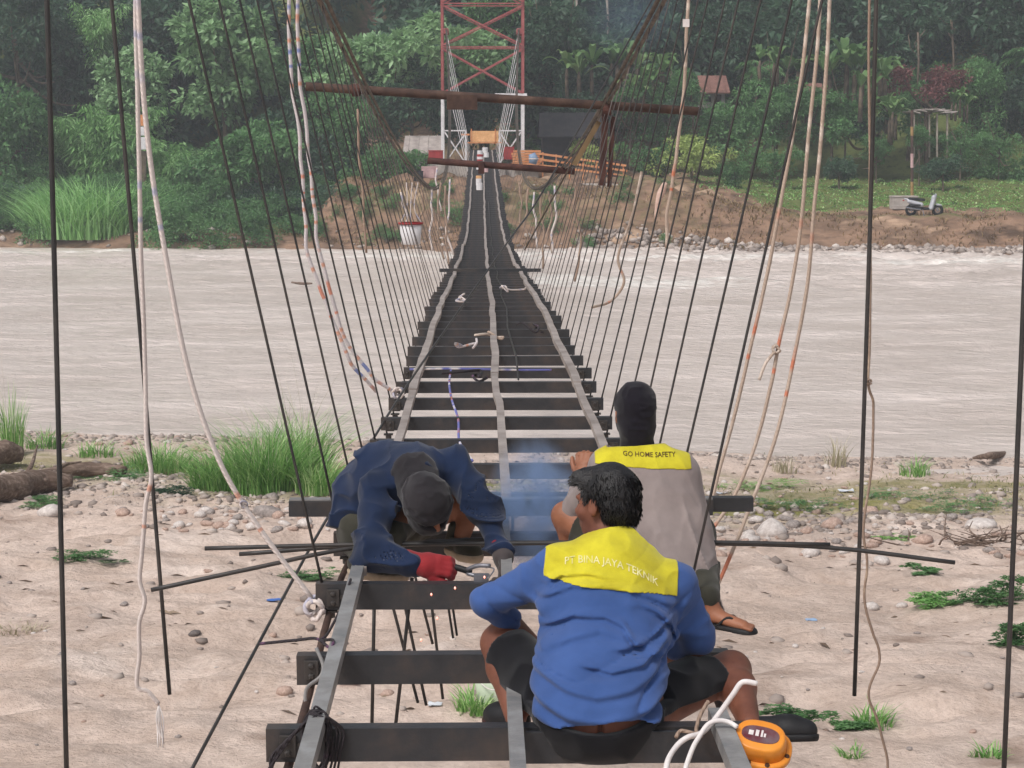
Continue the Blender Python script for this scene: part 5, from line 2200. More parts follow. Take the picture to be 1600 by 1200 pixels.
    link('shirt', S.mesh('shirt'), M['greyshirt'], root)
    Yk = finer(solid, upc - (0.3, 0.25, 0.16), upc + (0.3, 0.25, 0.2))
    Yk.F = Yk.F - 0.0035
    b0, b1 = J(930, 728, 7.6), J(1078, 735, 7.55)
    xl, xr = J(930, 720, 7.65)[0], J(1080, 720, 7.6)[0]

    def yoke(X):
        x, z = X[..., 0], X[..., 2]
        bot = b0[2] + (b1[2] - b0[2]) * (x - b0[0]) / (b1[0] - b0[0])
        return np.maximum(np.maximum(bot - z, np.maximum(xl - x, x - xr)), (X[..., 1] - upc[1] - 0.03) * 0.7)
    Yk.cut(yoke)
    link('back_panel', Yk.mesh('back_panel'), M['yellow'], root)
    c0 = J(1021, 725, 7.42)
    project_text(None, 'GO HOME SAFETY', c0, (1, 0, -0.01), (0, 0.1, 1), (0, 1, 0), 0.0265, Yk, M['print_dark'], root, 'lettering')
    # shorts to the knee
    T = Field(lo, hi, 0.0075)
    for hp, kn, fr in ((hpL, knL, 0.80), (hpR, knR, 0.95)):
        T.cap(pel, hp, 0.130, 0.118, 0.04)
        T.cap(hp, hp + (kn - hp) * fr, 0.106, 0.078, 0.04)
    T.cap(knR, anR * .97 + knR * .03, 0.076, 0.056, 0.03)
    T.displace(lambda X: ridges(X, (10, 10, 10), 27, 3) * 0.016 - 0.005)
    T.cut(lambda X: np.where(np.linalg.norm(X - knL, axis=-1) < 0.2, (X - hpL - (knL - hpL) * 0.8) @ unit(knL - hpL), -1))
    T.cut(lambda X: X[..., 2] - pel[2] - 0.04 - 1.3 * np.clip(X[..., 1] - pel[1] - 0.05, 0, 1))
    link('trousers', T.mesh('trousers'), M['olive'], root)
    K = Field(hd - 0.24, hd + 0.2, 0.006)
    K.ell(q(0, -0.014, 0.030), (0.087, 0.106, 0.106), RH, 0.02)
    K.ell(q(0, -0.01, -0.04), (0.074, 0.086, 0.08), RH, 0.03)
    K.cap(nk + nd * 0.02, q(0, -0.025, -0.05), 0.070, 0.068, 0.03)
    K.displace(lambda X: ridges(X, (14, 14, 24), 43, 3) * 0.007 - 0.002)
    K.cut(lambda X: np.where(((X - hd) @ RH[:, 1]) > 0.02, 0.05 - np.sqrt((((X - hd) @ RH[:, 2]) + 0.02) ** 2 + 0.3 * ((X - hd) @ RH[:, 0]) ** 2), -1))
    K.cut(lambda X: -((X - nk) @ nd) - 0.0)
    link('head_cover', K.mesh('head_cover'), M['beanie'], root)
    # flip-flop with its strap
    fl = Field(toeR - 0.3, toeR + 0.2, 0.006)
    h0 = anR + np.array([-0.035, 0.022, -0.10])
    d = unit(toeR + np.array([0.03, -0.02, -0.012]) - h0)
    up = frame(d, (0, 0, 1))[:, 2]
    e0 = toeR + np.array([0.012, -0.008, -0.030])
    fl.cap(h0, e0, 0.036, 0.044, 0.01)
    fl.cut(lambda X: np.abs((X - h0) @ up + 0.004) - 0.010)
    so = link('sandal', fl.mesh('sandal'), M['rubber'], root)
    sd = np.cross(d, up)
    for s in (-1, 1):
        p0 = h0 + (e0 - h0) * 0.42 + sd * s * 0.036
        p2 = h0 + (e0 - h0) * 0.92
        p1 = (p0 + p2) / 2 + up * 0.052
        v, f, uv = tube_arrays(catmull([p0, p1, p2], 6), 0.0065, 6)
        link('strap', mesh_np('strap', v, f, True), M['rubber'], so)
    fl = Field(anL - 0.3, anL + 0.3, 0.006)
    fl.cap(anL + (0, -0.03, -0.088), anL + (-0.04, 0.19, -0.092), 0.036, 0.044, 0.01)
    fl.cut(lambda X: np.abs(X[..., 2] - anL[2] + 0.09) - 0.009)
    link('sandal', fl.mesh('sandal'), M['rubber'], root)
    return root


worker_grey()

# ------------------------------------------------------------------ ropes and lashings
M['rope_white'] = ropemat('white_rope', srgb(206, 194, 188), [srgb(200, 150, 130), srgb(170, 168, 184)], 1.6, 0.3)
M['rope_stripe'] = ropemat('striped_rope', srgb(198, 190, 190), [srgb(200, 134, 114), srgb(124, 134, 178), srgb(200, 148, 126)], 2.4, 0.42)
M['rope_tan'] = ropemat('tan_rope', srgb(176, 156, 140), [srgb(190, 116, 88), srgb(206, 190, 176)], 1.8, 0.6)
M['rope_dirty'] = ropemat('dirty_rope', srgb(150, 128, 112), [srgb(172, 150, 130)], 3, 0.6)
M['rope_dark'] = ropemat('dark_wire', srgb(44, 38, 42), [srgb(96, 66, 92)], 6, 0.5)
M['cord_white'] = pmat('white_cord', srgb(206, 198, 196), srgb(226, 220, 216), 12, 0.6, 0.1, 50)


def rope(name, pts, r, m, label, cat='rope', sub=6, n=8, wave=0.0, group='ropes hanging from the bridge'):
    p = [P(*q) for q in pts]
    c = catmull(p, sub)
    if wave:
        t = np.arange(len(c))
        c = c + np.stack([wave * (fbm(np.stack([t * .23, t * 0 + 3.1, t * 0], -1), 2, len(pts)) - .5), 0 * t, 0 * t], -1) * 2
    v, f, uv = tube_arrays(c - np.array(p[-1]), r, n)
    o = link(name, mesh_np(name, v, f, True, uv), m, None, p[-1])
    return tag(o, label, cat, group)


def knot(parent, c, size, m, seed, turns=3, name='knot'):
    """a tangle of rope turns"""
    r = np.random.default_rng(seed)
    pts = []
    for k in range(turns * 5):
        a = k * 1.35
        pts.append(np.array([math.cos(a), 0.8 * math.sin(a * 1.3), math.sin(a)]) * size * r.uniform(.45, 1.0))
    v, f, uv = tube_arrays(catmull(pts, 4) + np.array(list(c)), size * 0.22, 6)
    return link(name, mesh_np(name, v, f, True, uv), m, parent)


# white ropes at the left
rp = rope('rope', [(211, -60, 7.6), (212, 60, 7.6), (217, 220, 7.6), (221, 395, 7.6), (226, 560, 7.6), (229, 680, 7.58), (236, 745, 7.56), (228, 790, 7.56),
                   (222, 860, 7.56), (218, 905, 7.56), (226, 938, 7.55), (217, 975, 7.55), (218, 1030, 7.55), (214, 1072, 7.55), (232, 1081, 7.55), (248, 1100, 7.55)],
          0.0095, M['rope_white'], 'white rope hanging straight down with a frayed end above the sand', wave=0.004)
e = P(248, 1100, 7.55)
r = np.random.default_rng(3)
for k in range(9):
    a = np.array([0, 0, 0])
    b = np.array([r.uniform(-.012, .022), r.uniform(-.02, .02), -0.07])
    c = np.array([r.uniform(-.02, .028), r.uniform(-.02, .02), -0.17 - r.uniform(0, .02)])
    v, f, uv = tube_arrays(catmull([a, b, c], 4), 0.0026, 5)
    link('frayed_strand', mesh_np('frayed_strand', v, f, True, uv), M['cord_white'], rp)
rp = rope('rope', [(213, -60, 7.35), (222, 120, 7.35), (236, 260, 7.35), (258, 395, 7.33), (285, 540, 7.3), (312, 640, 7.28), (345, 725, 7.26), (380, 788, 7.25), (430, 860, 7.22), (487, 935, 7.2)],
          0.0105, M['rope_white'], 'thick white rope slanting down to a knot on the beam end')
knot(rp, P(489, 950, 7.18) - rp.location, 0.045, M['rope_white'], 5)
knot(rp, P(380, 788, 7.24) - rp.location, 0.018, M['rope_white'], 6, 2)
# striped pair
rope('rope', [(449, -60, 12.6), (455, 90, 12.6), (465, 200, 12.6), (471, 290, 12.6), (478, 385, 12.6), (500, 450, 12.6), (520, 500, 12.6), (545, 560, 12.6), (590, 612, 12.7)], 0.0125, M['rope_stripe'],
     'orange and blue striped rope, outer one of the pair left of the tower', wave=0.02)
rp = rope('rope', [(463, -60, 12.8), (468, 80, 12.8), (476, 190, 12.8), (484, 280, 12.8), (494, 370, 12.8), (512, 440, 12.8), (540, 530, 12.8), (580, 585, 12.8), (616, 612, 12.85)], 0.0125, M['rope_stripe'],
          'orange and blue striped rope tied at the beam end, inner one of the pair', wave=0.02)
knot(rp, P(622, 614, 12.85) - rp.location, 0.042, M['rope_white'], 9)
# three ropes on the right
rope('rope', [(1270, -60, 9.6), (1255, 100, 9.6), (1235, 230, 9.6), (1215, 340, 9.6), (1195, 445, 9.6), (1172, 545, 9.6), (1150, 640, 9.6), (1128, 720, 9.6), (1108, 800, 9.5)], 0.0098, M['rope_tan'],
     'white and orange rope nearest the workers of three on the right', wave=0.003)
rp = rope('rope', [(1284, -60, 9.3), (1277, 80, 9.3), (1263, 220, 9.3), (1252, 350, 9.3), (1236, 450, 9.3), (1216, 540, 9.28), (1205, 600, 9.25), (1185, 680, 9.25), (1150, 770, 9.2), (1108, 835, 9.1)], 0.0095, M['rope_tan'],
          'white and orange rope with a knot half way, middle of three', wave=0.003)
knot(rp, P(1212, 546, 9.26) - rp.location, 0.026, M['rope_tan'], 12)
v, f, uv = tube_arrays(catmull([P(1210, 550, 9.25) - rp.location, P(1196, 568, 9.24) - rp.location, P(1186, 594, 9.24) - rp.location], 5), 0.008, 6)
link('loose_end', mesh_np('loose_end', v, f, True, uv), M['rope_tan'], rp)
rope('rope', [(1298, -60, 8.8), (1293, 80, 8.8), (1283, 220, 8.8), (1272, 330, 8.8), (1262, 440, 8.8), (1240, 560, 8.8), (1210, 690, 8.7), (1165, 810, 8.6), (1128, 900, 8.4), (1112, 930, 8.3)], 0.0092, M['rope_tan'],
     'white and orange rope reaching down to the sandal, outermost of three', wave=0.003)
# thin rope along the thick rod
rp = rope('rope', [(1357, -60, 8.2), (1357, 150, 8.2), (1360, 330, 8.2), (1361, 500, 8.2), (1356, 597, 8.18), (1366, 640, 8.2), (1360, 740, 8.2), (1350, 830, 8.2), (1355, 880, 8.2), (1350, 930, 8.2), (1362, 985, 8.2), (1374, 1030, 8.2), (1358, 1080, 8.2), (1372, 1130, 8.2), (1387, 1200, 8.2), (1380, 1260, 8.2)],
          0.0062, M['rope_dirty'], 'thin dirty rope dangling beside the thick black rod', wave=0.008)
knot(rp, P(1357, 597, 8.16) - rp.location, 0.016, M['rope_dirty'], 13, 2)
# ropes and rags further along
rp = rope('rope', [(1078, -60, 17), (1072, 40, 17), (1068, 130, 17), (1060, 210, 17), (1052, 270, 17), (1044, 330, 17), (1040, 388, 17)], 0.016, M['rope_tan'],
          'pale rope with a white tag hanging behind the leaning rods', wave=0.02)
MB().box(P(1072, 36, 16.9) - rp.location, (0.06, 0.01, 0.07)).build('tag', M['cord_white'], rp)
rag = MB()
rag.tube(catmull([P(1040, 285, 17) - P(1026, 330, 17), P(1030, 310, 17) - P(1026, 330, 17), P(1024, 342, 17) - P(1026, 330, 17)], 4), [0.02, 0.03, 0.034, 0.036, 0.03, 0.028, 0.022, 0.018, 0.01], 7)
tag(rag.build('rag', pmat('pink_rag', srgb(190, 160, 146), srgb(214, 186, 172), 20, 0.95, 0.4, 60), None, P(1026, 330, 17), True), 'pale rag tied to a hanger rod over the earth mound', 'rag')
rope('rope', [(560, 170, 20), (563, 260, 20), (568, 330, 20), (572, 395, 20)], 0.013, M['rope_dirty'], 'brown rope hanging left of the deck behind hanger rods', wave=0.02)
rope('rope', [(1002, 268, 23), (990, 330, 23), (966, 400, 23), (975, 440, 23), (955, 470, 23), (925, 480, 22)], 0.017, M['rope_tan'], 'slack rope curving down to the right edge of the deck', wave=0.01)
rs = random.Random(23)
k = 0
for (px, y0, y1, Y) in ((628, 300, 372, 34), (652, 300, 352, 34), (662, 300, 360, 36), (676, 296, 392, 40), (690, 285, 405, 44), (697, 290, 415, 46), (704, 280, 398, 50), (846, 300, 420, 36),
                       (858, 298, 395, 38), (836, 300, 388, 42), (826, 296, 372, 45), (812, 285, 350, 52), (868, 290, 396, 33), (902, 285, 440, 29), (820, 262, 300, 60), (684, 262, 330, 62)):
    side_ = 'left' if px < 752 else 'right'
    rope('rope', [(px, y0, Y), (px + rs.uniform(-5, 5), (y0 * 2 + y1) / 3, Y), (px + rs.uniform(-8, 8), (y0 + 2 * y1) / 3, Y), (px + rs.uniform(-8, 8), y1, Y)], 0.010 + 0.0003 * Y, M['rope_dirty' if k % 3 else 'rope_white'],
         'grubby pale rope end dangling from the %s main cable over the river' % side_, wave=0.05, group='rope ends dangling from the %s cable' % side_)
    k += 1
# taut thin wire that crosses the deck
wp = [P(1030, -20, 18.0), P(856, 286, 16.2), P(792, 380, 15.2), P(636, 602, 12.6), P(520, 795, 10.2), P(458, 905, 9.2), P(290, 1220, 7.2)]
o = tube_obj('guy_wire', catmull(wp, 5), 0.0085, M['rod'], None, 6, 0, wp[-1])
tag(o, 'thin dark guy wire slanting across the deck from the right cable', 'wire')
# long second line beside the right cable
o = tube_obj('guy_wire', [P(1052, -40, 19), P(940, 170, 22.0), P(820, 390, 26)], 0.012, M['cable'], None, 6, 0, P(820, 390, 26))
tag(o, 'thin grey wire running close along the right main cable', 'wire')

# black wire lashing round the left rail on the nearest beam
lash = empty('wire_lashing', (AX - 0.6, 5.46, deck(5.46)), 'tangle of black wire lashing the left rail to the nearest crossbeam', 'wire')
r = np.random.default_rng(6)
for k in range(9):
    s = r.uniform(-.012, .012)
    w = 0.032 + r.uniform(0, .012)
    loop = []
    for a in np.linspace(0, 2 * math.pi, 15):
        loop.append((w * math.cos(a) + s + r.normal(0, .003), -0.02 + r.uniform(-.004, .004) + (k - 4) * 0.006 + 0.03 * math.sin(a * .5), -0.02 + (0.075 if math.sin(a) > 0 else 0.11) * math.sin(a) + r.normal(0, .003)))
    v, f, uv = tube_arrays(catmull(loop, 3), 0.0036, 5)
    link('strand', mesh_np('strand', v, f, True, uv), M['rope_dark'], lash)
for k in range(4):
    q = [(0.0, -0.03, 0.05), (-0.05 - .02 * k, -0.05, 0.02 - .02 * k), (-0.11 - .01 * k, -0.05, -0.06 - .01 * k), (-0.16 + .012 * k, -0.06, -0.13 - 0.012 * k)]
    v, f, uv = tube_arrays(catmull(q, 5), 0.0045, 5)
    link('strand', mesh_np('strand', v, f, True, uv), M['rope_dark'], lash)
for k in range(3):
    q = [(0.03, -0.03, 0.05), (0.06 + .01 * k, -0.02, 0.0), (0.05 + .01 * k, -0.02, -0.07), (0.035 + .012 * k, -0.02, -0.13)]
    v, f, uv = tube_arrays(catmull(q, 5), 0.004, 5)
    link('strand', mesh_np('strand', v, f, True, uv), M['rope_dark'], lash)
o = rope('electric_lead', [(548, 905, 7.05), (535, 945, 6.9), (512, 990, 6.6), (500, 1000, 6.4), (520, 1000, 6.25), (515, 1012, 6.2), (495, 998, 6.25), (465, 1000, 6.3), (405, 1006, 6.35)], 0.0055, M['rope_dark'], 'black electric lead trailing over the second beam end', 'cable', group=None)
rope('electric_lead', [(494, 1012, 6.12), (505, 1040, 6.1), (500, 1058, 6.08), (480, 1075, 6.1), (478, 1100, 6.1), (492, 1130, 6.1)], 0.0065, pmat('grey_lead', srgb(120, 118, 118), srgb(150, 148, 146), 10, .6), 'grey lead looped over the end of the second beam', 'cable', group=None)
# little rope scraps on the deck
for i, (px, py, Y, lab, m) in enumerate(((722, 465, 22, 'frayed pale rope scrap lying on the deck beams', 'rope_white'), (790, 450, 26, 'pale rope scrap beside the right rail far along the deck', 'rope_white'),
                                        (808, 510, 18.4, 'dark looped wire hanging on a beam right of the middle rail', 'rope_dark'), (712, 545, 16.2, 'blue and white rope tangle between left and middle rail', 'rope_stripe'),
                                        (690, 590, 13.9, 'grey wire loop dangling from the beams near the left rail', 'rope_dark'), (745, 530, 17.2, 'pale strap tied to the middle rail', 'rope_tan'))):
    c = P(px, py, Y)
    c.z = max(c.z, deck(c.y) + 0.05)
    root = empty('rope_scrap', c, lab, 'rope', None)
    r = np.random.default_rng(40 + i)
    pts = [(0, 0, 0)]
    for k in range(7):
        pts.append((pts[-1][0] + r.normal(0.03, .09), r.normal(0, .12), r.normal(0, .035) - 0.012 * k * (i in (2, 4))))
    v, f, uv = tube_arrays(catmull(pts, 5), 0.011, 6)
    link('strand', mesh_np('strand', v, f, True, uv), M[m], root)
# coloured cord run along the beams left of the middle rail
M['cord_blue'] = ropemat('blue_cord', srgb(104, 108, 172), [srgb(190, 120, 100), srgb(210, 205, 205)], 2.0, 0.8)
o = rope('cord', [(738, 720, 10.2), (718, 690, 11.0), (716, 655, 11.9), (706, 625, 12.8), (702, 598, 13.7), (705, 576, 14.8)], 0.008, M['cord_blue'], 'blue and white cord running along between left and middle rail', 'cord', group=None)
o = rope('cord', [(640, 577, 14.55), (705, 576, 14.55), (760, 577, 14.55), (810, 578, 14.55), (862, 578, 14.55)], 0.008, M['cord_blue'], 'blue and red cord stretched across one crossbeam', 'cord', group=None)

# ------------------------------------------------------------------ orange tool, its lead, welding clamp
M['orange'] = pmat('orange_plastic', srgb(214, 128, 34), srgb(232, 150, 52), 5, 0.38, 0.05, 80, spec=0.5)
M['orange_dark'] = pmat('dark_screw', srgb(70, 44, 30), None, rough=0.5)
M['panel'] = pmat('panel_print', srgb(96, 30, 38), srgb(112, 96, 100), 14, 0.35)
tc = P(1186, 1166, 5.30)
tool = empty('power_tool', tc, 'orange plastic power tool with oval label standing beside the sitting man', 'power tool')
tilt = Matrix.Rotation(math.radians(30), 3, 'X') @ Matrix.Rotation(math.radians(-16), 3, 'Z')


def oval(rx, ry, z0, z1, k=1.0, n=28, bev=0.006):
    """oval prism with a softened upper edge"""
    pts, faces = [], []
    rings = [(1.0, z0), (1.0, z1 - bev), (1.0 - bev / ry * 0.35, z1 - bev * 0.3), (1.0 - bev / ry, z1)]
    for s, z in rings:
        for i in range(n):
            a = 2 * math.pi * i / n
            c, s_ = math.cos(a), math.sin(a)
            x = math.copysign(abs(c) ** 0.75, c) * rx * s * (k if z == z0 else 1)
            y = math.copysign(abs(s_) ** 0.85, s_) * ry * s * (k if z == z0 else 1)
            pts.append(tilt @ Vector((x, y, z)))
    for j in range(len(rings) - 1):
        for i in range(n):
            q = (i + 1) % n
            faces.append([j * n + i, j * n + q, (j + 1) * n + q, (j + 1) * n + i])
    faces.append(list(range(n))[::-1])
    faces.append([(len(rings) - 1) * n + i for i in range(n)])
    mb = MB()
    mb._put(pts, faces)
    return mb


oval(0.084, 0.070, -0.16, -0.012, 0.9).build('lower_body', M['orange'], tool, None, True)
oval(0.098, 0.082, -0.014, 0.004).build('flange', M['orange'], tool, None, True)
oval(0.074, 0.060, 0.004, 0.050, 1.12).build('head', M['orange'], tool, None, True)
lb = oval(0.056, 0.032, 0.050, 0.0525, bev=0.001).build('label_plate', M['panel'], tool)
lp = MB()
for x, y, w, h in ((-0.028, 0, 0.014, 0.018), (-0.010, 0.002, 0.010, 0.024), (0.004, 0.003, 0.006, 0.026), (0.013, -0.002, 0.006, 0.014)):
    lp.box(tilt @ Vector((x, y, 0.0532)), (w, h, 0.0008), tilt)
lp.build('printed_marks', M['cord_white'], lb)
for x, y in ((-0.076, 0.045), (0.086, -0.02), (0.035, -0.070), (-0.02, -0.073), (-0.086, -0.02)):
    MB().lathe(tilt @ Vector((x, y, 0.002)), [(0.0075, 0), (0.0075, 0.004), (0.004, 0.005)], 10, tuple(tilt @ Vector((0, 0, 1)))).build('screw', M['orange_dark'], tool)
MB().lathe(tilt @ Vector((0.02, -0.03, -0.05)), [(0.016, 0), (0.016, 0.03)], 12, (0.1, -1, 0)).build('knob', M['orange'], tool)
o = rope('power_cable', [(1183, 1068, 5.36), (1160, 1066, 5.36), (1146, 1084, 5.36), (1126, 1112, 5.36), (1112, 1130, 5.34), (1095, 1146, 5.32), (1075, 1152, 5.3), (1058, 1165, 5.28), (1043, 1190, 5.2), (1040, 1225, 5.1)], 0.0085, M['cord_white'],
         'thick white power cable bending up in front of the bare shin', 'cable', group=None)
o = rope('power_cable', [(1152, 1136, 5.28), (1138, 1128, 5.3), (1120, 1126, 5.3), (1105, 1133, 5.3), (1092, 1152, 5.28), (1082, 1170, 5.24), (1070, 1205, 5.15), (1066, 1235, 5.1)], 0.0075, M['cord_white'],
         'white cable curling from the orange tool', 'cable', group=None)
o = rope('power_cable', [(1107, 1095, 5.42), (1094, 1118, 5.40), (1088, 1142, 5.38), (1096, 1150, 5.36), (1084, 1146, 5.35), (1064, 1142, 5.36), (1056, 1152, 5.34)], 0.006, M['rope_dirty'],
         'thin grey cord knotted among the white cables', 'cable', group=None)
# plate under the sitting man
MB().box((0, 0, 0), (0.62, 0.014, 0.10), bev=0.002).build('steel_plate', M['beam'], None, (AX + 0.34, 5.43, deck(5.46) - 0.052))
tag(bpy.data.objects['steel_plate'], 'dark steel plate standing against the nearest beam below the sitting man', 'steel plate')

cl = P(735, 893, 7.3)
wc = empty('welding_clamp', cl, 'grey welding clamp held between the red and the sooty glove', 'welding clamp')
wc_m = pmat('clamp_steel', srgb(92, 92, 98), srgb(130, 130, 136), 8, 0.45, 0.1, 40, 0.5)
tb = lambda n, pts, r, m: link(n, (lambda a: mesh_np(n, a[0], a[1], True))(tube_arrays(catmull(pts, 4), r, 8)), m, wc)
tb('handle', [P(700, 884, 7.34) - cl, P(718, 888, 7.32) - cl, P(736, 894, 7.3) - cl], 0.014, M['rubber'])
tb('jaw', [P(730, 890, 7.3) - cl, P(746, 884, 7.28) - cl, P(766, 884, 7.26) - cl], 0.009, wc_m)
tb('jaw', [P(730, 896, 7.3) - cl, P(746, 900, 7.28) - cl, P(764, 900, 7.26) - cl], 0.009, wc_m)
tb('electrode', [P(764, 886, 7.27) - cl, P(772, 890, 7.24) - cl, P(762, 905, 7.2) - cl], 0.003, wc_m)
MB().box(P(752, 903, 7.25) - cl, (0.06, 0.04, 0.03)).build('jaw_block', wc_m, wc)

# sparks: a few glowing droplets falling from the weld
em = bpy.data.materials.new('spark')
em.use_nodes = True
eb = em.node_tree.nodes['Principled BSDF']
eb.inputs['Emission Color'].default_value = (1.0, 0.16, 0.04, 1)
eb.inputs['Emission Strength'].default_value = 1.3
for i, (px, py, Y, lab) in enumerate(((674, 929, 7.12, 'glowing red spark in front of the beam under the red glove'), (711, 919, 7.12, 'tiny pale spark near the beam top'),
                                     (683, 966, 7.1, 'red spark falling just below the beam'), (658, 1000, 7.0, 'lowest red spark above the second beam'), (757, 902, 7.15, 'pink glow at the weld point'))):
    s = MB().lathe((0, 0, -0.006), [(0.001, 0), (0.0035, 0.004), (0.0045, 0.007), (0.0015, 0.012)], 8).build('spark', em, None, P(px, py, Y), True)
    tag(s, lab, 'spark', 'sparks from the weld')

# welding smoke
sm = bpy.data.materials.new('welding_smoke')
sm.use_nodes = True
nt = sm.node_tree
for n_ in list(nt.nodes):
    if n_.type != 'OUTPUT_MATERIAL':
        nt.nodes.remove(n_)
pv = nt.nodes.new('ShaderNodeVolumePrincipled')
pv.inputs['Color'].default_value = (0.42, 0.60, 0.92, 1)
pv.inputs['Anisotropy'].default_value = 0.1
tcn = nt.nodes.new('ShaderNodeTexCoord')
nz = nt.nodes.new('ShaderNodeTexNoise')
nz.inputs['Scale'].default_value = 5.0
nz.inputs['Detail'].default_value = 4
nz.inputs['Distortion'].default_value = 1.2
nt.links.new(tcn.outputs['Object'], nz.inputs['Vector'])
mr = nt.nodes.new('ShaderNodeMapRange')
mr.inputs['From Min'].default_value = 0.36
mr.inputs['From Max'].default_value = 0.68
nt.links.new(nz.outputs['Fac'], mr.inputs['Value'])
ln_ = nt.nodes.new('ShaderNodeVectorMath')
ln_.operation = 'LENGTH'
mp_ = nt.nodes.new('ShaderNodeMapping')
mp_.inputs['Scale'].default_value = (1 / 0.24, 1 / 0.26, 1 / 0.36)
nt.links.new(tcn.outputs['Object'], mp_.inputs[0])
nt.links.new(mp_.outputs[0], ln_.inputs[0])
fo = nt.nodes.new('ShaderNodeMapRange')
fo.inputs['From Min'].default_value = 1.0
fo.inputs['From Max'].default_value = 0.15
nt.links.new(ln_.outputs['Value'], fo.inputs['Value'])
mu = nt.nodes.new('ShaderNodeMath')
mu.operation = 'MULTIPLY'
nt.links.new(mr.outputs[0], mu.inputs[0])
nt.links.new(fo.outputs[0], mu.inputs[1])
mu2 = nt.nodes.new('ShaderNodeMath')
mu2.operation = 'MULTIPLY'
mu2.inputs[1].default_value = 20.0
nt.links.new(mu.outputs[0], mu2.inputs[0])
nt.links.new(mu2.outputs[0], pv.inputs['Density'])
nt.links.new(pv.outputs[0], nt.nodes['Material Output'].inputs['Volume'])
bm = bmesh.new()
bmesh.ops.create_icosphere(bm, subdivisions=3, radius=1.0)
for v in bm.verts:
    v.co = Vector((v.co.x * 0.25, v.co.y * 0.27, v.co.z * 0.37))
me = bpy.data.meshes.new('welding_smoke')
bm.to_mesh(me)
bm.free()
o = link('welding_smoke', me, sm, None, P(835, 800, 8.15))
tag(o, 'puff of blue welding smoke rising beside the sitting man', 'smoke', None, 'stuff')

# ------------------------------------------------------------------ near bank: stones, wood, plants, litter
M['stone_pale'] = pmat('pale_stone', srgb(176, 166, 160), srgb(210, 202, 196), 4, 0.85, 0.3, 20)
M['stone_grey'] = pmat('grey_stone', srgb(120, 112, 108), srgb(164, 154, 148), 4, 0.85, 0.3, 20)
M['stone_pink'] = pmat('pink_stone', srgb(150, 126, 114), srgb(188, 164, 150), 4, 0.85, 0.3, 20)
M['stone_dark'] = pmat('dark_stone', srgb(84, 78, 76), srgb(116, 108, 104), 4, 0.85, 0.3, 20)
SM = [M['stone_pale'], M['stone_grey'], M['stone_pink'], M['stone_dark']]


def rock_mesh(seed, sub=2, flat=0.55, rough=0.35):
    bm = bmesh.new()
    bmesh.ops.create_icosphere(bm, subdivisions=sub, radius=1.0)
    co = np.array([v.co[:] for v in bm.verts])
    n = fbm(co * 0.9 + seed * 7.3, 2, seed) + 0.35 * fbm(co * 2.3 + seed, 2, seed + 5)
    r = np.random.default_rng(seed)
    sc = np.array([1.0, r.uniform(.65, 1.0), flat * r.uniform(.75, 1.25)])
    co = co * (1 + rough * 2 * (n - n.mean()))[:, None] * sc
    for v, c in zip(bm.verts, co):
        v.co = c
    me = bpy.data.meshes.new('stone')
    bm.to_mesh(me)
    bm.free()
    me.polygons.foreach_set('use_smooth', np.ones(len(me.polygons), bool))
    return me


ROCKS = {}
for mi in range(4):
    for sd in range(4):
        me = rock_mesh(sd + 1)
        me.materials.append(SM[mi])
        ROCKS[(mi, sd)] = me


def stone(px, py, wpx, label, mi=1, far=False, group=None, me=None, zs=1.0, sd=None):
    g = GP(px, py, far)
    r = wpx * g.y / FPX / 2
    o = link('stone', me or ROCKS[(mi, rs.randrange(4) if sd is None else sd)], None, None, (g.x, g.y, g.z + r * 0.16 * zs))
    o.scale = (r, r * rs.uniform(.8, 1.1), r * zs)
    o.rotation_euler = (rs.uniform(-.2, .2), rs.uniform(-.2, .2), rs.uniform(-.5, .5))
    return tag(o, label, 'stone', group)


# the white boulder with a pointed top
bm = bmesh.new()
bmesh.ops.create_icosphere(bm, subdivisions=3, radius=1.0)
for v in bm.verts:
    z = v.co.z
    k = 1.0 - 0.42 * max(z, 0) ** 1.0
    n = float(fbm(np.array([v.co[:]]) * 1.4, 2, 3)[0]) - .5
    v.co = Vector((v.co.x * k * (1 + .2 * n), v.co.y * k * (1 + .2 * n), z * 0.82))
me = bpy.data.meshes.new('stone')
bm.to_mesh(me)
bm.free()
me.polygons.foreach_set('use_smooth', np.ones(len(me.polygons), bool))
me.materials.append(M['stone_pale'])
stone(1206, 834, 50, 'pale pointed boulder right of the grey shirted worker', 0, me=me)
stone(76, 804, 44, 'large pale boulder beside the first black hanger rod', 0, zs=1.1, sd=1)
stone(420, 806, 50, 'large grey boulder left of the long steel section', 1, zs=1.1, sd=2)
stone(424, 778, 24, 'grey stone sitting above the large grey boulder', 1, zs=1.1)
stone(1268, 868, 34, 'white rounded stone on the sand below the pointed boulder', 0)
stone(1378, 880, 26, 'white flat stone near the sagging rod end', 0)
stone(1362, 950, 26, 'pale stone beside the thick black rod on the sand', 0)
stone(1408, 948, 22, 'pale stone just below the green weeds', 0)
stone(1300, 822, 36, 'pinkish flat stone left of the thick black rod', 2)
stone(1440, 846, 36, 'brownish stone left of the dead brushwood', 2)
stone(1530, 824, 58, 'long flat pale stone in the cobbles by the edge', 0, zs=.7)
stone(604, 1086, 24, 'yellowish stone on the sand below the open deck', 2)
stone(303, 992, 22, 'dark flat stone on the open sand', 3)
stone(445, 1084, 30, 'pale half buried stone left of the rusty edge pipe', 2)
stone(1170, 836, 22, 'small round stone beside the pointed boulder', 0)
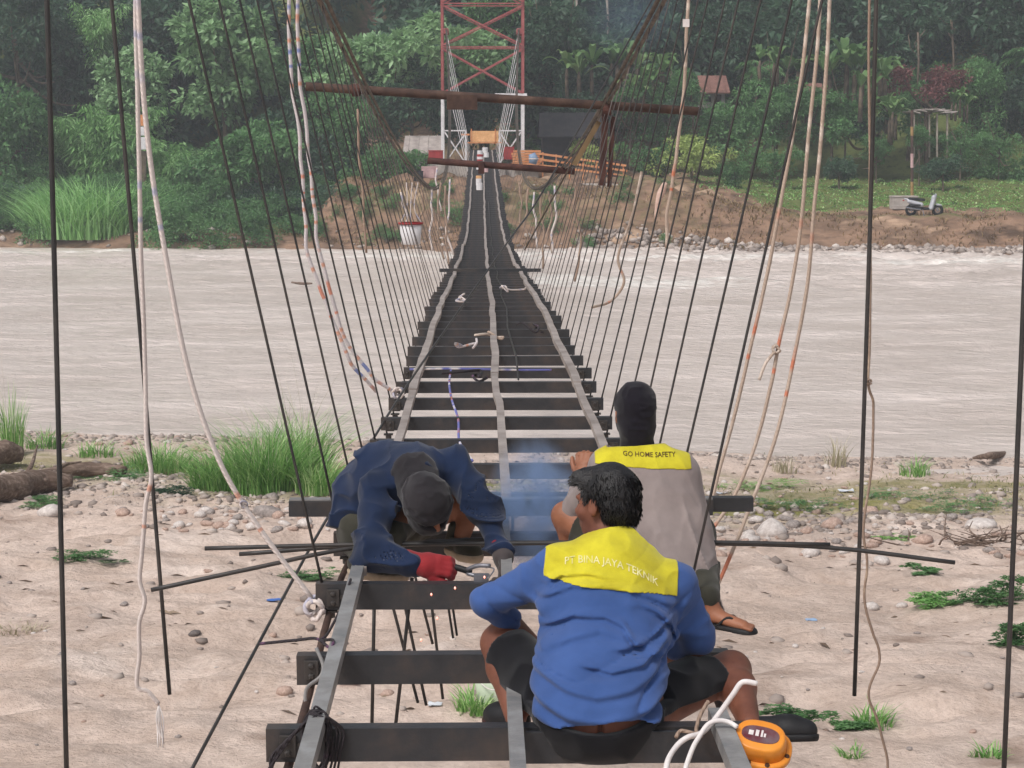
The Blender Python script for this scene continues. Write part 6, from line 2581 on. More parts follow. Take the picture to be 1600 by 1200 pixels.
ZONES = [
    ('rounded stone in the cobbles left of the bridge', 'stones left of the bridge', 62, (180, 520), (792, 832), (8, 26)),
    ('stone on the gravel at the water edge left of the bridge', 'stones at the left water edge', 30, (60, 420), (678, 712), (8, 18)),
    ('rounded stone in the cobbles right of the bridge', 'stones right of the bridge', 85, (1120, 1600), (800, 872), (9, 30)),
    ('small stone in the weeds behind the grey shirted worker', 'stones in the weeds on the right', 26, (1110, 1420), (748, 792), (8, 18)),
    ('small stone lying on the open sand below the cobbles', 'stones on the open sand', 44, (0, 1600), (880, 1180), (8, 18)),
]
for lab, grp, n, (x0, x1), (y0, y1), (w0, w1) in ZONES:
    for k in range(n):
        w = w0 + (w1 - w0) * rs.random() ** 2.2
        stone(rs.uniform(x0, x1), rs.uniform(y0, y1), w, lab, rs.choice((0, 0, 1, 1, 2, 2, 2)), group=grp)


def pebbles(name, n, fpos, size, m, label, seed, flat=0.6):
    """gravel too small to pick apart"""
    r = np.random.default_rng(seed)
    bm = bmesh.new()
    bmesh.ops.create_icosphere(bm, subdivisions=1, radius=1.0)
    bm.verts.index_update()
    U = np.array([v.co[:] for v in bm.verts])
    Fa = np.array([[v.index for v in f.verts] for f in bm.faces])
    bm.free()
    pos = fpos(r, n)
    n = len(pos)
    s = size[0] + (size[1] - size[0]) * r.uniform(0, 1, n) ** 2.5
    ang = r.uniform(0, 6.283, n)
    el = np.stack([np.ones(n), r.uniform(.6, 1, n), flat * r.uniform(.6, 1.2, n)], -1)
    v = U[None] * el[:, None, :] * (1 + .25 * r.normal(0, 1, (n, len(U), 1)) * .6) * s[:, None, None]
    c, q = np.cos(ang)[:, None], np.sin(ang)[:, None]
    v = np.stack([v[..., 0] * c - v[..., 1] * q, v[..., 0] * q + v[..., 1] * c, v[..., 2]], -1) + pos[:, None, :]
    f = Fa[None] + (np.arange(n) * len(U))[:, None, None]
    o = link(name, mesh_np(name, v.reshape(-1, 3), f.reshape(-1, 3), True, None, np.repeat(r.uniform(0, 1, n), len(U))), m)
    return tag(o, label, 'gravel', None, 'stuff')


gm = leafmat('gravel_stone', srgb(124, 113, 106), srgb(176, 163, 154), srgb(212, 203, 195), 0.0, 0.85)


def near_pos(r, n):
    x = r.uniform(-11.5, 11.5, n * 3)
    y = r.uniform(16, 37, n * 3)
    s = near_s(x, y)
    band = np.exp(-((s - 7.2) / 2.0) ** 2) + 0.8 * np.exp(-((s - 0.9) / 0.9) ** 2) + 0.035 * (s > 6)
    band = band * (0.25 + 1.5 * np.clip(fbm(xy3(x * .5, y * .6), 3, 91) - .3, 0, 1) * 2)
    k = (r.uniform(0, 1, len(x)) < band) & (s > -0.3)
    x, y = x[k][:n], y[k][:n]
    return np.stack([x, y, near_h(x, y) + 0.004], -1)


pebbles('gravel', 13000, near_pos, (0.012, 0.10), gm, 'loose gravel and pebbles along the sand bank', 21)


def far_pos(r, n):
    x = r.uniform(-34, 34, n * 2)
    d = r.uniform(-0.6, 2.6, n * 2)
    y = 95.9 - 0.2 * x + d
    s = far_s(x, y)
    k = (s > -0.4) & (s < 2.4) & ((x > 5) | (r.uniform(0, 1, len(x)) < .06))
    x, y = x[k][:n], y[k][:n]
    return np.stack([x, y, far_h(x, y) + 0.03], -1)


pebbles('shore_cobbles', 3800, far_pos, (0.06, 0.27), gm, 'grey cobbles along the far water edge', 22, 0.7)

# twigs and dead leaves scattered on the sand
r = np.random.default_rng(63)
n = 1500
tx, ty = r.uniform(-11, 11, n), r.uniform(16, 34, n)
k = (near_s(tx, ty) > 1.2) & (fbm(xy3(tx * .6, ty * .8), 3, 29) > 0.5)
tx, ty = tx[k], ty[k]
ta = r.normal(0, .5, len(tx))
td = np.stack([np.cos(ta), np.sin(ta), r.uniform(-.02, .06, len(tx))], -1)
ll = r.uniform(.04, .22, len(tx))
tz = near_h(tx, ty) + .008
v, f = leaf_arrays(np.stack([tx, ty, tz], -1), td, np.tile([0, 0, 1.0], (len(tx), 1)) + r.normal(0, .3, (len(tx), 3)), ll, ll * r.uniform(.06, .3, len(tx)), None)
o = link('ground_litter', mesh_np('ground_litter', v, f, False, None, np.repeat(r.uniform(0, 1, len(tx)), 4)), leafmat('dead_leaf', srgb(70, 56, 46), srgb(110, 92, 76), srgb(150, 132, 112), 0.0))
tag(o, 'twigs and dead leaves scattered over the sand bank', 'litter', None, 'stuff')

# driftwood
M['drift'] = pmat('driftwood', srgb(92, 76, 66), srgb(150, 132, 120), 3, 0.9, 0.8, 14, c3=srgb(116, 98, 86), stretch=(1, 6, 6), bdist=0.03)


def log(pts, rad, label, name='driftwood_log', stubs=()):
    p = [V3(q) for q in pts]
    c0 = p[0]
    c = catmull([q - c0 for q in p], 8)
    v, f, uv = tube_arrays(c, np.interp(np.linspace(0, 1, len(c)), np.linspace(0, 1, len(rad)), rad), 14)
    n = fbm(v * 5 + 3, 3, 7) - .5
    ctr = np.repeat(c, 14, 0)
    v = ctr + (v - ctr) * (1 + 0.9 * n)[:, None]
    root = empty(name, c0, label, 'driftwood')
    link('trunk', mesh_np('trunk', v, f, True, uv), M['drift'], root)
    for s in stubs:
        v, f, uv = tube_arrays(catmull([V3(q) - c0 for q in s], 5), np.linspace(.055, .012, 5 * (len(s) - 1) + 1), 7)
        link('branch', mesh_np('branch', v, f, True, uv), M['drift'], root)
    return root


def gl(px, py, up=0.0):
    g = GP(px, py)
    return g + Vector((0, 0, up))


log([gl(-40, 790, .2), gl(20, 782, .2), gl(60, 772, .2), gl(112, 766, .15)], [0.24, 0.22, 0.2, 0.1], 'thick weathered driftwood log at the left edge', stubs=[[gl(40, 776, .3), gl(52, 764, .42), gl(60, 748, .55)], [gl(70, 772, .2), gl(100, 756, .3), gl(128, 752, .32)]])
log([gl(50, 752, .12), gl(110, 748, .15), gl(150, 746, .14), gl(196, 744, .1)], [0.05, 0.12, 0.12, 0.06], 'flat grey driftwood plank behind the thick log', stubs=[])
log([gl(-30, 738, .2), gl(10, 730, .25), gl(34, 728, .2)], [0.2, 0.22, 0.12], 'dark stump end at the left edge among grass')
log([gl(1520, 720, .05), gl(1560, 716, .06), gl(1640, 717, .06)], [0.03, 0.07, 0.06], 'dark driftwood log at the water edge on the right')
g = GP(1530, 852)
bw = empty('brushwood', g, 'heap of dead brushwood on the cobbles near the right edge', 'brushwood')
r = np.random.default_rng(77)
for k in range(34):
    a = r.normal(0, 0.35, 3) * [1.3, .6, 0] + [0, 0, 0.03]
    d = np.array([r.normal(0, .45), r.normal(0, .3), r.uniform(0.0, .28)])
    v, f, uv = tube_arrays(catmull([a, a + d * .5 + r.normal(0, .05, 3), a + d], 4), np.linspace(.016, .004, 9) * r.uniform(.6, 1.3), 5)
    v[:, 2] = np.maximum(v[:, 2], 0.0)
    link('twig', mesh_np('twig', v, f, True), M['drift'], bw)
log([P(455, 441, 74) , P(470, 443, 74), P(488, 443, 74)], [0.04, 0.06, 0.03], 'drifting stick in the river seen between hanger rods', 'floating_stick')

# grass tufts and weeds
def tuft(px, py, wpx, hpx, n, label, seed, lean=0.6, m='grass', bw=0.018, seeds=0, group='grass tufts on the near bank', name='grass_tuft'):
    g = GP(px, py)
    k = g.y / FPX
    root = empty(name, g, label, 'grass', group)
    v, f, t = blades(n, wpx * k / 2, hpx * k * 1.55, seed, bw, lean, 4, flat=0.7)
    link('blades', mesh_np('blades', v, f, False, None, t), LM[m], root)
    if seeds:
        v, f, t = blades(seeds, wpx * k / 2.4, hpx * k * 2.2, seed + 1, 0.008, 0.45, 5, flat=0.6)
        link('seed_stalks', mesh_np('seed_stalks', v, f, False, None, t), LM['dry'], root)
    return root


tuft(415, 768, 110, 95, 900, 'tall dense grass clump behind the slanting white rope', 101, 0.8, seeds=44)
tuft(470, 752, 90, 105, 520, 'tall grass clump with seed stalks beside the slanted hanger rod', 102, 0.8, seeds=50)
tuft(350, 765, 110, 70, 620, 'spreading grass clump left of the tall one', 103, 1.0)
tuft(495, 770, 70, 60, 320, 'grass clump just left of the bent welder', 104, 0.9)
tuft(250, 735, 110, 45, 380, 'low grass behind the hanging white rope', 105, 1.0)
tuft(20, 712, 34, 85, 150, 'thin tall reeds at the left edge of the water', 106, 0.25, seeds=10)
tuft(70, 700, 60, 30, 160, 'low grass beside the driftwood', 107, 1.0)
tuft(150, 712, 60, 24, 140, 'short grass at the waterside behind the driftwood', 108, 1.0)
tuft(1306, 728, 36, 42, 60, 'dry upright stalks at the water edge on the right', 109, 0.5, 'dry', 0.02)
tuft(1225, 738, 40, 26, 60, 'short dry stalks behind the third rope', 110, 0.6, 'dry', 0.02)
tuft(1430, 742, 50, 26, 120, 'yellowish grass tuft at the waterside right of the thick rod', 111, 0.8)
tuft(742, 1112, 62, 42, 130, 'little grass tuft below the deck beside the pale bucket', 112, 0.8)
tuft(1365, 1135, 60, 34, 90, 'sparse tuft on the sand below the thick rod', 113, 1.0)
tuft(1545, 1185, 60, 24, 60, 'sparse green tuft near the lower corner', 114, 1.0)
tuft(1330, 1185, 40, 26, 40, 'tiny tuft at the bottom beside the dangling rope', 115, 0.9)
tuft(30, 985, 120, 14, 160, 'thin yellowish grass on the sand at the left edge', 116, 1.2, 'dry', 0.012)


def weeds(px, py, wpx, hpx, label, seed, m='mid', per=44, ncl=46, flat=0.55):
    g = GP(px, py)
    k = g.y / FPX
    rx, rz = wpx * k / 2, hpx * k * 0.55
    root = empty('weed_patch', g, label, 'weeds', 'green weed patches on the near bank')
    v, f, t, _ = crown_arrays(None, seed, 1.0, 1.0, ncl=ncl, per=per, leaf=0.055 / rx, wide=0.5, clr=0.17, lobes=7, hollow=0.2)
    v = v * [rx, rx * flat, rz] + [0, 0, rz * 0.35]
    v[:, 2] = np.maximum(v[:, 2], 0.004)
    link('foliage', mesh_np('foliage', v, f, False, None, t), LM[m], root)
    return root


weeds(130, 876, 110, 26, 'dark green creeping weed patch on the sand left', 201)
weeds(1450, 948, 110, 34, 'bright green weed patch below the sagging rod end', 202, 'fresh')
weeds(1545, 940, 120, 46, 'largest green weed patch at the right edge', 203, 'mid', 60, 60)
weeds(1575, 1005, 80, 36, 'green weed patch at the right edge lower down', 204)
weeds(1235, 1128, 110, 26, 'green weed patch behind the black shoe', 205)
weeds(1325, 1138, 60, 14, 'small flat weed patch right of the black shoe', 206)
weeds(480, 902, 90, 18, 'flat green weeds behind the slanting white rope end', 207)
weeds(1440, 895, 60, 14, 'small green weeds on the sand right of the thick rod', 208)
weeds(1500, 795, 170, 30, 'low green weeds among the cobbles near the right edge', 209)
weeds(1250, 795, 140, 24, 'low green weeds above the pointed boulder', 210)
weeds(1180, 765, 160, 22, 'yellowish low weeds right behind the grey shirted worker', 211, 'grass')
weeds(1390, 780, 150, 26, 'green weeds beside the thick black rod', 212)
weeds(1400, 842, 80, 16, 'small weeds among cobbles below the thick rod middle', 213, 'grass')
weeds(700, 742, 130, 16, 'green strip of weeds seen through the deck beams', 214, 'grass')
weeds(180, 745, 130, 30, 'weeds in front of the grey driftwood plank', 215)
weeds(60, 790, 90, 18, 'low weeds in front of the thick driftwood log', 216)
weeds(280, 775, 90, 26, 'dark weeds beside the hanging white rope', 217, 'dark')
weeds(1050, 770, 90, 16, 'weeds partly hidden by the grey shirted worker', 218, 'grass')

# sparse short grass along the cobble strip and the water edge
r = np.random.default_rng(88)
n = 26000
gx, gy = r.uniform(-11.5, 11.5, n), r.uniform(20, 35.5, n)
gs = near_s(gx, gy)
den = np.exp(-((gs - 4.6) / 2.2) ** 2) * np.clip((fbm(xy3(gx * .45, gy * .6), 3, 41) - .44) * 5, 0, 1)
k = r.uniform(0, 1, n) < den
gx, gy = gx[k], gy[k]
v, f, t = blades(len(gx), 0.01, 0.15, 89, 0.016, 1.1, 2)
v = v + np.repeat(np.stack([gx, gy, near_h(gx, gy)], -1), len(v) // len(gx), 0)
o = link('sparse_grass', mesh_np('sparse_grass', v, f, False, None, t), leafmat('leaf_sparse', srgb(84, 98, 48), srgb(128, 132, 76), srgb(170, 160, 112)))
tag(o, 'sparse short grass between the cobbles and the water edge', 'grass', None, 'stuff')

# pale bucket standing under the bridge and litter
M['bucket'] = pmat('pale_plastic', srgb(176, 190, 166), srgb(196, 204, 184), 3, 0.5)
g = GP(772, 1104)
bk = empty('bucket', g, 'pale green plastic bucket standing on the sand under the deck', 'bucket')
MB().lathe((0, 0, 0), [(0.135, 0.0), (0.145, 0.01), (0.185, 0.34), (0.176, 0.34), (0.13, 0.03)], 24).build('pail', M['bucket'], bk, None, True)
MB().lathe((0, 0, 0.325), [(0.184, 0), (0.198, 0.004), (0.198, 0.026), (0.184, 0.03)], 24, closed=False).build('rim', M['bucket'], bk, None, True)
tube_obj('handle', catmull([(-.19, 0, .33), (-.1, -.17, .25), (0, -.22, .22), (.1, -.17, .25), (.19, 0, .33)], 5), 0.005, M['cord_white'], bk, 6)


def litter(px, py, wpx, col, label, seed):
    g = GP(px, py)
    s = wpx * g.y / FPX
    n = 7
    X, Y = np.meshgrid(np.linspace(-.5, .5, n), np.linspace(-.35, .35, n), indexing='ij')
    r = np.random.default_rng(seed)
    Z = 0.06 + 0.22 * (fbm(np.stack([X * 4 + seed, Y * 4, X * 0], -1).reshape(-1, 3), 2, seed).reshape(n, n) - .3)
    v = np.stack([X + r.normal(0, .03, X.shape), Y + r.normal(0, .03, X.shape), Z], -1).reshape(-1, 3) * s
    v = np.concatenate([v, v - [0, 0, 0.004]])
    i, j = np.meshgrid(np.arange(n - 1), np.arange(n - 1), indexing='ij')
    a = (i * n + j).ravel()
    f = np.stack([a, a + n, a + n + 1, a + 1], -1)
    o = link('plastic_scrap', mesh_np('plastic_scrap', v, np.concatenate([f, f[:, ::-1] + n * n]), True), pmat('scrap_plastic', col, None, rough=0.5), None, g)
    return tag(o, label, 'litter')


litter(428, 940, 22, srgb(70, 110, 180), 'blue plastic scrap on the sand left of the beams', 1)
litter(1268, 970, 18, srgb(150, 176, 206), 'pale blue plastic scrap on the sand right of the sandal', 2)
litter(545, 1068, 34, srgb(170, 76, 84), 'red plastic scrap on the sand below the second beam', 3)
litter(680, 1102, 22, srgb(206, 210, 214), 'clear white plastic scrap beside the small grass tuft', 4)
litter(1322, 768, 24, srgb(206, 210, 214), 'white plastic scrap among the weeds on the right', 5)
litter(1128, 772, 18, srgb(196, 200, 206), 'white scrap just right of the grey shirted worker', 6)
litter(1030, 762, 22, srgb(120, 150, 190), 'blue scrap behind the worker in grey', 7)

# ------------------------------------------------------------------ far bank: things round the tower
def on(px, py, Y):
    return P(px, py, Y)


M['ochre'] = pmat('ochre_paint', srgb(140, 112, 70), srgb(164, 134, 90), 3, 0.7)
M['redbox'] = pmat('red_plastic', srgb(140, 34, 38), srgb(160, 52, 52), 3, 0.5)
M['pinkbox'] = pmat('pink_board', srgb(176, 140, 142), srgb(200, 170, 168), 3, 0.7)
M['timber'] = pmat('fresh_timber', srgb(190, 122, 78), srgb(216, 154, 108), 4, 0.8, 0.2, 30)
M['darkroof'] = pmat('dark_roof', srgb(30, 30, 34), srgb(52, 50, 52), 2, 0.8, 0.3, 8)
M['greyroof'] = pmat('grey_sheet_roof', srgb(146, 136, 132), srgb(184, 174, 168), 2, 0.6, 0.2, 8)
M['redroof'] = pmat('red_tile_roof', srgb(104, 74, 66), srgb(134, 98, 88), 2, 0.8, 0.3, 8)

# plywood sheet hung across the walkway under the tower
c = on(757, 213, 107.2)
pw = empty('plywood_sheet', c, 'orange plywood sheet fixed across the walkway under the tower', 'plywood')
MB().box((0, 0, 0), (1.6, 0.04, 0.62)).build('sheet', M['plywood'], pw)
MB().box((0.62, -0.045, 0.0), (0.06, 0.05, 0.86)).build('batten', M['timber'], pw)
MB().box((-0.75, -0.045, 0.08), (0.06, 0.05, 0.7)).build('batten', M['timber'], pw)
MB().box((0, -0.04, -0.36), (2.0, 0.06, 0.07)).build('batten', M['timber'], pw)
MB().box((-1.1, 0.0, 0.1), (0.5, 0.05, 0.1)).build('batten', M['timber'], pw)

# tins and sacks in a row down the middle of the deck
items = [(758, 238, 104, 9, 7, 'w', 'white tin on the far deck, highest of the row'), (750, 243, 101, 9, 7, 'w', 'white tin second in the row below the plywood'), (760, 244, 100, 8, 6, 'w', 'small white tin beside the second'),
         (750, 250, 97, 10, 8, 'r', 'red and white tin in the row on the far deck'), (750, 268, 90, 12, 9, 'w', 'grey white tin just below the dark red pipe'), (761, 265, 91, 9, 7, 'w', 'white box right of the row below the pipe'),
         (759, 273, 88, 8, 6, 'p', 'pinkish box right of the tin row'), (748, 286, 82, 9, 6, 't', 'tan box low in the row on the far deck'), (748, 294, 79, 9, 8, 'w', 'white tin low in the row'), (749, 303, 76, 10, 9, 'w', 'white tin nearest of the row on the deck')]
cm = {'w': M['white_paint'], 'r': M['redbox'], 'p': M['pinkbox'], 't': M['plywood']}
for (px, py, Y, w, h, k, lab) in items:
    c = P(px, py, Y)
    c.z = deck(Y) + 0.005
    s = Y / FPX
    t = empty('tin', c, lab, 'tin', 'tins in a row on the far deck')
    MB().lathe((0, 0, 0), [(w * s * .46, 0), (w * s * .5, 0.01), (w * s * .5, h * s * 1.2), (w * s * .44, h * s * 1.25)], 12).build('can', cm[k], t)
    MB().lathe((0, 0, h * s * 1.25), [(w * s * .44, 0), (w * s * .4, 0.012)], 12).build('lid', M['greyroof' if k != 't' else 'plywood'], t)
    if k == 'r':
        MB().lathe((0, 0, h * s * .3), [(w * s * .505, 0), (w * s * .505, h * s * .5)], 12, closed=False).build('band', M['white_paint'], t)


def crate(px, py, Y, wpx, hpx, m, label, name='crate', dep=0.8):
    s = Y / FPX
    c = P(px, py, Y)
    w, h = wpx * s, hpx * s
    t = empty(name, (c.x, c.y, c.z - h / 2), label, 'box')
    MB().box((0, 0, h / 2), (w, dep, h), bev=0.03).build('case', m, t)
    MB().box((0, 0, h + 0.03), (w * 1.04, dep * 1.04, 0.06)).build('lid', m, t)
    for k in (-1, 1):
        MB().box((k * w * .3, -dep / 2 - 0.015, h * .5), (0.07, 0.03, h * .9)).build('rib', m, t)
    return t


crate(681, 243, 106, 22, 13, M['redbox'], 'dark red box left of the white tower leg')
crate(795, 240, 107.5, 16, 18, M['redbox'], 'dark red box inside the right foot of the tower')
crate(671, 270, 104, 24, 16, M['pinkbox'], 'pinkish box on the bank left of the tower foot')
crate(654, 276, 103, 14, 14, M['darkroof'], 'dark box beside the pinkish box')

# stack of fresh boards and the timber railing right of the tower
c = on(823, 262, 107)
bs = empty('board_stack', c, 'stack of fresh orange boards beside the right foot of the tower', 'boards')
for k in range(7):
    for q in range(2):
        b = MB().box((rs.uniform(-.05, .05) + (q - .5) * .02, q * 0.5, 0.06 + k * 0.145), (1.7 + rs.uniform(-.15, .15), 0.45, 0.12)).build('board', M['timber'], bs)
rl = empty('timber_railing', on(850, 262, 106.5), 'orange timber railing along the ramp right of the tower', 'railing')
r0 = Vector(rl.location)
for k in range(7):
    px = 848 + k * 21
    a, b = on(px, 288 - k * 0.5, 106.5) - r0, on(px, 238 + k * 3.4, 106.5) - r0
    MB().bar(a, b, 0.09, 0.09, (0, 1, 0)).build('post', M['timber'], rl)
for j in range(3):
    MB().bar(on(842, 240 + j * 9, 106.4) - r0, on(980, 259 + j * 8, 106.4) - r0, 0.05, 0.12, (0, 0, 1)).build('rail', M['timber'], rl)
t = empty('tarpaulin_roll', on(835, 248, 106), 'blue grey tarpaulin roll hung on the timber railing', 'tarpaulin')
MB().tube([on(831, 240, 106) - t.location, on(834, 248, 106) - t.location, on(832, 256, 106) - t.location], [0.2, 0.28, 0.22], 10).build('roll', pmat('blue_tarp', srgb(112, 136, 166), srgb(140, 160, 184), 4, 0.6), t, None, True)
MB().lathe(on(834, 248, 106) - t.location, [(0.3, -0.03), (0.3, 0.03)], 10, closed=False).build('tie', M['cord_white'], t)
# concrete slab
c = on(925, 291, 103.5)
sl = empty('concrete_slab', c, 'pale concrete slab edge on top of the eroded mound', 'slab')
MB().box((0, 1.6, 0), (6.6, 3.6, 0.22), bev=0.03).build('slab', M['concrete'], sl)
MB().box((0, 0.2, -0.4), (6.0, 0.5, 0.7)).build('footing', M['concrete'], sl)
# dark posts that carry an unfinished frame
fr = empty('scaffold_frame', on(950, 290, 104), 'dark brown scaffold posts standing on the concrete slab', 'frame')
f0 = Vector(fr.location)
for px in (938, 952):
    MB().bar(on(px, 292, 104) - f0, on(px + 2, 215, 104) - f0, 0.16, 0.16, (0, 1, 0)).build('post', M['rust_dark'], fr)
MB().bar(on(930, 250, 103.9) - f0, on(972, 254, 103.9) - f0, 0.1, 0.1).build('crossbar', M['rust_dark'], fr)
MB().bar(on(930, 272, 103.9) - f0, on(972, 276, 103.9) - f0, 0.1, 0.1).build('crossbar', M['rust_dark'], fr)


# huts
def hut(px, py, Y, wpx, hroof, hwall, roofm, wallm, label, dep=3.0, overhang=0.4, name='hut', yaw=0.0):
    s = Y / FPX
    c = P(px, py, Y)
    w = wpx * s
    hr, hw = hroof * s, hwall * s
    t = empty(name, (c.x, c.y, c.z - hr - hw), label, 'building')
    t.rotation_euler = (0, 0, yaw)
    MB().box((0, 0, hw / 2), (w - 2 * overhang * .6, dep - .5, hw)).build('wall', wallm, t)
    rf = MB()
    x0, x1 = -w / 2, w / 2
    y0, y1 = -dep / 2 - overhang, dep / 2 + overhang
    th = 0.08
    rf._put([(x0, y0, hw - .1), (x1, y0, hw - .1), (x1 * .96, 0, hw + hr), (x0 * .96, 0, hw + hr), (x0, y1, hw - .1), (x1, y1, hw - .1),
             (x0, y0, hw - .1 + th), (x1, y0, hw - .1 + th), (x1 * .96, 0, hw + hr + th), (x0 * .96, 0, hw + hr + th), (x0, y1, hw - .1 + th), (x1, y1, hw - .1 + th)],
            [[6, 7, 8, 9], [9, 8, 11, 10], [0, 3, 2, 1], [3, 4, 5, 2], [0, 1, 7, 6], [4, 10, 11, 5], [0, 6, 9, 3], [3, 9, 10, 4], [1, 2, 8, 7], [2, 5, 11, 8]])
    ro = rf.build('roof', roofm, t)
    n = max(4, int(w / 0.5))
    for k in range(n):
        x = x0 + (k + .5) * w / n
        MB().bar((x, y0 + .02, hw - .1 + th + .02), (x * .96, 0, hw + hr + th + .02), 0.05, 0.04).build('roof_rib', roofm, ro)
    MB().box((w * .15, -(dep - .5) / 2 - 0.03, hw * .42), (min(.9, w * .2), 0.06, hw * .84)).build('door', M['rust_dark'], t)
    MB().box((-w * .2, -(dep - .5) / 2 - 0.03, hw * .55), (min(.9, w * .2), 0.06, hw * .35)).build('window', M['darkroof'], t)
    return t


hut(893, 178, 113, 104, 34, 36, M['darkroof'], pmat('dark_boards', srgb(34, 34, 38), srgb(50, 48, 50), 3, .9), 'dark low hut with a black roof right of the tower')
hut(662, 214, 112, 60, 22, 26, M['greyroof'], M['concrete'], 'hut with a pale grey sheet roof left of the tower', 4.0)
hut(1112, 120, 121, 46, 24, 24, M['redroof'], M['concrete'], 'house with a reddish roof among the trees')
hut(1250, 132, 121, 70, 24, 20, M['redroof'], M['concrete'], 'house with a faded red roof behind the three ropes')
# open shed right
sh = empty('open_shed', on(1450, 245, 113), 'open shed with a grey sheet roof below the red tree', 'shed')
s0 = Vector(sh.location)
for px, dy in ((1428, 0), (1452, 0), (1464, 0), (1480, 0)):
    MB().bar(on(px, 246, 113 + dy) - s0, on(px, 178, 113 + dy) - s0, 0.1, 0.1, (0, 1, 0)).build('post', M['bark_pale'], sh)
    MB().bar(on(px, 246, 115.2) - s0, on(px, 178, 115.2) - s0, 0.1, 0.1, (0, 1, 0)).build('post', M['bark_pale'], sh)
for k in range(7):
    xa = on(1424 + k * 9.5, 176 - 5 * math.sin(k / 6 * math.pi), 114.1) - s0
    MB().box(xa, (0.42, 3.2, 0.05), Matrix.Rotation(0.25 * math.cos(k / 6 * math.pi), 3, 'Y')).build('roof_sheet', M['greyroof'], sh)
# banded pole
pl = empty('banded_pole', on(1425, 306, 103.0), 'tall pole banded in rust red, yellow and white behind the scooter', 'pole')
p0 = Vector(pl.location)
bands = [(306, 284, 't'), (284, 262, 'r'), (262, 240, 'w'), (240, 212, 'r'), (212, 198, 't'), (198, 172, 'r')]
for y0, y1, k in bands:
    MB().tube([on(1425, y0, 103) - p0, on(1425, y1, 103) - p0], 0.085, 10).build('band', {'t': M['ochre'], 'r': M['rust'], 'w': M['pinkbox']}[k], pl)
# post with white box between the ropes at the left
ps = empty('marker_post', on(223, 345, 106), 'old post with a white box on top between the white ropes', 'post')
p0 = Vector(ps.location)
MB().bar(on(224, 345, 106) - p0, on(224, 236, 106) - p0, 0.32, 0.3, (0, 1, 0)).build('post', M['bark'], ps)
MB().box(on(223, 224, 105.9) - p0, (0.48, 0.4, 0.7), bev=0.03).build('box', M['white_paint'], ps)
MB().box(on(223, 205, 105.9) - p0, (0.28, 0.26, 0.5), bev=0.03).build('cap', M['white_paint'], ps)
MB().box(on(223, 188, 105.9) - p0, (0.24, 0.2, 0.62), bev=0.03).build('finial', M['timber'], ps)

# bucket slung from the left cable
c = P(642, 382, 25.5)
hb = empty('hanging_bucket', c, 'white bucket with a red rim slung from the left cable over the river', 'bucket')
MB().lathe((0, 0, 0), [(0.12, 0), (0.13, 0.01), (0.155, 0.29), (0.147, 0.29), (0.115, 0.03)], 20).build('pail', M['white_paint'], hb, None, True)
MB().lathe((0, 0, 0.275), [(0.155, 0), (0.172, 0.004), (0.172, 0.026), (0.155, 0.03)], 20, closed=False).build('rim', M['redbox'], hb, None, True)
for k, px in enumerate((628, 642, 656)):
    e = P(644 + (k - 1) * 9, 285, 25.5) - c
    tube_obj('sling', catmull([(0.15 * (k - 1), 0, .29), (0.05 * (k - 1), 0, .5), e], 4), 0.008, M['rope_white'], hb, 5)


# ------------------------------------------------------------------ parked scooter and the block behind it
M['sc_white'] = pmat('scooter_white', srgb(176, 178, 184), None, rough=0.3, spec=0.5)
M['sc_black'] = pmat('scooter_black', srgb(24, 24, 28), None, rough=0.4)
M['tyre'] = pmat('tyre', srgb(26, 26, 28), None, rough=0.8)
M['chrome'] = pmat('chrome', srgb(150, 150, 155), None, rough=0.25, metal=0.8)
g = GP(1444, 338, True)
sc_ = empty('scooter', g, 'white and black scooter parked on the dirt path', 'scooter')
for x in (-0.62, 0.62):
    w = empty('wheel', (x, 0, 0.27))
    w.parent = sc_
    prof = [(0.2 + 0.07 * math.cos(a), 0.05 * math.sin(a)) for a in np.linspace(0, 2 * math.pi, 9)]
    MB().lathe((0, 0, 0), prof, 24, (0, 1, 0), closed=False).build('tyre', M['tyre'], w, None, True)
    MB().lathe((0, 0, -0.0), [(0.03, -0.05), (0.05, -0.03), (0.05, 0.03), (0.03, 0.05)], 12, (0, 1, 0)).build('hub', M['chrome'], w)
    for k in range(5):
        a = k * 2 * math.pi / 5
        MB().bar((0, 0, 0), (0.19 * math.cos(a), 0, 0.19 * math.sin(a)), 0.03, 0.03, (0, 1, 0)).build('spoke', M['chrome'], w)
bd = Field((-1.05, -0.4, 0.15), (1.0, 0.4, 1.2), 0.022)
bd.cap((-0.72, 0, 0.68), (-0.18, 0, 0.52), 0.10, 0.13, 0.06, ((0, 1, 0), 1.1))
bd.cap((-0.92, 0, 0.80), (-0.6, 0, 0.68), 0.035, 0.09, 0.04)
bd.cap((0.30, 0, 0.36), (0.44, 0, 0.86), 0.11, 0.10, 0.05, ((0, 1, 0), 1.6))
bd.cap((0.42, 0, 0.86), (0.50, 0, 0.98), 0.10, 0.06, 0.04, ((0, 1, 0), 1.4))
bd.cap((0.58, 0, 0.52), (0.78, 0, 0.50), 0.06, 0.04, 0.03)
link('body', bd.mesh('body'), M['sc_white'], sc_)
MB().box((-0.45, 0, 0.50), (0.5, 0.30, 0.10), bev=0.03).build('side_panel', M['sc_black'], sc_)
fl = Field((-1.05, -0.4, 0.1), (1.0, 0.4, 1.2), 0.022)
fl.cap((-0.5, 0, 0.36), (0.3, 0, 0.33), 0.09, 0.06, 0.04, ((0, 1, 0), 1.4))
fl.cap((-0.62, 0.06, 0.30), (-0.25, 0.06, 0.34), 0.08, 0.10, 0.03)
link('floorboard', fl.mesh('floorboard'), M['sc_black'], sc_)
st = Field((-1.05, -0.4, 0.4), (0.4, 0.4, 1.2), 0.022)
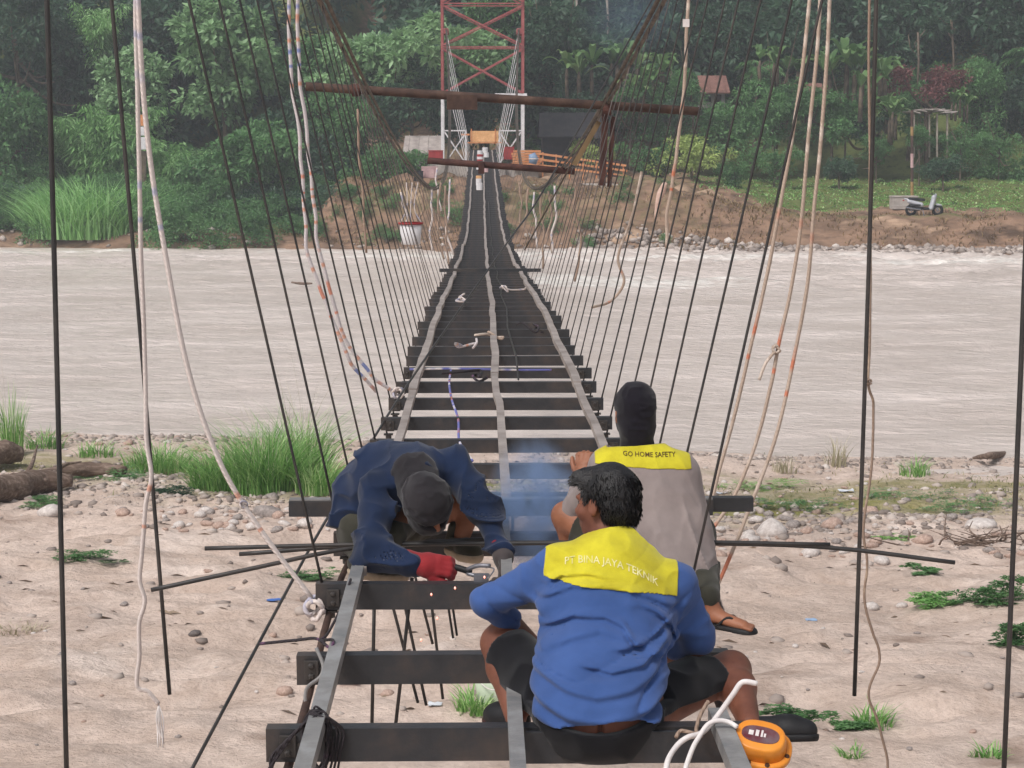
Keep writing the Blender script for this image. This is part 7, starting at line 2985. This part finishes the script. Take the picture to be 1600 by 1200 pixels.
st.cap((-0.72, 0, 0.80), (-0.05, 0, 0.74), 0.06, 0.07, 0.03, ((0, 1, 0), 1.9))
link('seat', st.mesh('seat'), M['sc_black'], sc_)
MB().tube([(0.62, 0, 0.27), (0.44, 0, 0.9)], 0.03, 8).build('fork', M['chrome'], sc_)
MB().tube(catmull([(0.30, -0.33, 1.0), (0.42, -0.15, 1.02), (0.46, 0, 0.98), (0.42, 0.15, 1.02), (0.30, 0.33, 1.0)], 4), 0.018, 8).build('handlebar', M['sc_black'], sc_)
for y in (-0.26, 0.26):
    m_ = MB().tube([(0.40, y, 1.02), (0.38, y * 1.15, 1.2)], 0.01, 6)
    m_.box((0.37, y * 1.2, 1.24), (0.03, 0.12, 0.08), bev=0.01)
    m_.build('mirror', M['sc_black'], sc_)
MB().lathe((0.53, 0, 0.93), [(0.06, 0), (0.05, 0.03), (0.02, 0.04)], 12, (1, 0, 0.2)).build('headlight', M['chrome'], sc_)
MB().box((-0.98, 0, 0.72), (0.06, 0.14, 0.06), bev=0.015).build('tail_light', M['redbox'], sc_)
MB().tube([(-0.2, -0.14, 0.3), (-0.6, -0.17, 0.33), (-0.9, -0.17, 0.4)], [0.03, 0.05, 0.05], 8).build('exhaust', M['chrome'], sc_)
MB().tube([(-0.1, -0.1, 0.3), (-0.05, -0.2, 0.0)], 0.014, 6).build('stand', M['chrome'], sc_)
sc_.scale = (1.12, 1.12, 1.12)
g2 = GP(1414, 327, True)
cb = empty('concrete_block', g2, 'grey concrete block behind the parked scooter', 'block')
MB().box((0, 0.4, 0.30), (1.35, 0.8, 0.66), bev=0.03).build('block', M['concrete'], cb)
MB().box((0, 0.4, 0.66), (1.42, 0.88, 0.07), bev=0.01).build('coping', M['concrete'], cb)
MB().box((0, -0.03, 0.1), (1.40, 0.12, 0.22), bev=0.02).build('plinth', M['concrete'], cb)

# ------------------------------------------------------------------ air
def volume_mat(name, color, density):
    m = bpy.data.materials.new(name)
    m.use_nodes = True
    nt = m.node_tree
    for n_ in list(nt.nodes):
        if n_.type != 'OUTPUT_MATERIAL':
            nt.nodes.remove(n_)
    pv = nt.nodes.new('ShaderNodeVolumePrincipled')
    pv.inputs['Color'].default_value = color
    pv.inputs['Density'].default_value = density
    pv.inputs['Anisotropy'].default_value = 0.2
    nt.links.new(pv.outputs[0], nt.nodes['Material Output'].inputs['Volume'])
    return m


hz = MB().box((0, 45, 32), (640, 560, 74)).build('haze', volume_mat('haze', (0.84, 0.91, 1.0, 1), 0.00088))
tag(hz, 'thin pale haze over the river and the far bank', 'haze', None, 'stuff')


# blue smoke hanging in the trees above the banana grove
m = volume_mat('drifting_smoke', (0.36, 0.52, 0.86, 1), 0.0)
nt = m.node_tree
pv = [q for q in nt.nodes if q.type == 'PRINCIPLED_VOLUME'][0]
tcn = nt.nodes.new('ShaderNodeTexCoord')
ln_ = nt.nodes.new('ShaderNodeVectorMath')
ln_.operation = 'LENGTH'
nt.links.new(tcn.outputs['Object'], ln_.inputs[0])
fo = nt.nodes.new('ShaderNodeMapRange')
fo.inputs['From Min'].default_value = 1.0
fo.inputs['From Max'].default_value = 0.1
fo.inputs['To Max'].default_value = 0.075
nt.links.new(ln_.outputs['Value'], fo.inputs['Value'])
nt.links.new(fo.outputs[0], pv.inputs['Density'])
bm = bmesh.new()
bmesh.ops.create_icosphere(bm, subdivisions=3, radius=1.0)
me = bpy.data.meshes.new('drifting_smoke')
bm.to_mesh(me)
bm.free()
o = link('drifting_smoke', me, m, None, P(985, 25, 112))
o.scale = (3.6, 2.2, 2.6)
tag(o, 'faint blue smoke drifting in the trees beside the sloping right cable', 'smoke', None, 'stuff')
